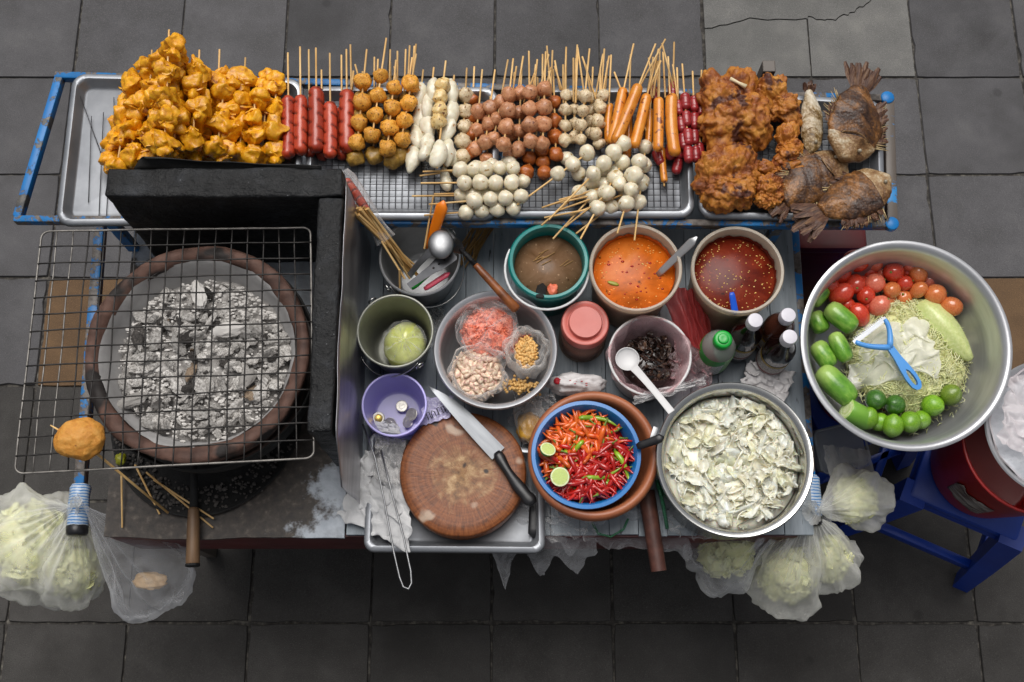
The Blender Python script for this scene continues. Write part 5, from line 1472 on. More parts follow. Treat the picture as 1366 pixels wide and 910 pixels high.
# clay bowl with blue basin of chillies ---------------------------------
zcl = D + .115
p = at(792, 606, zcl); rcl = 88 * mpp(606, zcl)
obj('clay_bowl', MB().lathe([(0, 0), (rcl * .55, 0), (rcl * .75, .02), (rcl * .93, .06), (rcl * .99, .090), (rcl * 1.0, .104), (rcl * .985, .113), (rcl * .95, .1175), (rcl * .90, .1175), (rcl * .86, .112), (rcl * .84, .10), (rcl * .78, .06), (rcl * .6, .02), (0, .012)], 72, fn=lambda a, i, r, z: (r * .006 * math.sin(2 * a), 0)), M['clay'], None, (p.x, p.y, D), label='wide terracotta mortar bowl under the blue basin of chillies', cat='bowl')
zbl = zcl + .010
p = at(782, 606, zbl); rbl = 70.5 * mpp(606, zbl)
M['blue_plastic'] = mat('blue_plastic_basin', [(.3, '#0e62a6'), (.7, '#1673b8')], 8, .33, .08, 50, rvar=.08)
obj('blue_basin', MB().lathe([(0, 0), (rbl * .74, 0), (rbl * .80, .004), (rbl * .975, .072), (rbl * .995, .075), (rbl * 1.035, .075), (rbl * 1.045, .078), (rbl * 1.035, .0805), (rbl * .965, .081), (rbl * .945, .078), (rbl * .78, .006), (0, .005)], 64).mesh('blue_basin', True, 60), M['blue_plastic'], None, (p.x, p.y, zbl - .080), label='round blue plastic basin full of chillies set in the clay bowl', cat='basin')
BC = Vector((p.x, p.y, zbl - .080))
M['red_chili'] = mat('red_chilli', [(.3, '#8c0e0a'), (.6, '#b41810'), (.85, '#cc321c')], 4, .24, .1, 12, coat=.5, vary=.15, rvar=.06)
M['orange_chili'] = mat('orange_chilli', [(.3, '#c03c0c'), (.55, '#d9601a'), (.8, '#e88a30')], 4, .24, .1, 12, coat=.5, vary=.12, rvar=.06)
M['green_chili'] = mat('green_chilli', [(.3, '#6f9418'), (.6, '#93b52a'), (.85, '#b5cc52')], 4, .25, .1, 80, coat=.5, vary=.12)
M['stalk'] = mat('green_stalk', [(.3, '#4f6a1c'), (.7, '#7d9138')], 60, .5, .2)
def chili(seed):
    r_ = random.Random(seed); L = 1.0; n = 12
    b = r_.uniform(-.35, .35); pts, rs = [], []
    for i in range(n + 1):
        t_ = i / n
        pts.append((b * math.sin(t_ * PI) * .4 + b * t_ * t_ * .25, .05 * math.sin(t_ * 7 + seed), (t_ - .5) * L))
        rs.append(.060 * max(0, 1 - t_ ** 2.2) ** .85 * min(1, .6 + t_ * 4) + .006)
    body = MB().tube(pts, rs, 9).mesh('chili')
    st = MB().tube([(pts[0][0], pts[0][1], -.49), (pts[0][0] + .02, 0, -.58), (pts[0][0] + .05, .02, -.72)], [.045, .020, .022], 6).mesh('stalk')
    return body, st
chm = [chili(s) for s in range(8)]
LABC = {'red_chili': 'slim glossy red chilli in the blue basin', 'orange_chili': 'slim orange chilli in the blue basin, heaped towards the spice bowl', 'green_chili': 'pale green chilli among the red ones in the blue basin'}
obj('chili_bed', MB().lathe([(0, .012), (rbl * .4, .010), (rbl * .7, .004), (rbl * .86, 0), (rbl * .80, -.02)], 48, fn=lambda a, i, r, z: (0, .006 * N((r * math.cos(a) * 40, r * math.sin(a) * 40, 1), 1, 2))), M['red_chili'], None, BC + Vector((0, 0, .042)), label='dense mass of chillies at the bottom of the blue basin', cat='chillies', kind='stuff')
for k in range(230):
    r = rbl * .80 * math.sqrt(rnd.random()); a = rnd.uniform(0, 2 * PI)
    x, y = r * math.cos(a), r * math.sin(a)
    o_fac = (-x * .45 + y) / rbl
    kind = 'orange_chili' if o_fac + rnd.gauss(0, .10) > .12 else 'red_chili'
    if rnd.random() < .045: kind = 'green_chili'
    L = rnd.uniform(.048, .076)
    dirz = math.atan2(y, x) + PI / 2 + rnd.gauss(0, .8) if r > rbl * .45 else rnd.uniform(0, 2 * PI)
    x2, y2 = x - max(0, (r + L * .25) - rbl * .9) * math.cos(a), y - max(0, (r + L * .25) - rbl * .9) * math.sin(a)
    z = .058 + rnd.random() * .016 - .008 * (r / rbl) ** 2
    bme, sme = rnd.choice(chm)
    T = thing('chilli', LABC[kind], 'chilli', BC + Vector((x2, y2, z)), (PI / 2 + rnd.gauss(0, .14), 0, dirz), {'red_chili': 'red chillies in the blue basin', 'orange_chili': 'orange chillies in the blue basin', 'green_chili': 'green chillies in the blue basin'}[kind])
    T.scale = (L * 1.15, L * 1.15, L)
    obj('pod', bme, M[kind], T)
    if rnd.random() < .4: obj('stalk', sme, M['stalk'], T)
# lime halves
def lime_half_mat():
    t = NT('lime_flesh')
    sep = t.n('ShaderNodeSeparateXYZ'); t.l(t.obj, sep.inputs[0])
    g = t.n('ShaderNodeVectorMath', operation='LENGTH'); t.l(t.obj, g.inputs[0])
    ang = t.math('ARCTAN2', sep.outputs[1], sep.outputs[0])
    w = t.math('ABSOLUTE', t.math('SINE', t.math('MULTIPLY', ang, 4.5)))
    seg = t.ramp(w, [(.06, hx('#d9dfa6')), (.16, hx('#b4c862')), (.6, hx('#c4d67c'))])
    c = t.mix(t.ramp(g.outputs['Value'], [(.80, (0, 0, 0, 1)), (.86, (1, 1, 1, 1))]), seg, hx('#dfe6b8'))
    return t.done(t.bsdf(c, .25, 0, t.bump(t.noise(14, 4, .6, t.obj), .3, .05), coat=.3, sss=.15))
M['lime_flesh'] = lime_half_mat()
M['lime'] = mat('lime_skin', [(.25, '#3f6a16'), (.5, '#5d8a1f'), (.8, '#8aac3a')], 12, .35, .35, 160, .001, vary=.2, coat=.2)
def lime_half(px, py, z, R, rot, label):
    T = thing('lime_half', label, 'lime', at(px, py, z), rot, 'lime halves on the chillies')
    obj('rind', MB().lathe([(R * math.sin(a), -R * math.cos(a)) for a in [PI / 2 * k / 8 for k in range(9)]] + [(R * .985, .0004)], 28), M['lime'], T)
    o = obj('flesh', MB().lathe([(.99, 0), (.9, .02), (.5, .03), (0, .03)], 32), M['lime_flesh'], T, scale=R)
    for k in range(9):
        a = k * 2 * PI / 9 + .17
        pass
lime_half(747, 636, BC.z + .092, .0180, (.15, .1, .4), 'cut lime half facing up on the chillies, nearest the knife')
lime_half(731, 599, BC.z + .088, .0150, (.1, .5, 1.2), 'smaller cut lime half tilted against the blue rim')
# black handled utensil resting on the clay rim
flat_handle('ladle', at(850, 596, zbl + .012), at(886, 583, D + .158), .0075, .0085, .0065, M['black_plastic'], 'black plastic handle lying between the blue basin and the cabbage pot', 'utensil')
# cabbage pot ------------------------------------------------------------
zpt = D + .145
p = at(980, 612, zpt); rpt = 100 * mpp(612, zpt)
M['pot_outer'] = mat('pot_outside', [(.3, '#3c3835'), (.6, '#6b6865'), (.9, '#8b8987')], 10, .35, .2, 60, .001, metal=.8)
pot = thing('steel_pot', 'wide stainless pot full of chopped cabbage', 'pot', (p.x, p.y, D))
obj('shell', MB().lathe([(0, 0), (rpt * .9, 0), (rpt * .955, .006), (rpt * .96, .13), (rpt * .985, .139), (rpt * 1.04, .1425), (rpt * 1.055, .1455), (rpt * 1.04, .148), (rpt * 1.0, .147), (rpt * .955, .142), (rpt * .94, .132), (rpt * .94, .008), (0, .004)], 80).mesh('shell', True, 60), M['steel'], pot)
obj('handle_tab', MB().box((-.004, -.012, -.001), (.006, .012, .001), .0006), M['thin_steel'], pot, (-rpt * 1.05 - .003, .048, .1475), (0, 0, -.35))
# cabbage
M['cabbage'] = mat('cabbage', [(.25, '#e0d8ae'), (.42, '#ece6cc'), (.6, '#f2eedd'), (.85, '#f7f4ea')], 1.6, .34, .3, 3, .002, sss=.4, coat=.15, vary=.12, stretch=(1, 1, 1))
M['cabbage_green'] = mat('cabbage_pale_green', [(.25, '#d6d09a'), (.5, '#e8e2be'), (.85, '#f2ecd6')], 1.6, .34, .3, 3, .002, sss=.4, coat=.15, vary=.12)
def leaf(seed):
    r_ = random.Random(seed)
    w, h = (r_.uniform(.5, .85), r_.uniform(.7, 1.0)) if seed % 2 else (r_.uniform(.28, .5), r_.uniform(.9, 1.25))
    ca, cb = r_.uniform(.1, .8), r_.uniform(-.7, .5)
    ph = r_.random() * 9
    def f(u, v):
        x, y = u * 2 - 1, v * 2 - 1
        x, y = x * lerp(1, math.sqrt(1 - y * y / 2), .55) / 2, y * lerp(1, math.sqrt(1 - x * x / 2), .55) / 2
        e = 1.06 + .22 * N((x * 4, y * 4, ph), 1.5, seed) + .28 * N((u * 2, v * 2, 0), 1.4, seed)
        x2, y2 = x * w * 2 * e * (1 - .35 * abs(y) * (seed % 2)), y * h * 2 * e
        z = ca * x * x * 2.0 + cb * y * y * 1.5 + .24 * N((x * 2, y * 2, ph), 1.5, seed) + .09 * math.sin(x * 9 + ph) * abs(y * 2) ** 1.5
        return (x2 * .55, y2 * .55, z)
    mb = MB().grid(7, 7, f)
    vs = [q + Vector((0, 0, -.010)) for q in mb.v]
    n = len(mb.v); F0 = list(mb.f)
    b = [k for k in range(8)] + [8 * k + 7 for k in range(1, 8)] + [56 + k for k in range(6, -1, -1)] + [8 * k for k in range(6, 0, -1)]
    mb.add(vs, [tuple(q[::-1]) for q in F0])
    mb.f += [(b[i], b[(i + 1) % len(b)], n + b[(i + 1) % len(b)], n + b[i]) for i in range(len(b))]; mb.mi += [0] * len(b)
    return mb.mesh('leaf_piece')
lfm = [leaf(s) for s in range(14)]
CB = thing('chopped_cabbage', 'roughly chopped pale cabbage filling the steel pot', 'cabbage', (p.x, p.y, D + .09))
obj('under_layer', MB().lathe([(0, .022), (rpt * .5, .022), (rpt * .85, .016), (rpt * .93, .010), (rpt * .93, -.03), (0, -.03)], 60, fn=lambda a, i, r, z: (0, .008 * N((r * math.cos(a) * 35, r * math.sin(a) * 35, 2), 1, 6))), M['cabbage'], CB)
for k in range(300):
    a = k * 2.39996 + rnd.gauss(0, .1); r = rpt * .86 * math.sqrt((k % 150 + .5) / 150)
    s = rnd.uniform(.021, .038)
    r = min(r, rpt * .93 - s * .55)
    obj('leaf_piece', rnd.choice(lfm), M['cabbage'] if rnd.random() < .72 else M['cabbage_green'], CB, (r * math.cos(a), r * math.sin(a), .012 + (k // 150) * .012 + rnd.uniform(-.003, .008) + .006 * N((r * math.cos(a) * 14, r * math.sin(a) * 14, 0), 1, 3)),
        (rnd.gauss(0, .30) + (PI if rnd.random() < .4 else 0), rnd.gauss(0, .30), rnd.uniform(0, 6)), s)

mb = MB()
for k in range(36):
    a = rnd.uniform(0, 2 * PI); r = rpt * .84 * math.sqrt(rnd.random())
    x, y = r * math.cos(a), r * math.sin(a); d = rnd.uniform(0, 6); L = rnd.uniform(.014, .034); cv = rnd.uniform(-.01, .01)
    pts = [(x + math.cos(d) * L * t_ - math.sin(d) * cv * (t_ * t_ * 4 - 1), y + math.sin(d) * L * t_ + math.cos(d) * cv * (t_ * t_ * 4 - 1), .036 + .004 * math.cos(t_ * 5 + k) + .006 * N((x * 14, y * 14, 0), 1, 3)) for t_ in (-.5, -.25, 0, .25, .5)]
    mb.tube(pts, [.0006, .0011, .0013, .0011, .0006], 5)
obj('cabbage_shreds', mb, M['cabbage'], CB, kind='stuff')

# white tub with dark mushrooms -------------------------------------------
zw_ = D + .12
p = at(867, 474, zw_); rw = 54 * mpp(474, zw_)
M['white_plastic'] = mat('white_plastic', [(.3, '#b9b8b8'), (.7, '#d5d4d4')], 8, .35, .1, 50, rvar=.08)
wt_ = thing('white_tub', 'white plastic tub lined with a bag of dark mushrooms', 'tub', (p.x, p.y, D))
obj('shell', MB().lathe(vessel_prof(rw, rw * .84, .12, wall=.002, lip=.0028), 56).mesh('shell', True, 60), M['white_plastic'], wt_)
M['pink_film'] = film('pinkish_plastic', '#e6cfd2', .15, .7, .14, tint='#ffe9ea', trl=.4, cloud=.35)
def lin(a, i, r, z): return (.004 * math.sin(9 * a + i) + .006 * N((math.cos(a) * 3, math.sin(a) * 3, z * 20), 1, 4), .006 * math.sin(5 * a) * (i > 3))
obj('bag_liner', MB().lathe([(rw * .6, .03), (rw * .8, .05), (rw * .84, .09), (rw * .9, .112), (rw * .97, .125), (rw * 1.02, .118), (rw * 1.03, .10)], 60, fn=lin), M['pink_film'], wt_)
M['mushroom'] = mat('black_mushroom', [(.3, '#160e0b'), (.5, '#33221b'), (.75, '#6a4f3c')], 2, .25, .6, 5, .003, coat=.5, vary=.3)
MT = thing('mushroom_heap', 'dark brown wet mushroom pieces in the lined white tub', 'mushrooms', (p.x + .004, p.y + .002, D + .06))
obj('core', MB().blob(3, lambda q: Vector((q.x * .052, q.y * .054, q.z * .022)) * (1 + .2 * N(q, 2, 3))), M['mushroom'], MT)
for k in range(60):
    a = k * 2.4; r = .048 * math.sqrt((k + .5) / 60)
    obj('mushroom_piece', rnd.choice(lfm), M['mushroom'], MT, (r * math.cos(a), r * math.sin(a) + .004, .024 + rnd.uniform(-.004, .010) - r * r * 5), (rnd.gauss(0, 1), rnd.gauss(0, 1), rnd.uniform(0, 6)), rnd.uniform(.013, .023))
ladle('white_ladle', at(837, 479, zw_ + .012), .0225, at(896, 550, zpt + .006), M['white_plastic'], 'white plastic ladle resting from the white tub onto the pot rim', depth=.35, hw=.0055)
# black strap of film over the tub rim
sheet('clear_bag_end', [at(845, 540, zw_), at(846, 528, zw_ + .004), at(940, 504, zw_ + .004), at(940, 514, zw_)], 0, .004, M['film'], 'clear plastic strip lying from the white tub to the green capped bottle', 'plastic strip', 9, n=20)

# jar with pink lid -------------------------------------------------------
zj = D + .125
p = at(781, 430, zj); rj = 31 * mpp(430, zj)
M['pink_lid'] = mat('pink_lid', [(.3, '#b3544a'), (.7, '#c9685c')], 8, .4, .15, 50)
M['chilli_powder'] = mat('red_brown_powder', [(.3, '#5a2110'), (.55, '#7d3517'), (.8, '#9a4a22')], 9, .8, .4, 60)
jar = thing('spice_jar', 'clear jar of red brown spice with a screwed pink lid', 'jar', (p.x, p.y, D))
obj('powder', MB().lathe([(0, .003), (rj * .96, .003), (rj * .98, .07), (0, .072)], 36), M['chilli_powder'], jar)
M['jar_wall'] = tinted('jar_plastic', '#e8d9cc', .22, .08, .2)
obj('wall', MB().lathe([(0, 0), (rj, 0), (rj * 1.06, .006), (rj * 1.06, .085), (rj * .94, .097), (rj * .92, .102)], 48), M['jar_wall'], jar)
lidp = [(rj * .93, .094), (rj * 1.02, .0945), (rj * 1.045, .098), (rj * 1.04, .116), (rj * .99, .121), (rj * .90, .122), (rj * .80, .119), (rj * .74, .119), (rj * .73, .125), (rj * .69, .1275), (rj * .3, .1270), (0, .1270)]
obj('lid', MB().lathe(lidp, 72, fn=lambda a, i, r, z: (.0006 * math.sin(36 * a) if i in (2, 3) else 0, 0)).mesh('lid', True, 50), M['pink_lid'], jar)

# soup buckets -----------------------------------------------------------
def soup_mat(name, c1, c2, c3, scale=14, rough=.22):
    t = NT(name)
    f = t.noise(scale, 6, .6, None, 1.2); g = t.noise(160, 3, .5); h = t.noise(70, 3, .5)
    c = t.ramp(f, [(.3, hx(c1)), (.55, hx(c2)), (.8, hx(c3))])
    c = t.mix(t.ramp(g, [(.66, (0, 0, 0, 1)), (.72, (1, 1, 1, 1))]), c, hx(c3, 1.5))
    c = t.mix(t.ramp(h, [(.26, (1, 1, 1, 1)), (.34, (0, 0, 0, 1))]), c, hx(c1, .5))
    return t.done(t.bsdf(c, rough, 0, t.bump(t.math('ADD', t.noise(45, 3, .5), t.math('MULTIPLY', g, .3)), .12, .001), spec=.18, sss=.05))
M['broth'] = soup_mat('brown_broth', '#5a4028', '#7d6048', '#93775e')
M['orange_soup'] = soup_mat('orange_soup', '#96480c', '#c8641a', '#d67c34')
M['red_sauce'] = soup_mat('red_chilli_sauce', '#4a120a', '#6e2414', '#84371f')
M['teal'] = mat('teal_plastic', [(.3, '#05706c'), (.7, '#0b8580')], 8, .3, .08, 50, rvar=.08)
M['tub_clear'] = tinted('frosted_tub', '#e8dece', .66, .28, .35)
zs = D + .16
p = at(732, 348, zs); rs_ = 52 * mpp(348, zs)
tb = thing('teal_bucket', 'teal plastic bucket of brown broth with white wire handle', 'bucket', (p.x, p.y, D))
obj('shell', MB().lathe([(0, 0), (rs_ * .80, 0), (rs_ * .83, .004), (rs_ * .96, .14), (rs_ * 1.03, .142), (rs_ * 1.05, .150), (rs_ * 1.04, .158), (rs_ * 1.0, .161), (rs_ * .93, .160), (rs_ * .905, .155), (rs_ * .90, .140), (rs_ * .79, .006), (0, .004)], 64).mesh('shell', True, 55), M['teal'], tb)
wire_handle(tb, rs_, .150, PI - .35, 2 * PI - .35 + .12, 0, M['white_wire'], .0026, .012, .013)
zl = .125
obj('broth', MB().lathe([(0, .1), (rs_ * .86, .1), (rs_ * .882, zl), (0, zl + .0003)], 48), M['broth'], None, (p.x, p.y, D), label='cloudy brown broth in the teal bucket', cat='broth')
bc_ = Vector((p.x, p.y, D + zl))
for k in range(9):
    a = rnd.uniform(0, 6); x, y = rnd.uniform(-.03, .035), rnd.uniform(-.01, .04)
    rod('skewer_bit', bc_ + Vector((x, y, .0015)), bc_ + Vector((x + .022 * math.cos(.5 + a * .05), y + .018 * math.sin(.5 + a * .1), .0018)), .0009, .0007, M['dark_stick'], 'thin dark strip floating in the brown broth', 'skewer bit', 'bits floating in the brown broth', 5)
obj('shrimp_scrap', MB().blob(3, lambda q: Vector((q.x * .010, q.y * .012, q.z * .006)) * (1 + .4 * FB(q, 1.5, 2))), M['shrimp'], None, at(737, 386, D + zl + .003), label='pinkish scrap of food floating in the brown broth', cat='food scrap')
flat_handle('ladle', at(720, 397, zs + .004), at(724, 378, D + zl), .010, .0095, .003, M['soot'], 'dark flat ladle handle dipping into the brown broth', 'ladle', 4)
def clear_tub(px, py, rpx, z, label, m_l, soup_label, zl, seeds, seedcol, name):
    h = z - D
    p = at(px, py, z); r = rpx * mpp(py, z)
    T = thing('plastic_tub', label, 'tub', (p.x, p.y, D))
    obj('shell', MB().lathe([(0, 0), (r * .80, 0), (r * .84, .005), (r * .955, h * .88), (r * 1.0, h * .895), (r * 1.015, h * .96), (r * 1.02, h), (r * 1.0, h + .0025), (r * .95, h + .001), (r * .935, h * .97), (r * .93, h * .88), (r * .80, .007), (0, .005)], 64).mesh('shell', True, 55), M['tub_clear'], T)
    liq = MB().lathe([(0, .008), (r * .79, .008), (r * (.80 + .125 * zl / h / .88) * .985, zl - .001), (r * (.80 + .125 * zl / h / .88) * .97, zl), (0, zl + .0004)], 56)
    obj('soup' if 'soup' in soup_label else 'sauce', liq, m_l, None, (p.x, p.y, D), label=soup_label, cat='soup' if 'soup' in soup_label else 'sauce')
    fl_ = MB().lathe([(r * (.80 + .125 * zl / h / .88) * .978, zl - .001), (r * (.80 + .125 * (zl + .012) / h / .88) * .982, zl + .012)], 90, fn=lambda a, i, r_, z: (0, (.008 * FB((math.cos(a) * 4, math.sin(a) * 4, r), 1.5, 3) + .003 * math.sin(23 * a)) if i else 0))
    obj('dried_splash', fl_, m_l, T)
    mb = MB()
    for k in range(seeds):
        rr = r * .86 * math.sqrt(rnd.random()); a = rnd.uniform(0, 2 * PI)
        if rnd.random() < .5: rr = r * rnd.uniform(.6, .88)
        s = rnd.uniform(.0007, .0014)
        mb.blob(1, lambda q: Vector((q.x * s * 1.4, q.y * s, q.z * s * .5)), (rr * math.cos(a), rr * math.sin(a), 0))
    obj('chilli_seeds', mb, seedcol, None, (p.x, p.y, D + zl + .0004), label='pale chilli seeds floating on the ' + ('orange soup' if 'orange' in soup_label else 'dark red sauce'), cat='chilli seeds', kind='stuff')
    return p, r
M['seed'] = mat('chilli_seed', [(.3, '#d9a648'), (.7, '#ecd088')], 60, .4, 0, vary=0)
p1_, r1_ = clear_tub(848, 357, 61, D + .165, 'tall frosted tub of bright orange soup with a metal ladle', M['orange_soup'], 'bright orange oily soup in the frosted tub', .128, 60, M['seed'], 'a')
p2_, r2_ = clear_tub(984, 360, 61, D + .17, 'frosted tub of dark red sauce with floating seeds', M['red_sauce'], 'dark red chilli sauce with floating seeds', .135, 170, M['seed'], 'b')
flat_handle('ladle', at(876, 368, D + .126), at(930, 316, D + .20), .0065, .0085, .002, M['alu_dull'], 'grey metal ladle handle rising out of the orange soup', 'ladle')
M['clip_blue'] = mat('blue_clip', '#0c4fc0', 10, .3, .05, 60, rvar=0)
fc = flat_handle('spoon', at(976, 390, D + .178), at(981, 420, D + .165), .0055, .007, .003, M['clip_blue'], 'bright blue spoon handle hooked over the red sauce tub rim', 'spoon')
M['leaf'] = mat('herb_leaf', '#8a8a1c', 10, .4, .2)
obj('herb_leaf', MB().blob(2, lambda q: Vector((q.x * .012, q.y * .004, q.z * .0012))), M['leaf'], None, at(818, 378, D + .130), (0, 0, -.3), label='small olive leaf floating in the orange soup', cat='leaf')
mb = MB()
for k in range(26):
    s = rnd.uniform(.0012, .0026)
    mb.blob(1, lambda q: Vector((q.x * s * 1.5, q.y * s, q.z * s * .4)), (rnd.uniform(-.055, .055), rnd.uniform(-.055, .055), 0))
obj('chilli_flakes', mb, M['red_chili'], None, (p1_.x, p1_.y, D + .1285), label='red chilli flakes floating on the orange soup', cat='chilli flakes', kind='stuff')

# bottles ------------------------------------------------------------------
M['dark_glass'] = mat('dark_sauce_bottle', [(.3, '#0c0505'), (.7, '#1e0e0c')], 8, .1, .05, 30, coat=.6, rvar=.03)
M['brown_glass'] = mat('brown_sauce_bottle', [(.3, '#3a1c14'), (.7, '#5a3226')], 8, .12, .05, 30, coat=.6, rvar=.03)
M['cap_white'] = mat('white_cap', [(.3, '#b9b6c0'), (.7, '#d6d4da')], 20, .35, .1)
t = NT('bottle_label')
sep = t.n('ShaderNodeSeparateXYZ'); t.l(t.obj, sep.inputs[0])
zz_ = t.math('MULTIPLY', sep.outputs[2], 10.0)
c = t.ramp(zz_, [(.33, hx('#b9b0ae')), (.40, hx('#8a2a26')), (.47, hx('#c9c2bd')), (.80, hx('#b8962f'))], 'CONSTANT')
ln = t.math('GREATER_THAN', t.math('SINE', t.math('MULTIPLY', sep.outputs[2], 1400.0)), .1)
bk = t.ramp(t.noise(330, 2, .5, t.obj), [(.49, (0, 0, 0, 1)), (.51, (1, 1, 1, 1))])
c = t.mix(t.math('MULTIPLY', t.math('MULTIPLY', ln, bk), .8), c, hx('#3a2a28'))
M['label_paper'] = t.done(t.bsdf(c, .45))
def bottle(px, py, H, m, label, R=.030):
    zc = D + H
    p = at(px, py, zc)
    T = thing('sauce_bottle', label, 'bottle', (p.x, p.y, D), None, 'sauce bottles')
    prof = [(0, .002), (R * .8, 0), (R * .97, .004), (R, .012)]
    for k in range(9):
        z = .014 + k * (H * .52 - .014) / 9
        prof += [(R, z), (R * .985, z + .004)]
    prof += [(R, H * .55), (R * .97, H * .62), (R * .82, H * .70), (R * .58, H * .78), (R * .42, H * .85), (R * .40, H * .90), (R * .46, H * .905), (R * .46, H * .915), (R * .38, H * .92), (0, H * .93)]
    obj('body', MB().lathe(prof, 40), m, T)
    obj('label', MB().lathe([(R * 1.012, H * .16), (R * 1.016, H * .17), (R * 1.016, H * .44), (R * 1.012, H * .45)], 40), M['label_paper'], T)
    rc = .0145
    obj('cap', MB().lathe([(rc * .9, H - .024), (rc, H - .024), (rc * 1.02, H - .018), (rc, H - .004), (rc * .92, H - .0005), (rc * .7, H), (0, H)], 60, fn=lambda a, i, r, z: (.0005 * math.sin(30 * a) if i in (1, 2, 3) else 0, 0)).mesh('cap', True, 50), M['cap_white'], T)
    return T
bottle(1008, 427, .20, M['dark_glass'], 'dark sauce bottle with white cap nearest the red sauce tub')
bottle(1052, 420, .195, M['brown_glass'], 'browner sauce bottle with a greyish cap behind the other two')
bottle(1054, 449, .20, M['dark_glass'], 'dark sauce bottle with white cap nearest the cabbage pot')
# green capped bottle
Hg = .155
p = at(965, 452, D + Hg)
gb = thing('green_capped_bottle', 'clear squeeze bottle with green cap and green white label', 'bottle', (p.x, p.y, D))
R = .034
M['clear_body'] = tinted('clear_bottle', '#dfe6df', .38, .08, .3)
obj('body', MB().lathe([(0, 0), (R * .85, 0), (R * .98, .006), (R, .02), (R, .095), (R * .93, .112), (R * .72, .128), (R * .52, .137), (R * .42, .141), (R * .40, .150)], 44), M['clear_body'], gb)
M['dregs'] = mat('pale_liquid', [(.3, '#6f7a72'), (.7, '#8f9a90')], 10, .2, .05)
obj('liquid', MB().lathe([(0, .002), (R * .95, .004), (R * .965, .06), (0, .0605)], 32), M['dregs'], gb)
t = NT('green_label')
sep = t.n('ShaderNodeSeparateXYZ'); t.l(t.obj, sep.inputs[0])
ang = t.math('ARCTAN2', sep.outputs[1], sep.outputs[0])
edge = t.math('ADD', sep.outputs[2], t.math('MULTIPLY', t.math('SINE', t.math('MULTIPLY', ang, 2.0)), .010))
band = t.ramp(t.math('MULTIPLY', edge, 10.0), [(.80, (0, 0, 0, 1)), (.82, (1, 1, 1, 1))])
c = t.mix(band, hx('#eef3f0'), hx('#16a035'))
col2 = t.math('GREATER_THAN', t.math('COSINE', t.math('ADD', ang, 0.95)), .955)
lines = t.math('GREATER_THAN', t.math('SINE', t.math('MULTIPLY', sep.outputs[2], 900.0)), .2)
blk = t.ramp(t.noise(260, 2, .5, t.obj), [(.5, (0, 0, 0, 1)), (.52, (1, 1, 1, 1))])
c = t.mix(t.math('MULTIPLY', t.math('SUBTRACT', 1.0, band), t.math('MULTIPLY', lines, t.math('MULTIPLY', blk, .7))), c, hx('#4a7a58'))
c = t.mix(col2, c, t.mix(t.math('MULTIPLY', lines, blk), hx('#9fd08c'), hx('#1c6a2c')))
M['green_label'] = t.done(t.bsdf(c, .35))
obj('label', MB().lathe([(R * 1.008, .022), (R * 1.016, .024), (R * 1.016, .088), (R * .99, .100), (R * .965, .105)], 56), M['green_label'], gb)
M['green_cap'] = mat('green_cap', '#0f9d35', 10, .3, .05, rvar=0)
rc = .0175
obj('cap', MB().lathe([(rc * .95, Hg - .020), (rc, Hg - .020), (rc * 1.02, Hg - .012), (rc * .98, Hg - .002), (rc * .85, Hg), (rc * .62, Hg), (rc * .58, Hg + .003), (rc * .5, Hg + .004), (rc * .2, Hg + .003), (0, Hg + .003)], 60, fn=lambda a, i, r, z: (.0006 * math.sin(24 * a) if i in (1, 2) else 0, 0)).mesh('cap', True, 50), M['green_cap'], gb)

# red film bag between the tubs, sugar packet, yellow packet, printed bag
M['red_film'] = film('red_plastic', '#d85a5a', .40, .9, .12, tint='#f09a98', trl=.5, cloud=.22, bump=.15)
rq = [at(884, 378, D + .105), at(900, 452, D + .085), at(962, 486, D + .075), at(940, 398, D + .095)]
rc_ = sum(rq, Vector()) / 4
def redf(u, v):
    q = rq[0].lerp(rq[3], u).lerp(rq[1].lerp(rq[2], u), v) - rc_
    w = u + .12 * N((v * 2, u * 2, 0), 1, 4)
    f = math.sin(w * 30) * .35 + N((w * 7, v * 1.2, 1), 1, 3) * .9
    return q + Vector((.006 * N((v * 5, u, 2), 1, 5), .012 * N((u * 5, v, 3), 1, 6), .012 * f + .02 * math.sin(u * PI) - .012 * v))
obj('red_plastic_bag', MB().grid(60, 40, redf), M['red_film'], None, rc_, label='crumpled red plastic bag squeezed between the two frosted tubs', cat='bag')
M['sugar'] = mat('white_packet', [(.3, '#c4c0c0'), (.7, '#dedbdb')], 16, .3, .5, 30, .004)
M['print_red'] = mat('red_print', '#b0202c', 20, .4, 0, rvar=0)
q_ = at(768, 513, D + .05)
pk = thing('white_packet', 'crumpled white packet with red print behind the clay bowl', 'packet', q_)
obj('body', MB().blob(4, lambda q: Vector((q.x * .055, q.y * .022, q.z * .030)) * (1 + .22 * FB(q, 1.8, 7) + .06 * N(q, 7, 2))), M['sugar'], pk)
for k in range(9):
    a = rnd.uniform(-.9, .7)
    obj('print_mark', MB().blob(1, lambda q: Vector((q.x * rnd.uniform(.002, .003), q.y * .0012, q.z * .0008))), M['print_red'], pk, (a * .045, -.004 + rnd.uniform(-.006, .008), .031), kind='stuff')
obj('red_print', MB().blob(2, lambda q: Vector((q.x * .006, q.y * .007, q.z * .004)) * (1 + .4 * N(q, 2, 1))), M['print_red'], pk, (-.038, .0, .026))
M['yellow_sauce'] = mat('yellow_sauce', [(.3, '#a8761c'), (.7, '#c79a3c')], 12, .3, .2)
q_ = at(708, 562, D + .04)
yb = thing('yellow_packet', 'clear bag of amber sauce wedged between board and clay bowl', 'bag', q_)
obj('sauce', MB().blob(4, lambda q: Vector((q.x * .024, q.y * .030, q.z * .022)) * (1 + .2 * FB(q, 1.8, 3))), M['yellow_sauce'], yb, (-.004, -.012, -.004))
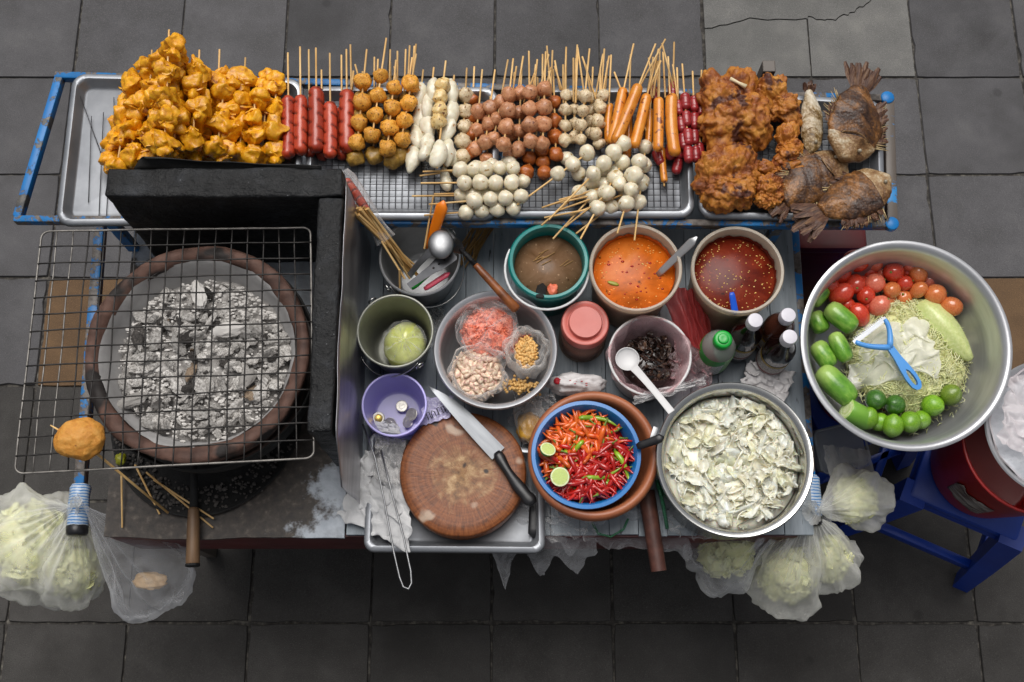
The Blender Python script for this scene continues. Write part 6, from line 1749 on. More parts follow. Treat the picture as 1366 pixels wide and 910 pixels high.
obj('bag_skin', MB().blob(4, lambda q: Vector((q.x * .032, q.y * .042, q.z * .026)) * (1 + .25 * FB(q, 2.2, 5) + .07 * N(q, 8, 2))), M['film'], yb)
# lilac printed bag scrap behind the knife tip, with black lettering strokes
M['lilac_film'] = film('lilac_printed_film', '#cfc9ea', .6, .95, .2, trl=.2, cloud=.2)
ps = sheet('printed_bag', [at(566, 530, D + .045), at(560, 570, D + .055), at(600, 558, D + .058), at(604, 528, D + .045)], 0, .004, M['lilac_film'], 'lilac plastic bag scrap with black lettering behind the knife tip', 'bag', 14, n=20)
M['ink'] = mat('black_ink', '#141218', 10, .5, 0, rvar=0)
gl_ = [[(0, 0), (0, 1), (.5, 1), (.5, 0)], [(.75, 0), (.75, .7), (1.0, 1), (1.3, .7), (1.3, 0)], [(1.6, .2), (1.8, 0), (1.8, 1), (2.2, 1)], [(2.5, 0), (2.5, .9), (2.9, .9), (2.9, .0), (3.1, .3)]]
mb = MB()
bx, by = at(572, 560, D + .066), at(597, 548, D + .067)
ex = (by - bx) / 3.2; ey = Vector((-ex.y, ex.x, 0)) * 1.1
for g_ in gl_: mb.tube([bx + ex * x + ey * y - ps.location for x, y in g_], .0009, 4)
obj('lettering', mb, M['ink'], ps)

# ------------------------------------------------------------------ loose sticks, potato ball and iron rod in front of the stove
def bare(pa, pb, za, zb_, label, group=None, r=.0021, m='wood_stick'):
    return rod('skewer_stick', at(*pa, za), at(*pb, zb_), r, r * .8, M[m], label, 'skewer stick', group, 6)
bare((162, 632), (163, 704), D + .02, D + .006, 'stick standing straight towards the deck edge in front of the stove')
bare((180, 620), (213, 686), D + .02, D + .006, 'stick lying aslant, second from the wrapped bar end')
bare((205, 640), (285, 692), D + .016, D + .012, 'upper of two long sticks leading under the iron rod')
bare((195, 630), (284, 704), D + .020, D + .006, 'lower of two long sticks leading under the iron rod')
zb3 = .985
pb = at(106, 586, zb3)
pbt = thing('fried_ball', 'single golden fried ball on a stick lying on the grate corner', 'fried ball', pb)
M['golden'] = food('golden_ball', [(.2, '#a8661c'), (.5, '#c98a36'), (.85, '#dba658')], 70, .6, 1.0, 220, .05, ('#8a4a10', .70, 60), .1, .0, k=1)
obj('ball', MB().blob(5, lambda q: Vector((q.x * .042, q.y * .036, q.z * .030)) * (1 + .16 * FB(q, 1.0, 5) + .012 * N(q, 12, 1))), M['golden'], pbt)
sv = at(224, 684, D + .05) - pb
obj('stick', MB().tube([sv * .15, sv], .0024, 7), M['wood_stick'], pbt)
obj('stick_tip', MB().tube([Vector((-.03, .012, .008)), Vector((-.048, .022, .012))], [.0022, .001], 6), M['wood_stick'], pbt)
# poker: iron rod with wooden grip
za = D + .022
a_, b_ = at(259, 640, za), at(257, 754, za)
ir = thing('iron_poker', 'poker with dark iron shaft and turned wooden grip over the deck edge', 'poker', a_)
d_ = b_ - a_
obj('shaft', MB().tube([d_ * -.25 + Vector((0, 0, .01)), d_ * 0, d_ * .35], [.006, .0075, .0085], 10), M['soot'], ir)
obj('grip', MB().tube([d_ * .33, d_ * .36, d_ * .5, d_ * .8, d_ * .97, d_ * 1.0], [.0085, .0105, .0118, .0128, .0135, .011], 14), M['old_handle'], ir)
obj('ferrule', MB().tube([d_ * .985, d_ * 1.012, d_ * 1.02], [.0142, .0140, .011], 14), M['black_iron'], ir)
obj('herb_scrap', MB().blob(3, lambda q: Vector((q.x * .010, q.y * .012, q.z * .008)) * (1 + .5 * FB(q, 1.5, 8))), M['leaf'], None, at(161, 612, D + .03), label='small green herb scrap below the grate by the loose sticks', cat='herb')
# pestle and front plastic
rod('pestle', at(862, 655, D + .03), at(879, 762, D + .02), .0165, .0150, M['dark_wood'], 'dark wooden stick jutting out over the front between clay bowl and pot', 'pestle', None, 10, 6)
M['film_green'] = film('green_cord', '#3f9a6a', .5, .9, .2, cloud=.1)
obj('plastic_string', MB().tube([at(790, 697, D + .012), at(798, 712, D + .012), at(815, 716, D + .015), at(832, 706, D + .012), at(838, 692, D + .012)], .0022, 6), M['film_green'], None, label='loop of green plastic string on the clear bags below the clay bowl', cat='string')
obj('plastic_string', MB().tube([at(876, 640, D + .05), at(884, 670, D + .04), at(890, 705, D + .02)], .0035, 6), M['film_green'], None, label='strip of green string beside the dark wooden stick', cat='string')

def hanging_sheet(quad, label, seed, n=70, m=None, ragged=.035, amp=.016, lobes=((.12, .12, 1.0), (.45, .10, .9), (.78, .14, .8))):
    """thin bags drooping from an edge in soft lobes"""
    Q = [Vector(q) for q in quad]; c = sum(Q, Vector()) / 4
    def f(u, v):
        dr = .42 + .58 * min(1, sum(h * math.exp(-((u - p) / w) ** 2) for p, w, h in lobes)) + .05 * N((u * 6, 1, 0), 1, seed)
        vv = v * dr
        q = Q[0].lerp(Q[3], u).lerp(Q[1].lerp(Q[2], u), vv)
        fold = math.sin(u * 21 + 2.5 * N((u * 2.5, vv * 1.5, 0), 1, seed)) * .45 + N((u * 7, vv * 2.5, 2), 1, seed + 1) * .9
        cr = (1 - abs(N((u * 9, vv * 5, 4), 1, seed)) * 2)
        pull = sum((p - u) * .35 * h * math.exp(-((u - p) / w) ** 2) for p, w, h in lobes) * vv
        q = q + (Q[3] - Q[0]) * pull
        return q + Vector((amp * .3 * cr, -amp * fold * (.3 + vv) - amp * .3 * cr, amp * .7 * (1 - vv) * fold)) - c
    return obj('plastic_bags', MB().grid(n, 28, f), m or M['film'], None, c, label=label, cat='plastic bag')
M['film_front'] = film('draped_plastic', '#f2f4f8', .10, .85, .10, trl=.35, cloud=.24, scale=30, bump=.8)
hanging_sheet([at(648, 690, D + .004), at(655, 765, D - .10), at(800, 782, D - .12), at(790, 690, D + .004)], 'clear plastic bags drooping in points below the board tray', 21, m=M['film_front'])
hanging_sheet([at(735, 672, D + .012), at(742, 752, D - .07), at(930, 745, D - .06), at(905, 680, D + .012)], 'clear plastic sheet crumpled over the front edge by the dark wooden stick', 22, m=M['film_front'], lobes=((.1, .1, .5), (.5, .2, .7), (.9, .16, .9)))

# more clear plastic stuffed into the gaps of the work deck
sheet('clear_bag', [at(690, 520, D + .03), at(676, 566, D + .012), at(745, 560, D + .02), at(740, 528, D + .04)], 0, .016, M['film'], 'crumpled clear bag between the spice bowl and the clay bowl', 'plastic bag', 41, n=30, fr=9, edge=.014, sol=0)
sheet('clear_bag', [at(900, 440, D + .08), at(890, 505, D + .06), at(950, 520, D + .05), at(950, 470, D + .07)], 0, .014, M['pink_film'], 'puckered clear bag with pink print between the white tub and the green capped bottle', 'plastic bag', 42, n=30, fr=9, edge=.014, sol=0)
sheet('clear_bag', [at(640, 650, D + .0), at(735, 720, D + .004), at(800, 716, D + .004), at(770, 660, D + .012)], 0, .012, M['film'], 'clear bag spread on the deck below the clay bowl', 'plastic bag', 43, n=30, fr=8, edge=.016, sol=0)
sheet('clear_bag', [at(900, 650, D + .006), at(886, 712, D + .004), at(960, 722, D + .004), at(950, 690, D + .01)], 0, .014, M['film'], 'clear bag crumpled between the dark wooden stick and the pot', 'plastic bag', 44, n=30, fr=8, edge=.014, sol=0)
sheet('plastic_wrapper', [at(1000, 482, D + .03), at(985, 520, D + .02), at(1045, 540, D + .02), at(1060, 500, D + .03)], 0, .010, M['sugar'], 'whitish wrapper lying below the dark sauce bottles', 'wrapper', 45, n=24, fr=8, edge=.010)
sheet('plastic_wrapper', [at(560, 420, D + .004), at(570, 470, D + .004), at(600, 440, D + .004), at(590, 410, D + .004)], 0, .008, M['film_milky'], 'torn clear wrapper between the metal pail and the spice bowl', 'wrapper', 46, n=20, fr=8, edge=.010)
sheet('paper_scrap', [at(492, 560, D + .012), at(500, 600, D + .010), at(540, 590, D + .010), at(530, 566, D + .012)], 0, .006, M['paper'], 'greyish paper scrap under the lilac tub', 'paper', 47, n=20, fr=8, edge=.008)
# ------------------------------------------------------------------ big vegetable basin on its own stool and bucket
zbs = .815
p = at(1205, 450, zbs); rbs = 138.5 * mpp(456, zbs)
BP = Vector((p.x, p.y, zbs - .135))
TIL = (math.radians(6), math.radians(2), 0)
basin = thing('vegetable_basin', 'very large aluminium basin of vegetables beside the cart', 'basin', BP, TIL)
hB = .135
obj('shell', MB().lathe([(0, 0), (rbs * .70, 0), (rbs * .76, .006), (rbs * .90, .06), (rbs * .965, .115), (rbs * .975, .127), (rbs * 1.01, .131), (rbs * 1.03, .134), (rbs * 1.03, .138), (rbs * 1.005, .140), (rbs * .97, .137), (rbs * .94, .124), (rbs * .89, .062), (rbs * .75, .010), (rbs * .69, .004), (0, .003)], 96).mesh('shell', True, 60), M['alu_bowl'], basin)
BM = Matrix.Translation(BP) @ Euler(TIL).to_matrix().to_4x4()
def bp(px, py, z):
    """point seen at the pixel, z above the basin floor"""
    return at(px, py, BP.z + z)
# supports
def stool(c, rz, label, H=.40, m=None):
    T = thing('plastic_stool', label, 'stool', (c.x, c.y, 0), (0, 0, rz), 'blue plastic stools')
    s = .125
    mb = MB().box((-s, -s, H - .03), (s, s, H), .010)
    obj('seat', mb.mesh('seat', True, 40), m, T)
    obj('skirt', MB().lathe([(s * 1.30, H - .002), (s * 1.42, H - .05), (s * 1.40, H - .05), (s * 1.26, H - .012)], 4).xf(Matrix.Rotation(PI / 4, 4, 'Z')).mesh('skirt', False), m, T)
    f = .165
    for sx, sy in ((1, 1), (1, -1), (-1, 1), (-1, -1)):
        mb = MB(); vs = []
        for t_, w in ((0, .027), (.5, .024), (1, .019)):
            cx, cy, z = sx * lerp(s - .012, f, t_), sy * lerp(s - .012, f, t_), lerp(H - .004, 0, t_)
            vs += [(cx + a * w, cy + b * w, z) for a, b in ((-1, -1), (1, -1), (1, 1), (-1, 1))]
        fs = [(q * 4 + k, q * 4 + (k + 1) % 4, q * 4 + 4 + (k + 1) % 4, q * 4 + 4 + k) for q in range(2) for k in range(4)] + [(3, 2, 1, 0), (8, 9, 10, 11)]
        mb.add(vs, fs)
        obj('leg', mb.mesh('leg', False), m, T)
    zr = .13; g = lerp(s - .012, f, 1 - zr / H)
    for a, b in (((-g, -g), (g, -g)), ((g, -g), (g, g)), ((g, g), (-g, g)), ((-g, g), (-g, -g))):
        a, b = Vector((*a, zr)), Vector((*b, zr))
        q = (b - a).to_track_quat('Y', 'Z'); L = (b - a).length
        obj('rung', MB().box((-.010, .016, -.018), (.010, L - .016, .018), .003).mesh('rung', True, 40), m, T, a, q)
    return T
M['stool_blue'] = mat('stool_blue_plastic', [(.3, '#0a2f86'), (.7, '#113c9c')], 8, .38, .08, 50, rvar=.08)
M['bucket_red'] = mat('red_bucket_plastic', [(.3, '#7a0d0c'), (.7, '#951512')], 8, .4, .1, 50, rvar=.08)
sc_ = Vector((p.x + .035, p.y + .01, 0))
stool(sc_, .35, 'blue plastic stool hidden mostly under the vegetable basin', .38, M['stool_blue'])
def bucket(c, z0, h, rb_, rt_, label):
    T = thing('red_bucket', label, 'bucket', (c.x, c.y, z0), None, 'dark red buckets on stools')
    obj('shell', MB().lathe(vessel_prof(rt_, rb_, h, wall=.0025, lip=.004), 48).mesh('shell', True, 60), M['bucket_red'], T)
    return T
bucket(sc_, .381, BP.z - .381 - .006, .10, .125, 'dark red bucket hidden under the vegetable basin')

# neighbouring stool with bucket and ice bowl
ib = at(1407, 572, .76)
s2 = Vector((ib.x - .005, ib.y - .01, 0))
stool(s2, -.42, 'blue plastic stool standing on the paving under the red bucket', .40, M['stool_blue'])
bkt = bucket(s2, .401, .29, .115, .145, 'dark red bucket with a grey sticker carrying the ice bowl')
st = MB()
def stf(u, v):
    a = lerp(3.62, 4.28, u); z = lerp(.075, .175, v) + .010 * N((u * 3, v * 3, 0), 1, 3)
    r = lerp(.115, .145, z / .29) + .0030 + .0008 * N((u * 9, v * 9, 0), 1, 2)
    k = 1 - .25 * abs(N((u * 4, v * 4, 1), 1, 5))
    return (r * math.cos(a), r * math.sin(a), z * k + .012)
st.grid(16, 10, stf)
M['sticker'] = mat('torn_sticker', [(.4, '#5b4a46'), (.55, '#8d8782'), (.8, '#b5b0aa')], 26, .6, .4, 60, .002, stretch=(1, 1, 4))
so = obj('sticker', st, M['sticker'], bkt)
so.modifiers.new('s', 'SOLIDIFY').thickness = .0008
zi = .765
ri = 92 * mpp(572, zi)
icb = thing('ice_bowl', 'white metal bowl of crushed ice standing on the red bucket', 'bowl', (ib.x, ib.y, .694))
obj('shell', MB().lathe([(0, 0), (ri * .6, 0), (ri * .8, .02), (ri * .97, .062), (ri * 1.02, .066), (ri * 1.03, .070), (ri * 1.01, .0725), (ri * .96, .070), (ri * .93, .060), (ri * .78, .022), (0, .005)], 72).mesh('shell', True, 60), M['alu_bowl'], icb)
M['pink_bag'] = film('pale_pink_bag', '#e9e0e2', .5, .9, .2, trl=.3, cloud=.2)
obj('liner', MB().lathe([(ri * .5, .012), (ri * .8, .03), (ri * .9, .055), (ri * .955, .0705), (ri * .93, .072)], 60, fn=lambda a, i, r, z: (.002 * math.sin(11 * a), .001 * math.sin(7 * a))), M['pink_bag'], icb)
M['ice'] = mat('crushed_ice', [(.3, '#a9aeb4'), (.7, '#c9ccd2')], 40, .2, .6, 60, .004, coat=.4)
obj('crushed_ice', MB().lathe([(0, .03), (ri * .4, .025), (ri * .7, .01), (ri * .86, 0)], 60, fn=lambda a, i, r, z: (0, .012 * FB((r * math.cos(a) * 30, r * math.sin(a) * 30, 0), 1, 5))), M['ice'], None, (ib.x, ib.y, .694 + .045), label='white crushed ice in the bowl on the red bucket', cat='ice', kind='stuff')
# translucent tub hanging behind bags, below the basin
q_ = at(1123, 597, .56)
M['frost'] = tinted('frosted_lid', '#cdd3da', .45, .25, .4)
fb = thing('clear_plastic_box', 'frosted clear plastic box half hidden below the basin rim', 'box', q_, (.25, .1, .25))
obj('tray', MB().box((-.055, -.045, -.04), (.055, .045, 0), .012).mesh('tray', True, 40), M['frost'], fb)
obj('rim', MB().tube([(x, y, .001) for x, y in ((-.055, -.035), (-.045, -.045), (.045, -.045), (.055, -.035), (.055, .035), (.045, .045), (-.045, .045), (-.055, .035))], .003, 6, closed=True), M['frost'], fb)

# vegetables -------------------------------------------------------------
M['papaya'] = mat('shredded_papaya', [(.3, '#c3c77e'), (.55, '#d7d6a4'), (.8, '#e2dfbc')], 40, .4, .2, 80, sss=.15, vary=.1)
mc = bp(1210, 470, .035)
def mound(q):
    return Vector((q.x * .118, q.y * .125, max(q.z, -.3) * .055)) * (1 + .12 * FB(q, 2, 3) + .05 * N(q, 9, 1))
obj('papaya_mound', MB().blob(4, mound), M['papaya'], None, (mc.x, mc.y, BP.z + .022), label='pale packed mass of shredded papaya filling the middle of the basin', cat='papaya', kind='stuff')
mb = MB()
for k in range(1500):
    a = rnd.uniform(0, 2 * PI); r = math.sqrt(rnd.random())
    if rnd.random() < .35: r = rnd.uniform(.75, 1.12)
    x, y = r * .118 * math.cos(a), r * .125 * math.sin(a)
    z = .055 * math.sqrt(max(0, 1 - min(1, r) ** 2)) * 1.04 + rnd.uniform(0, .006)
    L = rnd.uniform(.012, .032); d = rnd.uniform(0, 2 * PI)
    cv = rnd.uniform(-.012, .012)
    dx, dy = math.cos(d), math.sin(d)
    slope = -.45 * (x * dx + y * dy) / .12
    pts = []
    for i in range(5):
        t_ = i / 4 - .5
        pts.append((x + dx * L * t_ - dy * cv * (t_ * t_ - .1) * 2, y + dy * L * t_ + dx * cv * (t_ * t_ - .1) * 2, z + slope * L * t_ + .004 * (1 - 4 * t_ * t_) * rnd.random()))
    mb.tube(pts, .00085, 4, caps=False)
obj('papaya_shreds', mb.mesh('papaya_shreds', True, fix=False), M['papaya'], None, (mc.x, mc.y, BP.z + .024), label='loose thin shreds of green papaya on and round the mound', cat='papaya', kind='stuff')
M['papaya_skin'] = mat('papaya_flesh', [(.3, '#b9c878'), (.6, '#d0d896'), (.85, '#dee2b4')], 14, .35, .2, 60, sss=.15, coat=.2)
a_, b_ = bp(1290, 472, .066), bp(1230, 408, .062)
ph = thing('papaya_piece', 'smooth pale green wedge of papaya tapering to a stalk end', 'papaya', (a_ + b_) / 2)
mbp = MB().lathe([(0, -1.05), (.10, -1.0), (.16, -.86), (.27, -.6), (.38, -.2), (.42, .2), (.38, .6), (.24, .9), (0, 1.0)], 28, fn=lambda a, i, r, z: (r * .05 * math.sin(5 * a), 0))
obj('flesh', mbp, M['papaya_skin'], ph, (0, 0, -.006), seg_quat(b_ - a_), (b_ - a_).length * .60)
M['white_film'] = film('white_inner_bag', '#fffef4', .72, .98, .14, trl=.40, cloud=.35, scale=24)
q0 = [bp(1150, 440, .07), bp(1136, 515, .07), bp(1250, 500, .07), bp(1234, 432, .07)]
def wrap(u, v):
    q = q0[0].lerp(q0[3], u).lerp(q0[1].lerp(q0[2], u), v)
    e = Vector((N((u * 3, v * 3, 0), 1.6, 17), N((u * 3, v * 3, 5), 1.6, 17), 0)) * .022
    q = q + e
    x, y = (q.x - mc.x) / .118, (q.y - mc.y) / .125
    zz = BP.z + .022 + .058 * math.sqrt(max(.02, 1 - min(1, x * x + y * y)))
    rid = (1 - abs(N((u, v, 3), 3.2, 17)) * 2.2)
    q.z = zz + .009 + .009 * rid * min(1, 5 * min(u, v, 1 - u, 1 - v) + .25) + .005 * N((u, v, 1), 9, 3)
    return q - mc
obj('clear_bag_patch', MB().grid(60, 60, wrap), M['white_film'], None, mc, label='crumpled whitish plastic lying on the shredded papaya under the peeler', cat='plastic bag')
sheet('clear_cover', [at(1345, 500, .775), at(1330, 590, .765), at(1420, 640, .765), at(1430, 520, .775)], 0, .012, M['pink_bag'], 'clear whitish plastic crumpled over the ice in the bowl', 'plastic sheet', 19, n=40, fr=8, sol=0, edge=.01)
# tomatoes
M['tomato'] = None
def tomato_mat(name, c1, c2):
    return mat(name, [(.3, c1), (.7, c2)], 6, .16, .04, 40, coat=.6, sss=.15, vary=.1, rvar=.04)
M['tomato_red'] = tomato_mat('red_tomato', '#c02e18', '#d44e34')
M['tomato_orange'] = tomato_mat('orange_tomato', '#c8642c', '#dc8850')
M['tomato_pink'] = tomato_mat('pale_red_tomato', '#d0604a', '#e08468')
tms_ = [MB().blob(4, lambda q: Vector((q.x, q.y, q.z * sz)) * (1 + .03 * N(q, 1.5, sz)) - Vector((0, 0, .10 * math.exp(-((q.x ** 2 + q.y ** 2) / .03)) * (1 if q.z > 0 else 0)))).mesh('tomato') for sz in (1.18, 1.3, 1.05)]
scar = MB().lathe([(0, .10), (.09, .06), (.12, 0), (.1, -.05), (0, -.05)], 10).mesh('scar')
TL = [(1142, 348, 16, 'r', 'h', 'large red plum tomato topmost in the basin'), (1167, 351, 12, 'p', 'd', None), (1187, 349, 10, 'p', 'd', None), (1211, 351, 12, 'p', 'd', None), (1121, 367, 13, 'r', 'd', None),
      (1107, 381, 13, 'r', 'd', 'red tomato nearest the cucumbers and the bottles'), (1141, 379, 14, 'r', 'd', None), (1122, 393, 15, 'r', 'd', None), (1167, 378, 14, 'p', 'h', None), (1192, 363, 15, 'r', 'd', None), (1190, 387, 12, 'o', 'd', None),
      (1155, 394, 13, 'r', 'd', None), (1173, 408, 14, 'p', 'd', None), (1146, 420, 14, 'r', 'd', 'red tomato lowest in the heap, above the white plastic'), (1207, 378, 11, 'r', 'd', None), (1225, 366, 13, 'o', 'd', 'orange red tomato with its stalk scar facing up'), (1225, 387, 11, 'o', 'd', None),
      (1248, 393, 15, 'o', 'h', 'orange oval tomato second from the lone end one'), (1269, 409, 14, 'o', 'h', 'brownish red tomato alone at the far end of the heap'), (1238, 376, 11, 'p', 'd', None), (1160, 362, 12, 'r', 'd', None), (1178, 366, 10, 'p', 'd', None), (1130, 410, 12, 'r', 'd', None), (1205, 398, 12, 'o', 'd', None), (1185, 400, 11, 'o', 'd', None), (1137, 360, 12, 'r', 'd', None), (1210, 363, 12, 'r', 'd', None), (1160, 408, 13, 'r', 'd', None), (1152, 380, 12, 'r', 'd', None)]
trow = {k: 'back row' if w[1] < 364 else 'middle row' if w[1] < 384 else 'front row' for k, w in enumerate(TL)}
tord = {}
for rw_ in set(trow.values()):
    for q, k in enumerate(sorted([k for k in trow if trow[k] == rw_], key=lambda k: TL[k][0])): tord[k] = ORD[q]
for k, (x, y, r, c_, o_, lab) in enumerate(TL):
    low = k >= 19
    z = (.050 if low else .068) + (.012 if lab and 'topmost' in lab else 0)
    m = {'r': M['tomato_red'], 'p': M['tomato_pink'], 'o': M['tomato_orange']}[c_]
    cn = {'r': 'glossy red', 'p': 'pale red', 'o': 'orange tinged'}[c_]
    P_ = bp(x, y, z)
    rt = Euler((PI / 2 + rnd.uniform(-.3, .3), rnd.uniform(-.3, .3), rnd.uniform(1.2, 2.0))) if o_ == 'h' else Euler((rnd.uniform(-.9, .9), rnd.uniform(-.9, .9), rnd.uniform(0, 6)))
    T = thing('tomato', lab or f'{cn} plum tomato, {tord[k]} from the cucumber side in the {trow[k]} of the heap', 'tomato', P_, rt, {'r': 'red tomatoes in the basin', 'p': 'pale red tomatoes in the basin', 'o': 'orange tomatoes in the basin'}[c_])
    s = r * mpp(y, BP.z + z) * (1.08 if low else 1.03)
    obj('flesh', tms_[k % 3], m, T, scale=s * .92)
    obj('stalk_scar', scar, M['stalk'], T, (0, 0, s * 1.0), scale=s)
# cucumbers
t = NT('cucumber_skin')
sep = t.n('ShaderNodeSeparateXYZ'); t.l(t.obj, sep.inputs[0])
n1 = t.noise(3.2, 5, .6, t.stretch((1.6, 1.6, .45)))
c = t.ramp(n1, [(.3, hx('#42791f')), (.5, hx('#659a30')), (.72, hx('#96bb52'))])
c = t.mix(t.ramp(t.math('ADD', t.math('MULTIPLY', sep.outputs[2], .5), .5), [(.05, (1, 1, 1, 1)), (.45, (0, 0, 0, 1))]), c, hx('#a3c064'))
M['cucumber'] = t.done(t.bsdf(c, .3, 0, t.bump(t.noise(7, 3, .5, t.obj), .15, .004), coat=.2))
def cuc(seed):
    mb = MB().lathe([(0, -1), (.10, -.985), (.2, -.93), (.28, -.82), (.335, -.55), (.35, 0), (.335, .5), (.29, .8), (.20, .94), (.08, .99), (0, 1)], 26, fn=lambda a, i, r, z: (r * (.03 * math.cos(3 * a) + .04 * FB((math.cos(a) * 2, math.sin(a) * 2, z * 3), 1.4, seed)), 0))
    return mb.mesh('cucumber')
cms = [cuc(s) for s in range(3)]
CU = [((1101, 386), (1085, 405), .074, 12, 'short cucumber topmost, just below the tomatoes'), ((1098, 442), (1085, 418), .060, 14, 'cucumber against the basin wall, second from the tomatoes'), ((1139, 438), (1105, 410), .085, 16, 'cucumber reaching toward the peeler, under the tomatoes'), ((1109, 488), (1088, 459), .066, 15, 'cucumber against the basin wall, just above the longest one'),
      ((1130, 480), (1112, 446), .082, 13, 'small cucumber lying between two others beside the papaya'), ((1136, 534), (1095, 494), .07, 18, 'longest and thickest cucumber with bumpy darker skin')]
for k, (a, b, z, r, lab) in enumerate(CU):
    A_, B_ = bp(*a, z), bp(*b, z)
    L = (A_ - B_).length * .56
    T = thing('cucumber', lab, 'cucumber', (A_ + B_) / 2, None, 'cucumbers in the basin')
    rr = (r - 1.5) * mpp(450, BP.z + z)
    obj('skin', cms[k % 3], M['cucumber'], T, (0, 0, 0), seg_quat(A_ - B_), (rr / .35, rr / .35, L))
# cut cucumber
A_, B_ = bp(1162, 562, .06), bp(1127, 546, .072)
T = thing('cut_cucumber', 'cucumber stub with its pale cut face showing beside the limes', 'cucumber', (A_ + B_) / 2, None, 'cucumbers in the basin')
R_ = 15 * mpp(550, BP.z + .06); Lc = (A_ - B_).length / 2
q = seg_quat(B_ - A_ + Vector((0, 0, .012)))
obj('skin', MB().lathe([(0, -Lc * 1.2), (R_ * .7, -Lc * 1.1), (R_, -Lc * .7), (R_ * 1.02, 0), (R_, Lc * .98), (R_ * .97, Lc)], 28), M['cucumber'], T, (0, 0, 0), q)
t = NT('cucumber_flesh')
g = t.n('ShaderNodeVectorMath', operation='LENGTH'); t.l(t.obj, g.inputs[0])
c = t.ramp(g.outputs['Value'], [(.25, hx('#d3dda4')), (.55, hx('#bccf84')), (.62, hx('#dbe6b4')), (.9, hx('#b9d27c'))])
c = t.mix(t.ramp(t.noise(5, 3, .6, t.obj), [(.55, (0, 0, 0, 1)), (.65, (1, 1, 1, 1))]), c, hx('#e3e8c4'))
M['cuc_flesh'] = t.done(t.bsdf(c, .25, 0, None, coat=.4, sss=.15))
obj('cut_face', MB().lathe([(0, .03), (.6, .03), (.95, .01), (.97, 0)], 28), M['cuc_flesh'], T, q.to_matrix() @ Vector((0, 0, Lc)), q, R_)
# limes
lm = [MB().blob(4, lambda q: Vector((q.x, q.y, q.z * (1.06 + .10 * max(0, abs(q.z) - .86) / .14))) * (1 + .03 * N(q, 1.5, s) + .006 * N(q, 14, s))).mesh('lime') for s in range(3)]
lend = MB().lathe([(0, .05), (.07, .035), (.10, 0), (0, -.02)], 10).mesh('stem_end')
M['lime_dark'] = mat('dark_lime_skin', [(.25, '#1f4a14'), (.5, '#37671e'), (.8, '#5f8a34')], 8, .32, .3, 160, .001, coat=.25)
M['lime_bright'] = mat('bright_lime_skin', [(.25, '#4f8414'), (.5, '#6f9f1e'), (.8, '#93b93c')], 8, .3, .3, 160, .001, vary=.15, coat=.3)
M['lime_olive'] = mat('olive_lime_skin', [(.25, '#4a6a1c'), (.5, '#66801f'), (.8, '#8a9a3c')], 8, .3, .3, 160, .001, vary=.1, coat=.3)
LM = [(1168, 533, 14, 'lime_dark', .066, 'dull dark green lime beside the papaya, behind the others'), (1194, 540, 14, 'lime_dark', .056, 'dark green lime second from the dull one, half shaded'), (1157, 558, 15, 'lime_bright', .062, 'bright lime touching the cut cucumber'), (1173, 563, 13, 'lime_bright', .046, 'lime squeezed low between two bright ones'), (1191, 568, 15, 'lime_bright', .060, 'bright round lime lowest against the near wall of the basin'),
      (1214, 563, 15, 'lime_bright', .058, 'speckled bright lime in the middle of the near row'), (1229, 560, 13, 'lime_bright', .048, 'lime half hidden at the end of the near row'), (1244, 541, 15, 'lime_bright', .058, 'bright lime standing apart, next to the last one'), (1268, 527, 15, 'lime_olive', .060, 'olive green lime at the end of the row by the bare basin wall')]
for k, (x, y, r, m, z, lab) in enumerate(LM):
    T = thing('lime', lab, 'lime', bp(x, y, z), (rnd.uniform(-.9, -.2), rnd.uniform(-.5, .5), rnd.uniform(0, 6)), 'whole limes in the basin')
    s = r * mpp(y, BP.z + z) * .97
    obj('skin', lm[k % 3], M[m], T, scale=s)
    obj('stem_end', lend, M['stalk'], T, (0, 0, s * 1.05), scale=s)
# peeler
M['peeler'] = mat('light_blue_plastic', [(.3, '#4a8fd6'), (.7, '#62a3e2')], 8, .3, .06, 50, rvar=.05)
zp_ = BP.z + .108
hA, hB_ = at(1222, 513, zp_ - .01), at(1186, 462, zp_ + .004)
pl_ = thing('peeler', 'light blue Y shaped peeler with toothed blade lying on the papaya', 'peeler', hB_)
d_ = hA - hB_; L = d_.length
q = d_.to_track_quat('Y', 'Z')
# handle outline with a hanging slot
def loop_pts(W):
    pts = []
    for i in range(40):
        a = 2 * PI * i / 40
        pts.append((W(a)))
    return pts
out = [(-.0065, 0), (-.0075, L * .3), (-.0105, L * .55), (-.0125, L * .8), (-.011, L * 1.0), (-.006, L * 1.1), (0, L * 1.13), (.006, L * 1.1), (.011, L * 1.0), (.0125, L * .8), (.0105, L * .55), (.0075, L * .3), (.0065, 0)]
slot = [(-.0012, L * .62), (-.0040, L * .68), (-.0055, L * .8), (-.0050, L * .93), (-.003, L * 1.0), (0, L * 1.02), (0, L * 1.02), (.003, L * 1.0), (.0050, L * .93), (.0055, L * .8), (.0040, L * .68), (.0012, L * .62), (0.0004, L * .60)]
mb = MB()
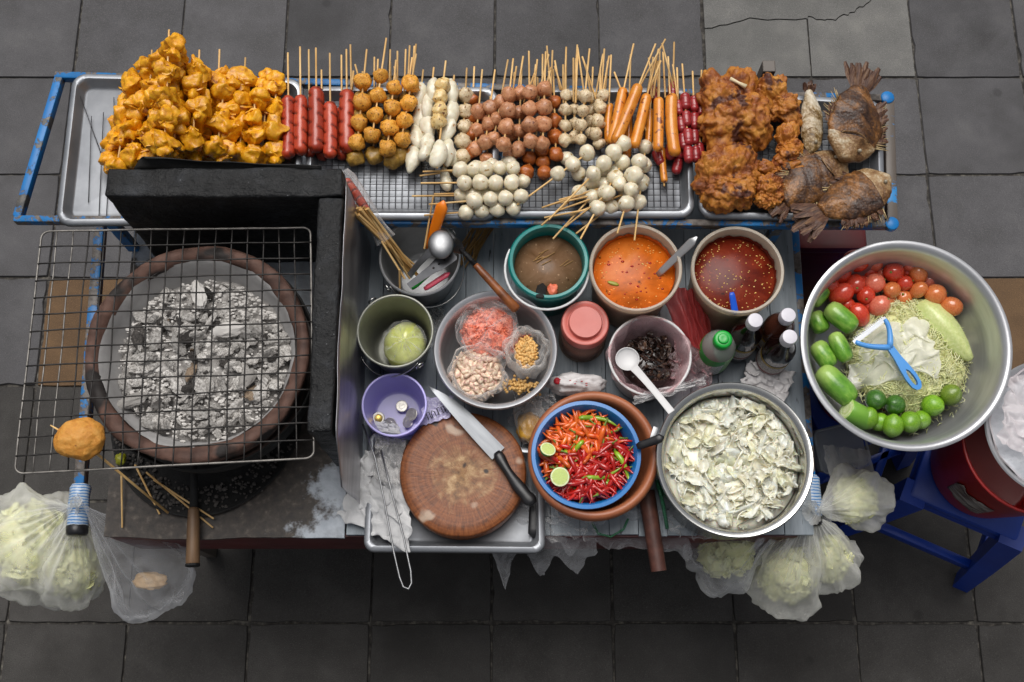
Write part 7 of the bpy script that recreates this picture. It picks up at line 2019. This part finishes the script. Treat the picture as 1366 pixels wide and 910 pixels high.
# ring part: bridge outline and slot
n0 = len(out)
O3 = [(x, y) for x, y in out]
vs, fs = [], []
for zz in (-.004, .004):
    vs += [(x, y, zz * .8) for x, y in O3] + [(x, y, zz) for x, y in slot]
N2 = 2 * n0
for i in range(n0 - 1):
    fs.append((i, i + 1, n0 + i + 1, n0 + i)); fs.append((N2 + i, N2 + n0 + i, N2 + n0 + i + 1, N2 + i + 1))
    fs.append((i, N2 + i, N2 + i + 1, i + 1)); fs.append((n0 + i, n0 + i + 1, N2 + n0 + i + 1, N2 + n0 + i))
fs.append((0, n0, 2 * n0 - 1, n0 - 1)); fs.append((N2, N2 + n0 - 1, N2 + 2 * n0 - 1, N2 + n0)); fs.append((0, n0 - 1, N2 + n0 - 1, N2))
mb.add(vs, fs)
obj('handle', mb.mesh('handle', True, 50), M['peeler'], pl_, (0, 0, 0), q)
e1, e2 = at(1141, 456, zp_ + .006), at(1180, 426, zp_ + .010)
for e in (e1, e2):
    v_ = e - hB_; mid = v_ * .55 + (v_ - (e1 + e2 - hB_ * 2) / 2) * .35
    pts = []
    for k in range(9):
        t_ = k / 8
        pts.append((1 - t_) ** 2 * (d_ * .03) + 2 * t_ * (1 - t_) * mid + t_ * t_ * v_)
    obj('arm', MB().tube(pts, [.0062, .0062, .006, .0056, .0052, .005, .005, .0048, .004], 10), M['peeler'], pl_)
bd = (e2 - e1); qb = bd.to_track_quat('Y', 'Z'); Lb = bd.length
mb = MB().box((-.0045, -.004, -.0006), (.0045, Lb + .004, .0006))
obj('blade', mb.mesh('blade', False), M['blade'], pl_, e1 - hB_, qb)
mb = MB()
for k in range(18):
    y = Lb * (k + .5) / 18
    mb.prism([(-.0045, y - .0010), (-.0045, y + .0010), (-.0085, y + .0004), (-.0085, y - .0004)], -.0006, .0006)
obj('blade_teeth', mb.mesh('blade_teeth', False), M['blade'], pl_, e1 - hB_, qb, kind='stuff')
# fine bits on the bare basin wall
mb = MB()
for k in range(90):
    x, y = rnd.uniform(1205, 1300), rnd.uniform(480, 580)
    q_ = bp(x, y, .03) - Vector((mc.x, mc.y, BP.z + .02))
    L = rnd.uniform(.006, .02); d = rnd.uniform(0, 6)
    mb.tube([q_ + Vector((0, 0, .004)), q_ + Vector((math.cos(d) * L * .5, math.sin(d) * L * .5, .007)), q_ + Vector((math.cos(d + .3) * L, math.sin(d + .3) * L, .004))], .0007, 4)
obj('papaya_scraps', mb, M['papaya'], None, (mc.x, mc.y, BP.z + .02), label='thin papaya scraps scattered on the bare side of the basin', cat='papaya', kind='stuff')

# ------------------------------------------------------------------ bags hanging from the handle ends
M['film_bag'] = film('hanging_bag', '#f6f6f2', .22, .9, .12, trl=.35, cloud=.22, scale=22, stretch=(1, 1, 1))
M['film_thin'] = film('thin_clear_bag', '#eceef2', .08, .7, .12, trl=.25, cloud=.25, scale=16)
M['bag_cabbage'] = mat('bagged_cabbage', [(.2, '#c0c676'), (.45, '#d6d69c'), (.7, '#e2e0b6'), (.9, '#ebe9d2')], 14, .5, .6, 30, .006, sss=.2, vary=.05)
def hanging_bag(knot, end, R, label, seed, m, folds=18, cont=None, squash=.8, name='hanging_bag', mouth=0.0):
    """bag gathered at the knot, swelling toward its bottom"""
    k_, e_ = Vector(knot), Vector(end)
    ax = e_ - k_; L = ax.length
    T = thing(name, label, 'plastic bag', k_)
    q = ax.to_track_quat('Z', 'Y')
    prof = [(.10 + mouth, -.10), (.04 + mouth * .5, -.03), (.03, .0), (.07, .05), (.20, .14), (.40, .26), (.62, .40), (.82, .55), (.96, .70), (1.0, .82), (.93, .92), (.72, .98), (.42, 1.01), (.15, 1.0), (0, .99)]
    pr = []
    for (a, b), (c, d) in zip(prof, prof[1:]):
        for s in range(3): pr.append((lerp(a, c, s / 3), lerp(b, d, s / 3)))
    pr.append(prof[-1])
    def fn(a, i, r, z):
        t_ = z / L
        w = math.sin(folds * a + 4 * N((math.cos(a) * 1.5, math.sin(a) * 1.5, t_ * 1.2), 1, seed)) * .10 * math.exp(-((t_ - .18) / .28) ** 2)
        rg = 1 - abs(N((math.cos(a) * 3.2, math.sin(a) * 3.2, t_ * 3.6), 1, seed + 4)) * 2
        lump = .42 * FB((math.cos(a) * 1.0, math.sin(a) * 1.0, t_ * 2.0), 1.2, seed, 3) * min(1, max(0, t_ * 2)) + .09 * rg * min(1, max(0, t_ * 1.6)) + .03 * N((math.cos(a) * 8, math.sin(a) * 8, t_ * 10), 1, seed + 2)
        return r * (w + lump), L * .04 * N((math.cos(a) * 2, math.sin(a) * 2, t_ * 3), 1, seed)
    mb = MB().lathe([(r * R, z * L) for r, z in pr], 110, fn=fn)
    for v in mb.v: v.y *= squash
    obj('skin', mb, m, T, (0, 0, 0), q)
    if cont:
        mb = MB().blob(4, lambda p_: Vector((p_.x * R * .70, p_.y * R * .66 * squash, L * .69 + p_.z * L * .24)) * (1 + .10 * FB(p_, 2.5, seed) + .03 * N(p_, 6, seed)))
        nl = 70
        for k in range(nl):
            lf_ = lfm[k % 10]
            d = Vector((rnd.gauss(0, 1), rnd.gauss(0, 1), rnd.gauss(0, 1))).normalized()
            c = Vector((d.x * R * .70, d.y * R * .66 * squash, L * .69 + d.z * L * .24))
            rot = d.to_track_quat('Z', 'Y') @ Euler((rnd.gauss(0, .3), rnd.gauss(0, .3), rnd.uniform(0, 6))).to_quaternion()
            s = R * rnd.uniform(.25, .42)
            mb.add([rot @ (v.co * s) + c for v in lf_.vertices], [tuple(f.vertices) for f in lf_.polygons])
        obj('cut_cabbage', mb.mesh('cut_cabbage', True, fix=False), cont, None, k_, q, label=label.split(' hang')[0].replace('bag', 'heap of cut leaves inside the bag', 1), cat='cabbage', kind='stuff')
    return T
kz = .70
kL = at(104, 676, kz)
hanging_bag(kL + Vector((-.012, 0, .004)), at(22, 745, .50), .115, 'fullest cabbage bag hanging at the outer side of the wrapped handle', 3, M['film_bag'], 20, M['bag_cabbage'], .85)
hanging_bag(kL + Vector((.0, -.006, .002)), at(92, 792, .52), .075, 'smaller cabbage bag hanging in the middle below the wrapped handle', 5, M['film_bag'], 18, M['bag_cabbage'], .85)
hanging_bag(kL + Vector((.014, 0, .003)), at(232, 800, .50), .078, 'nearly empty clear bag hanging below the deck corner', 8, M['film_thin'], 14, None, .75)
M['brown_bits'] = mat('brown_scraps', [(.3, '#b08a5c'), (.7, '#d6b486')], 20, .6, .5)
q_ = at(200, 775, .53)
obj('brown_scraps', MB().blob(4, lambda p_: Vector((p_.x * .034, p_.y * .018, p_.z * .012)) * (1 + .25 * FB(p_, 2, 3))), M['brown_bits'], None, q_, label='light brown scraps at the bottom of the nearly empty clear bag', cat='scraps', kind='stuff')
kR = at(1082, 682, kz)
hanging_bag(kR + Vector((-.006, -.004, .004)), at(1040, 800, .50), .075, 'cabbage bag hanging lowest below the handle by the pot', 11, M['film_bag'], 18, M['bag_cabbage'], .85)
hanging_bag(kR + Vector((.004, -.004, .006)), at(1115, 770, .53), .06, 'small pale bag hanging between the two bigger ones at the pot handle', 13, M['film_bag'], 16, M['bag_cabbage'], .85)
hanging_bag(kR + Vector((.010, .0, .008)), at(1160, 660, .56), .062, 'cabbage bag hanging beside the blue stool', 15, M['film_bag'], 16, M['bag_cabbage'], .85, mouth=.3)
hanging_bag(kR + Vector((-.03, .0, -.01)), at(930, 755, .52), .07, 'olive tinted bag hanging mostly under the cabbage pot', 17, M['film_thin'], 16, M['bag_cabbage'], .8)
hanging_sheet([at(1062, 672, .70), at(985, 730, .66), at(1098, 765, .60), at(1110, 660, .70)], 'loose clear plastic flaring over the hanging cabbage bags', 31, m=M['film_thin'], amp=.012)
hanging_sheet([at(1096, 592, .60), at(1108, 655, .62), at(1172, 660, .58), at(1158, 600, .56)], 'milky plastic flap standing up behind the cabbage bags near the basin', 33, m=M['film_bag'], amp=.010, ragged=.01)
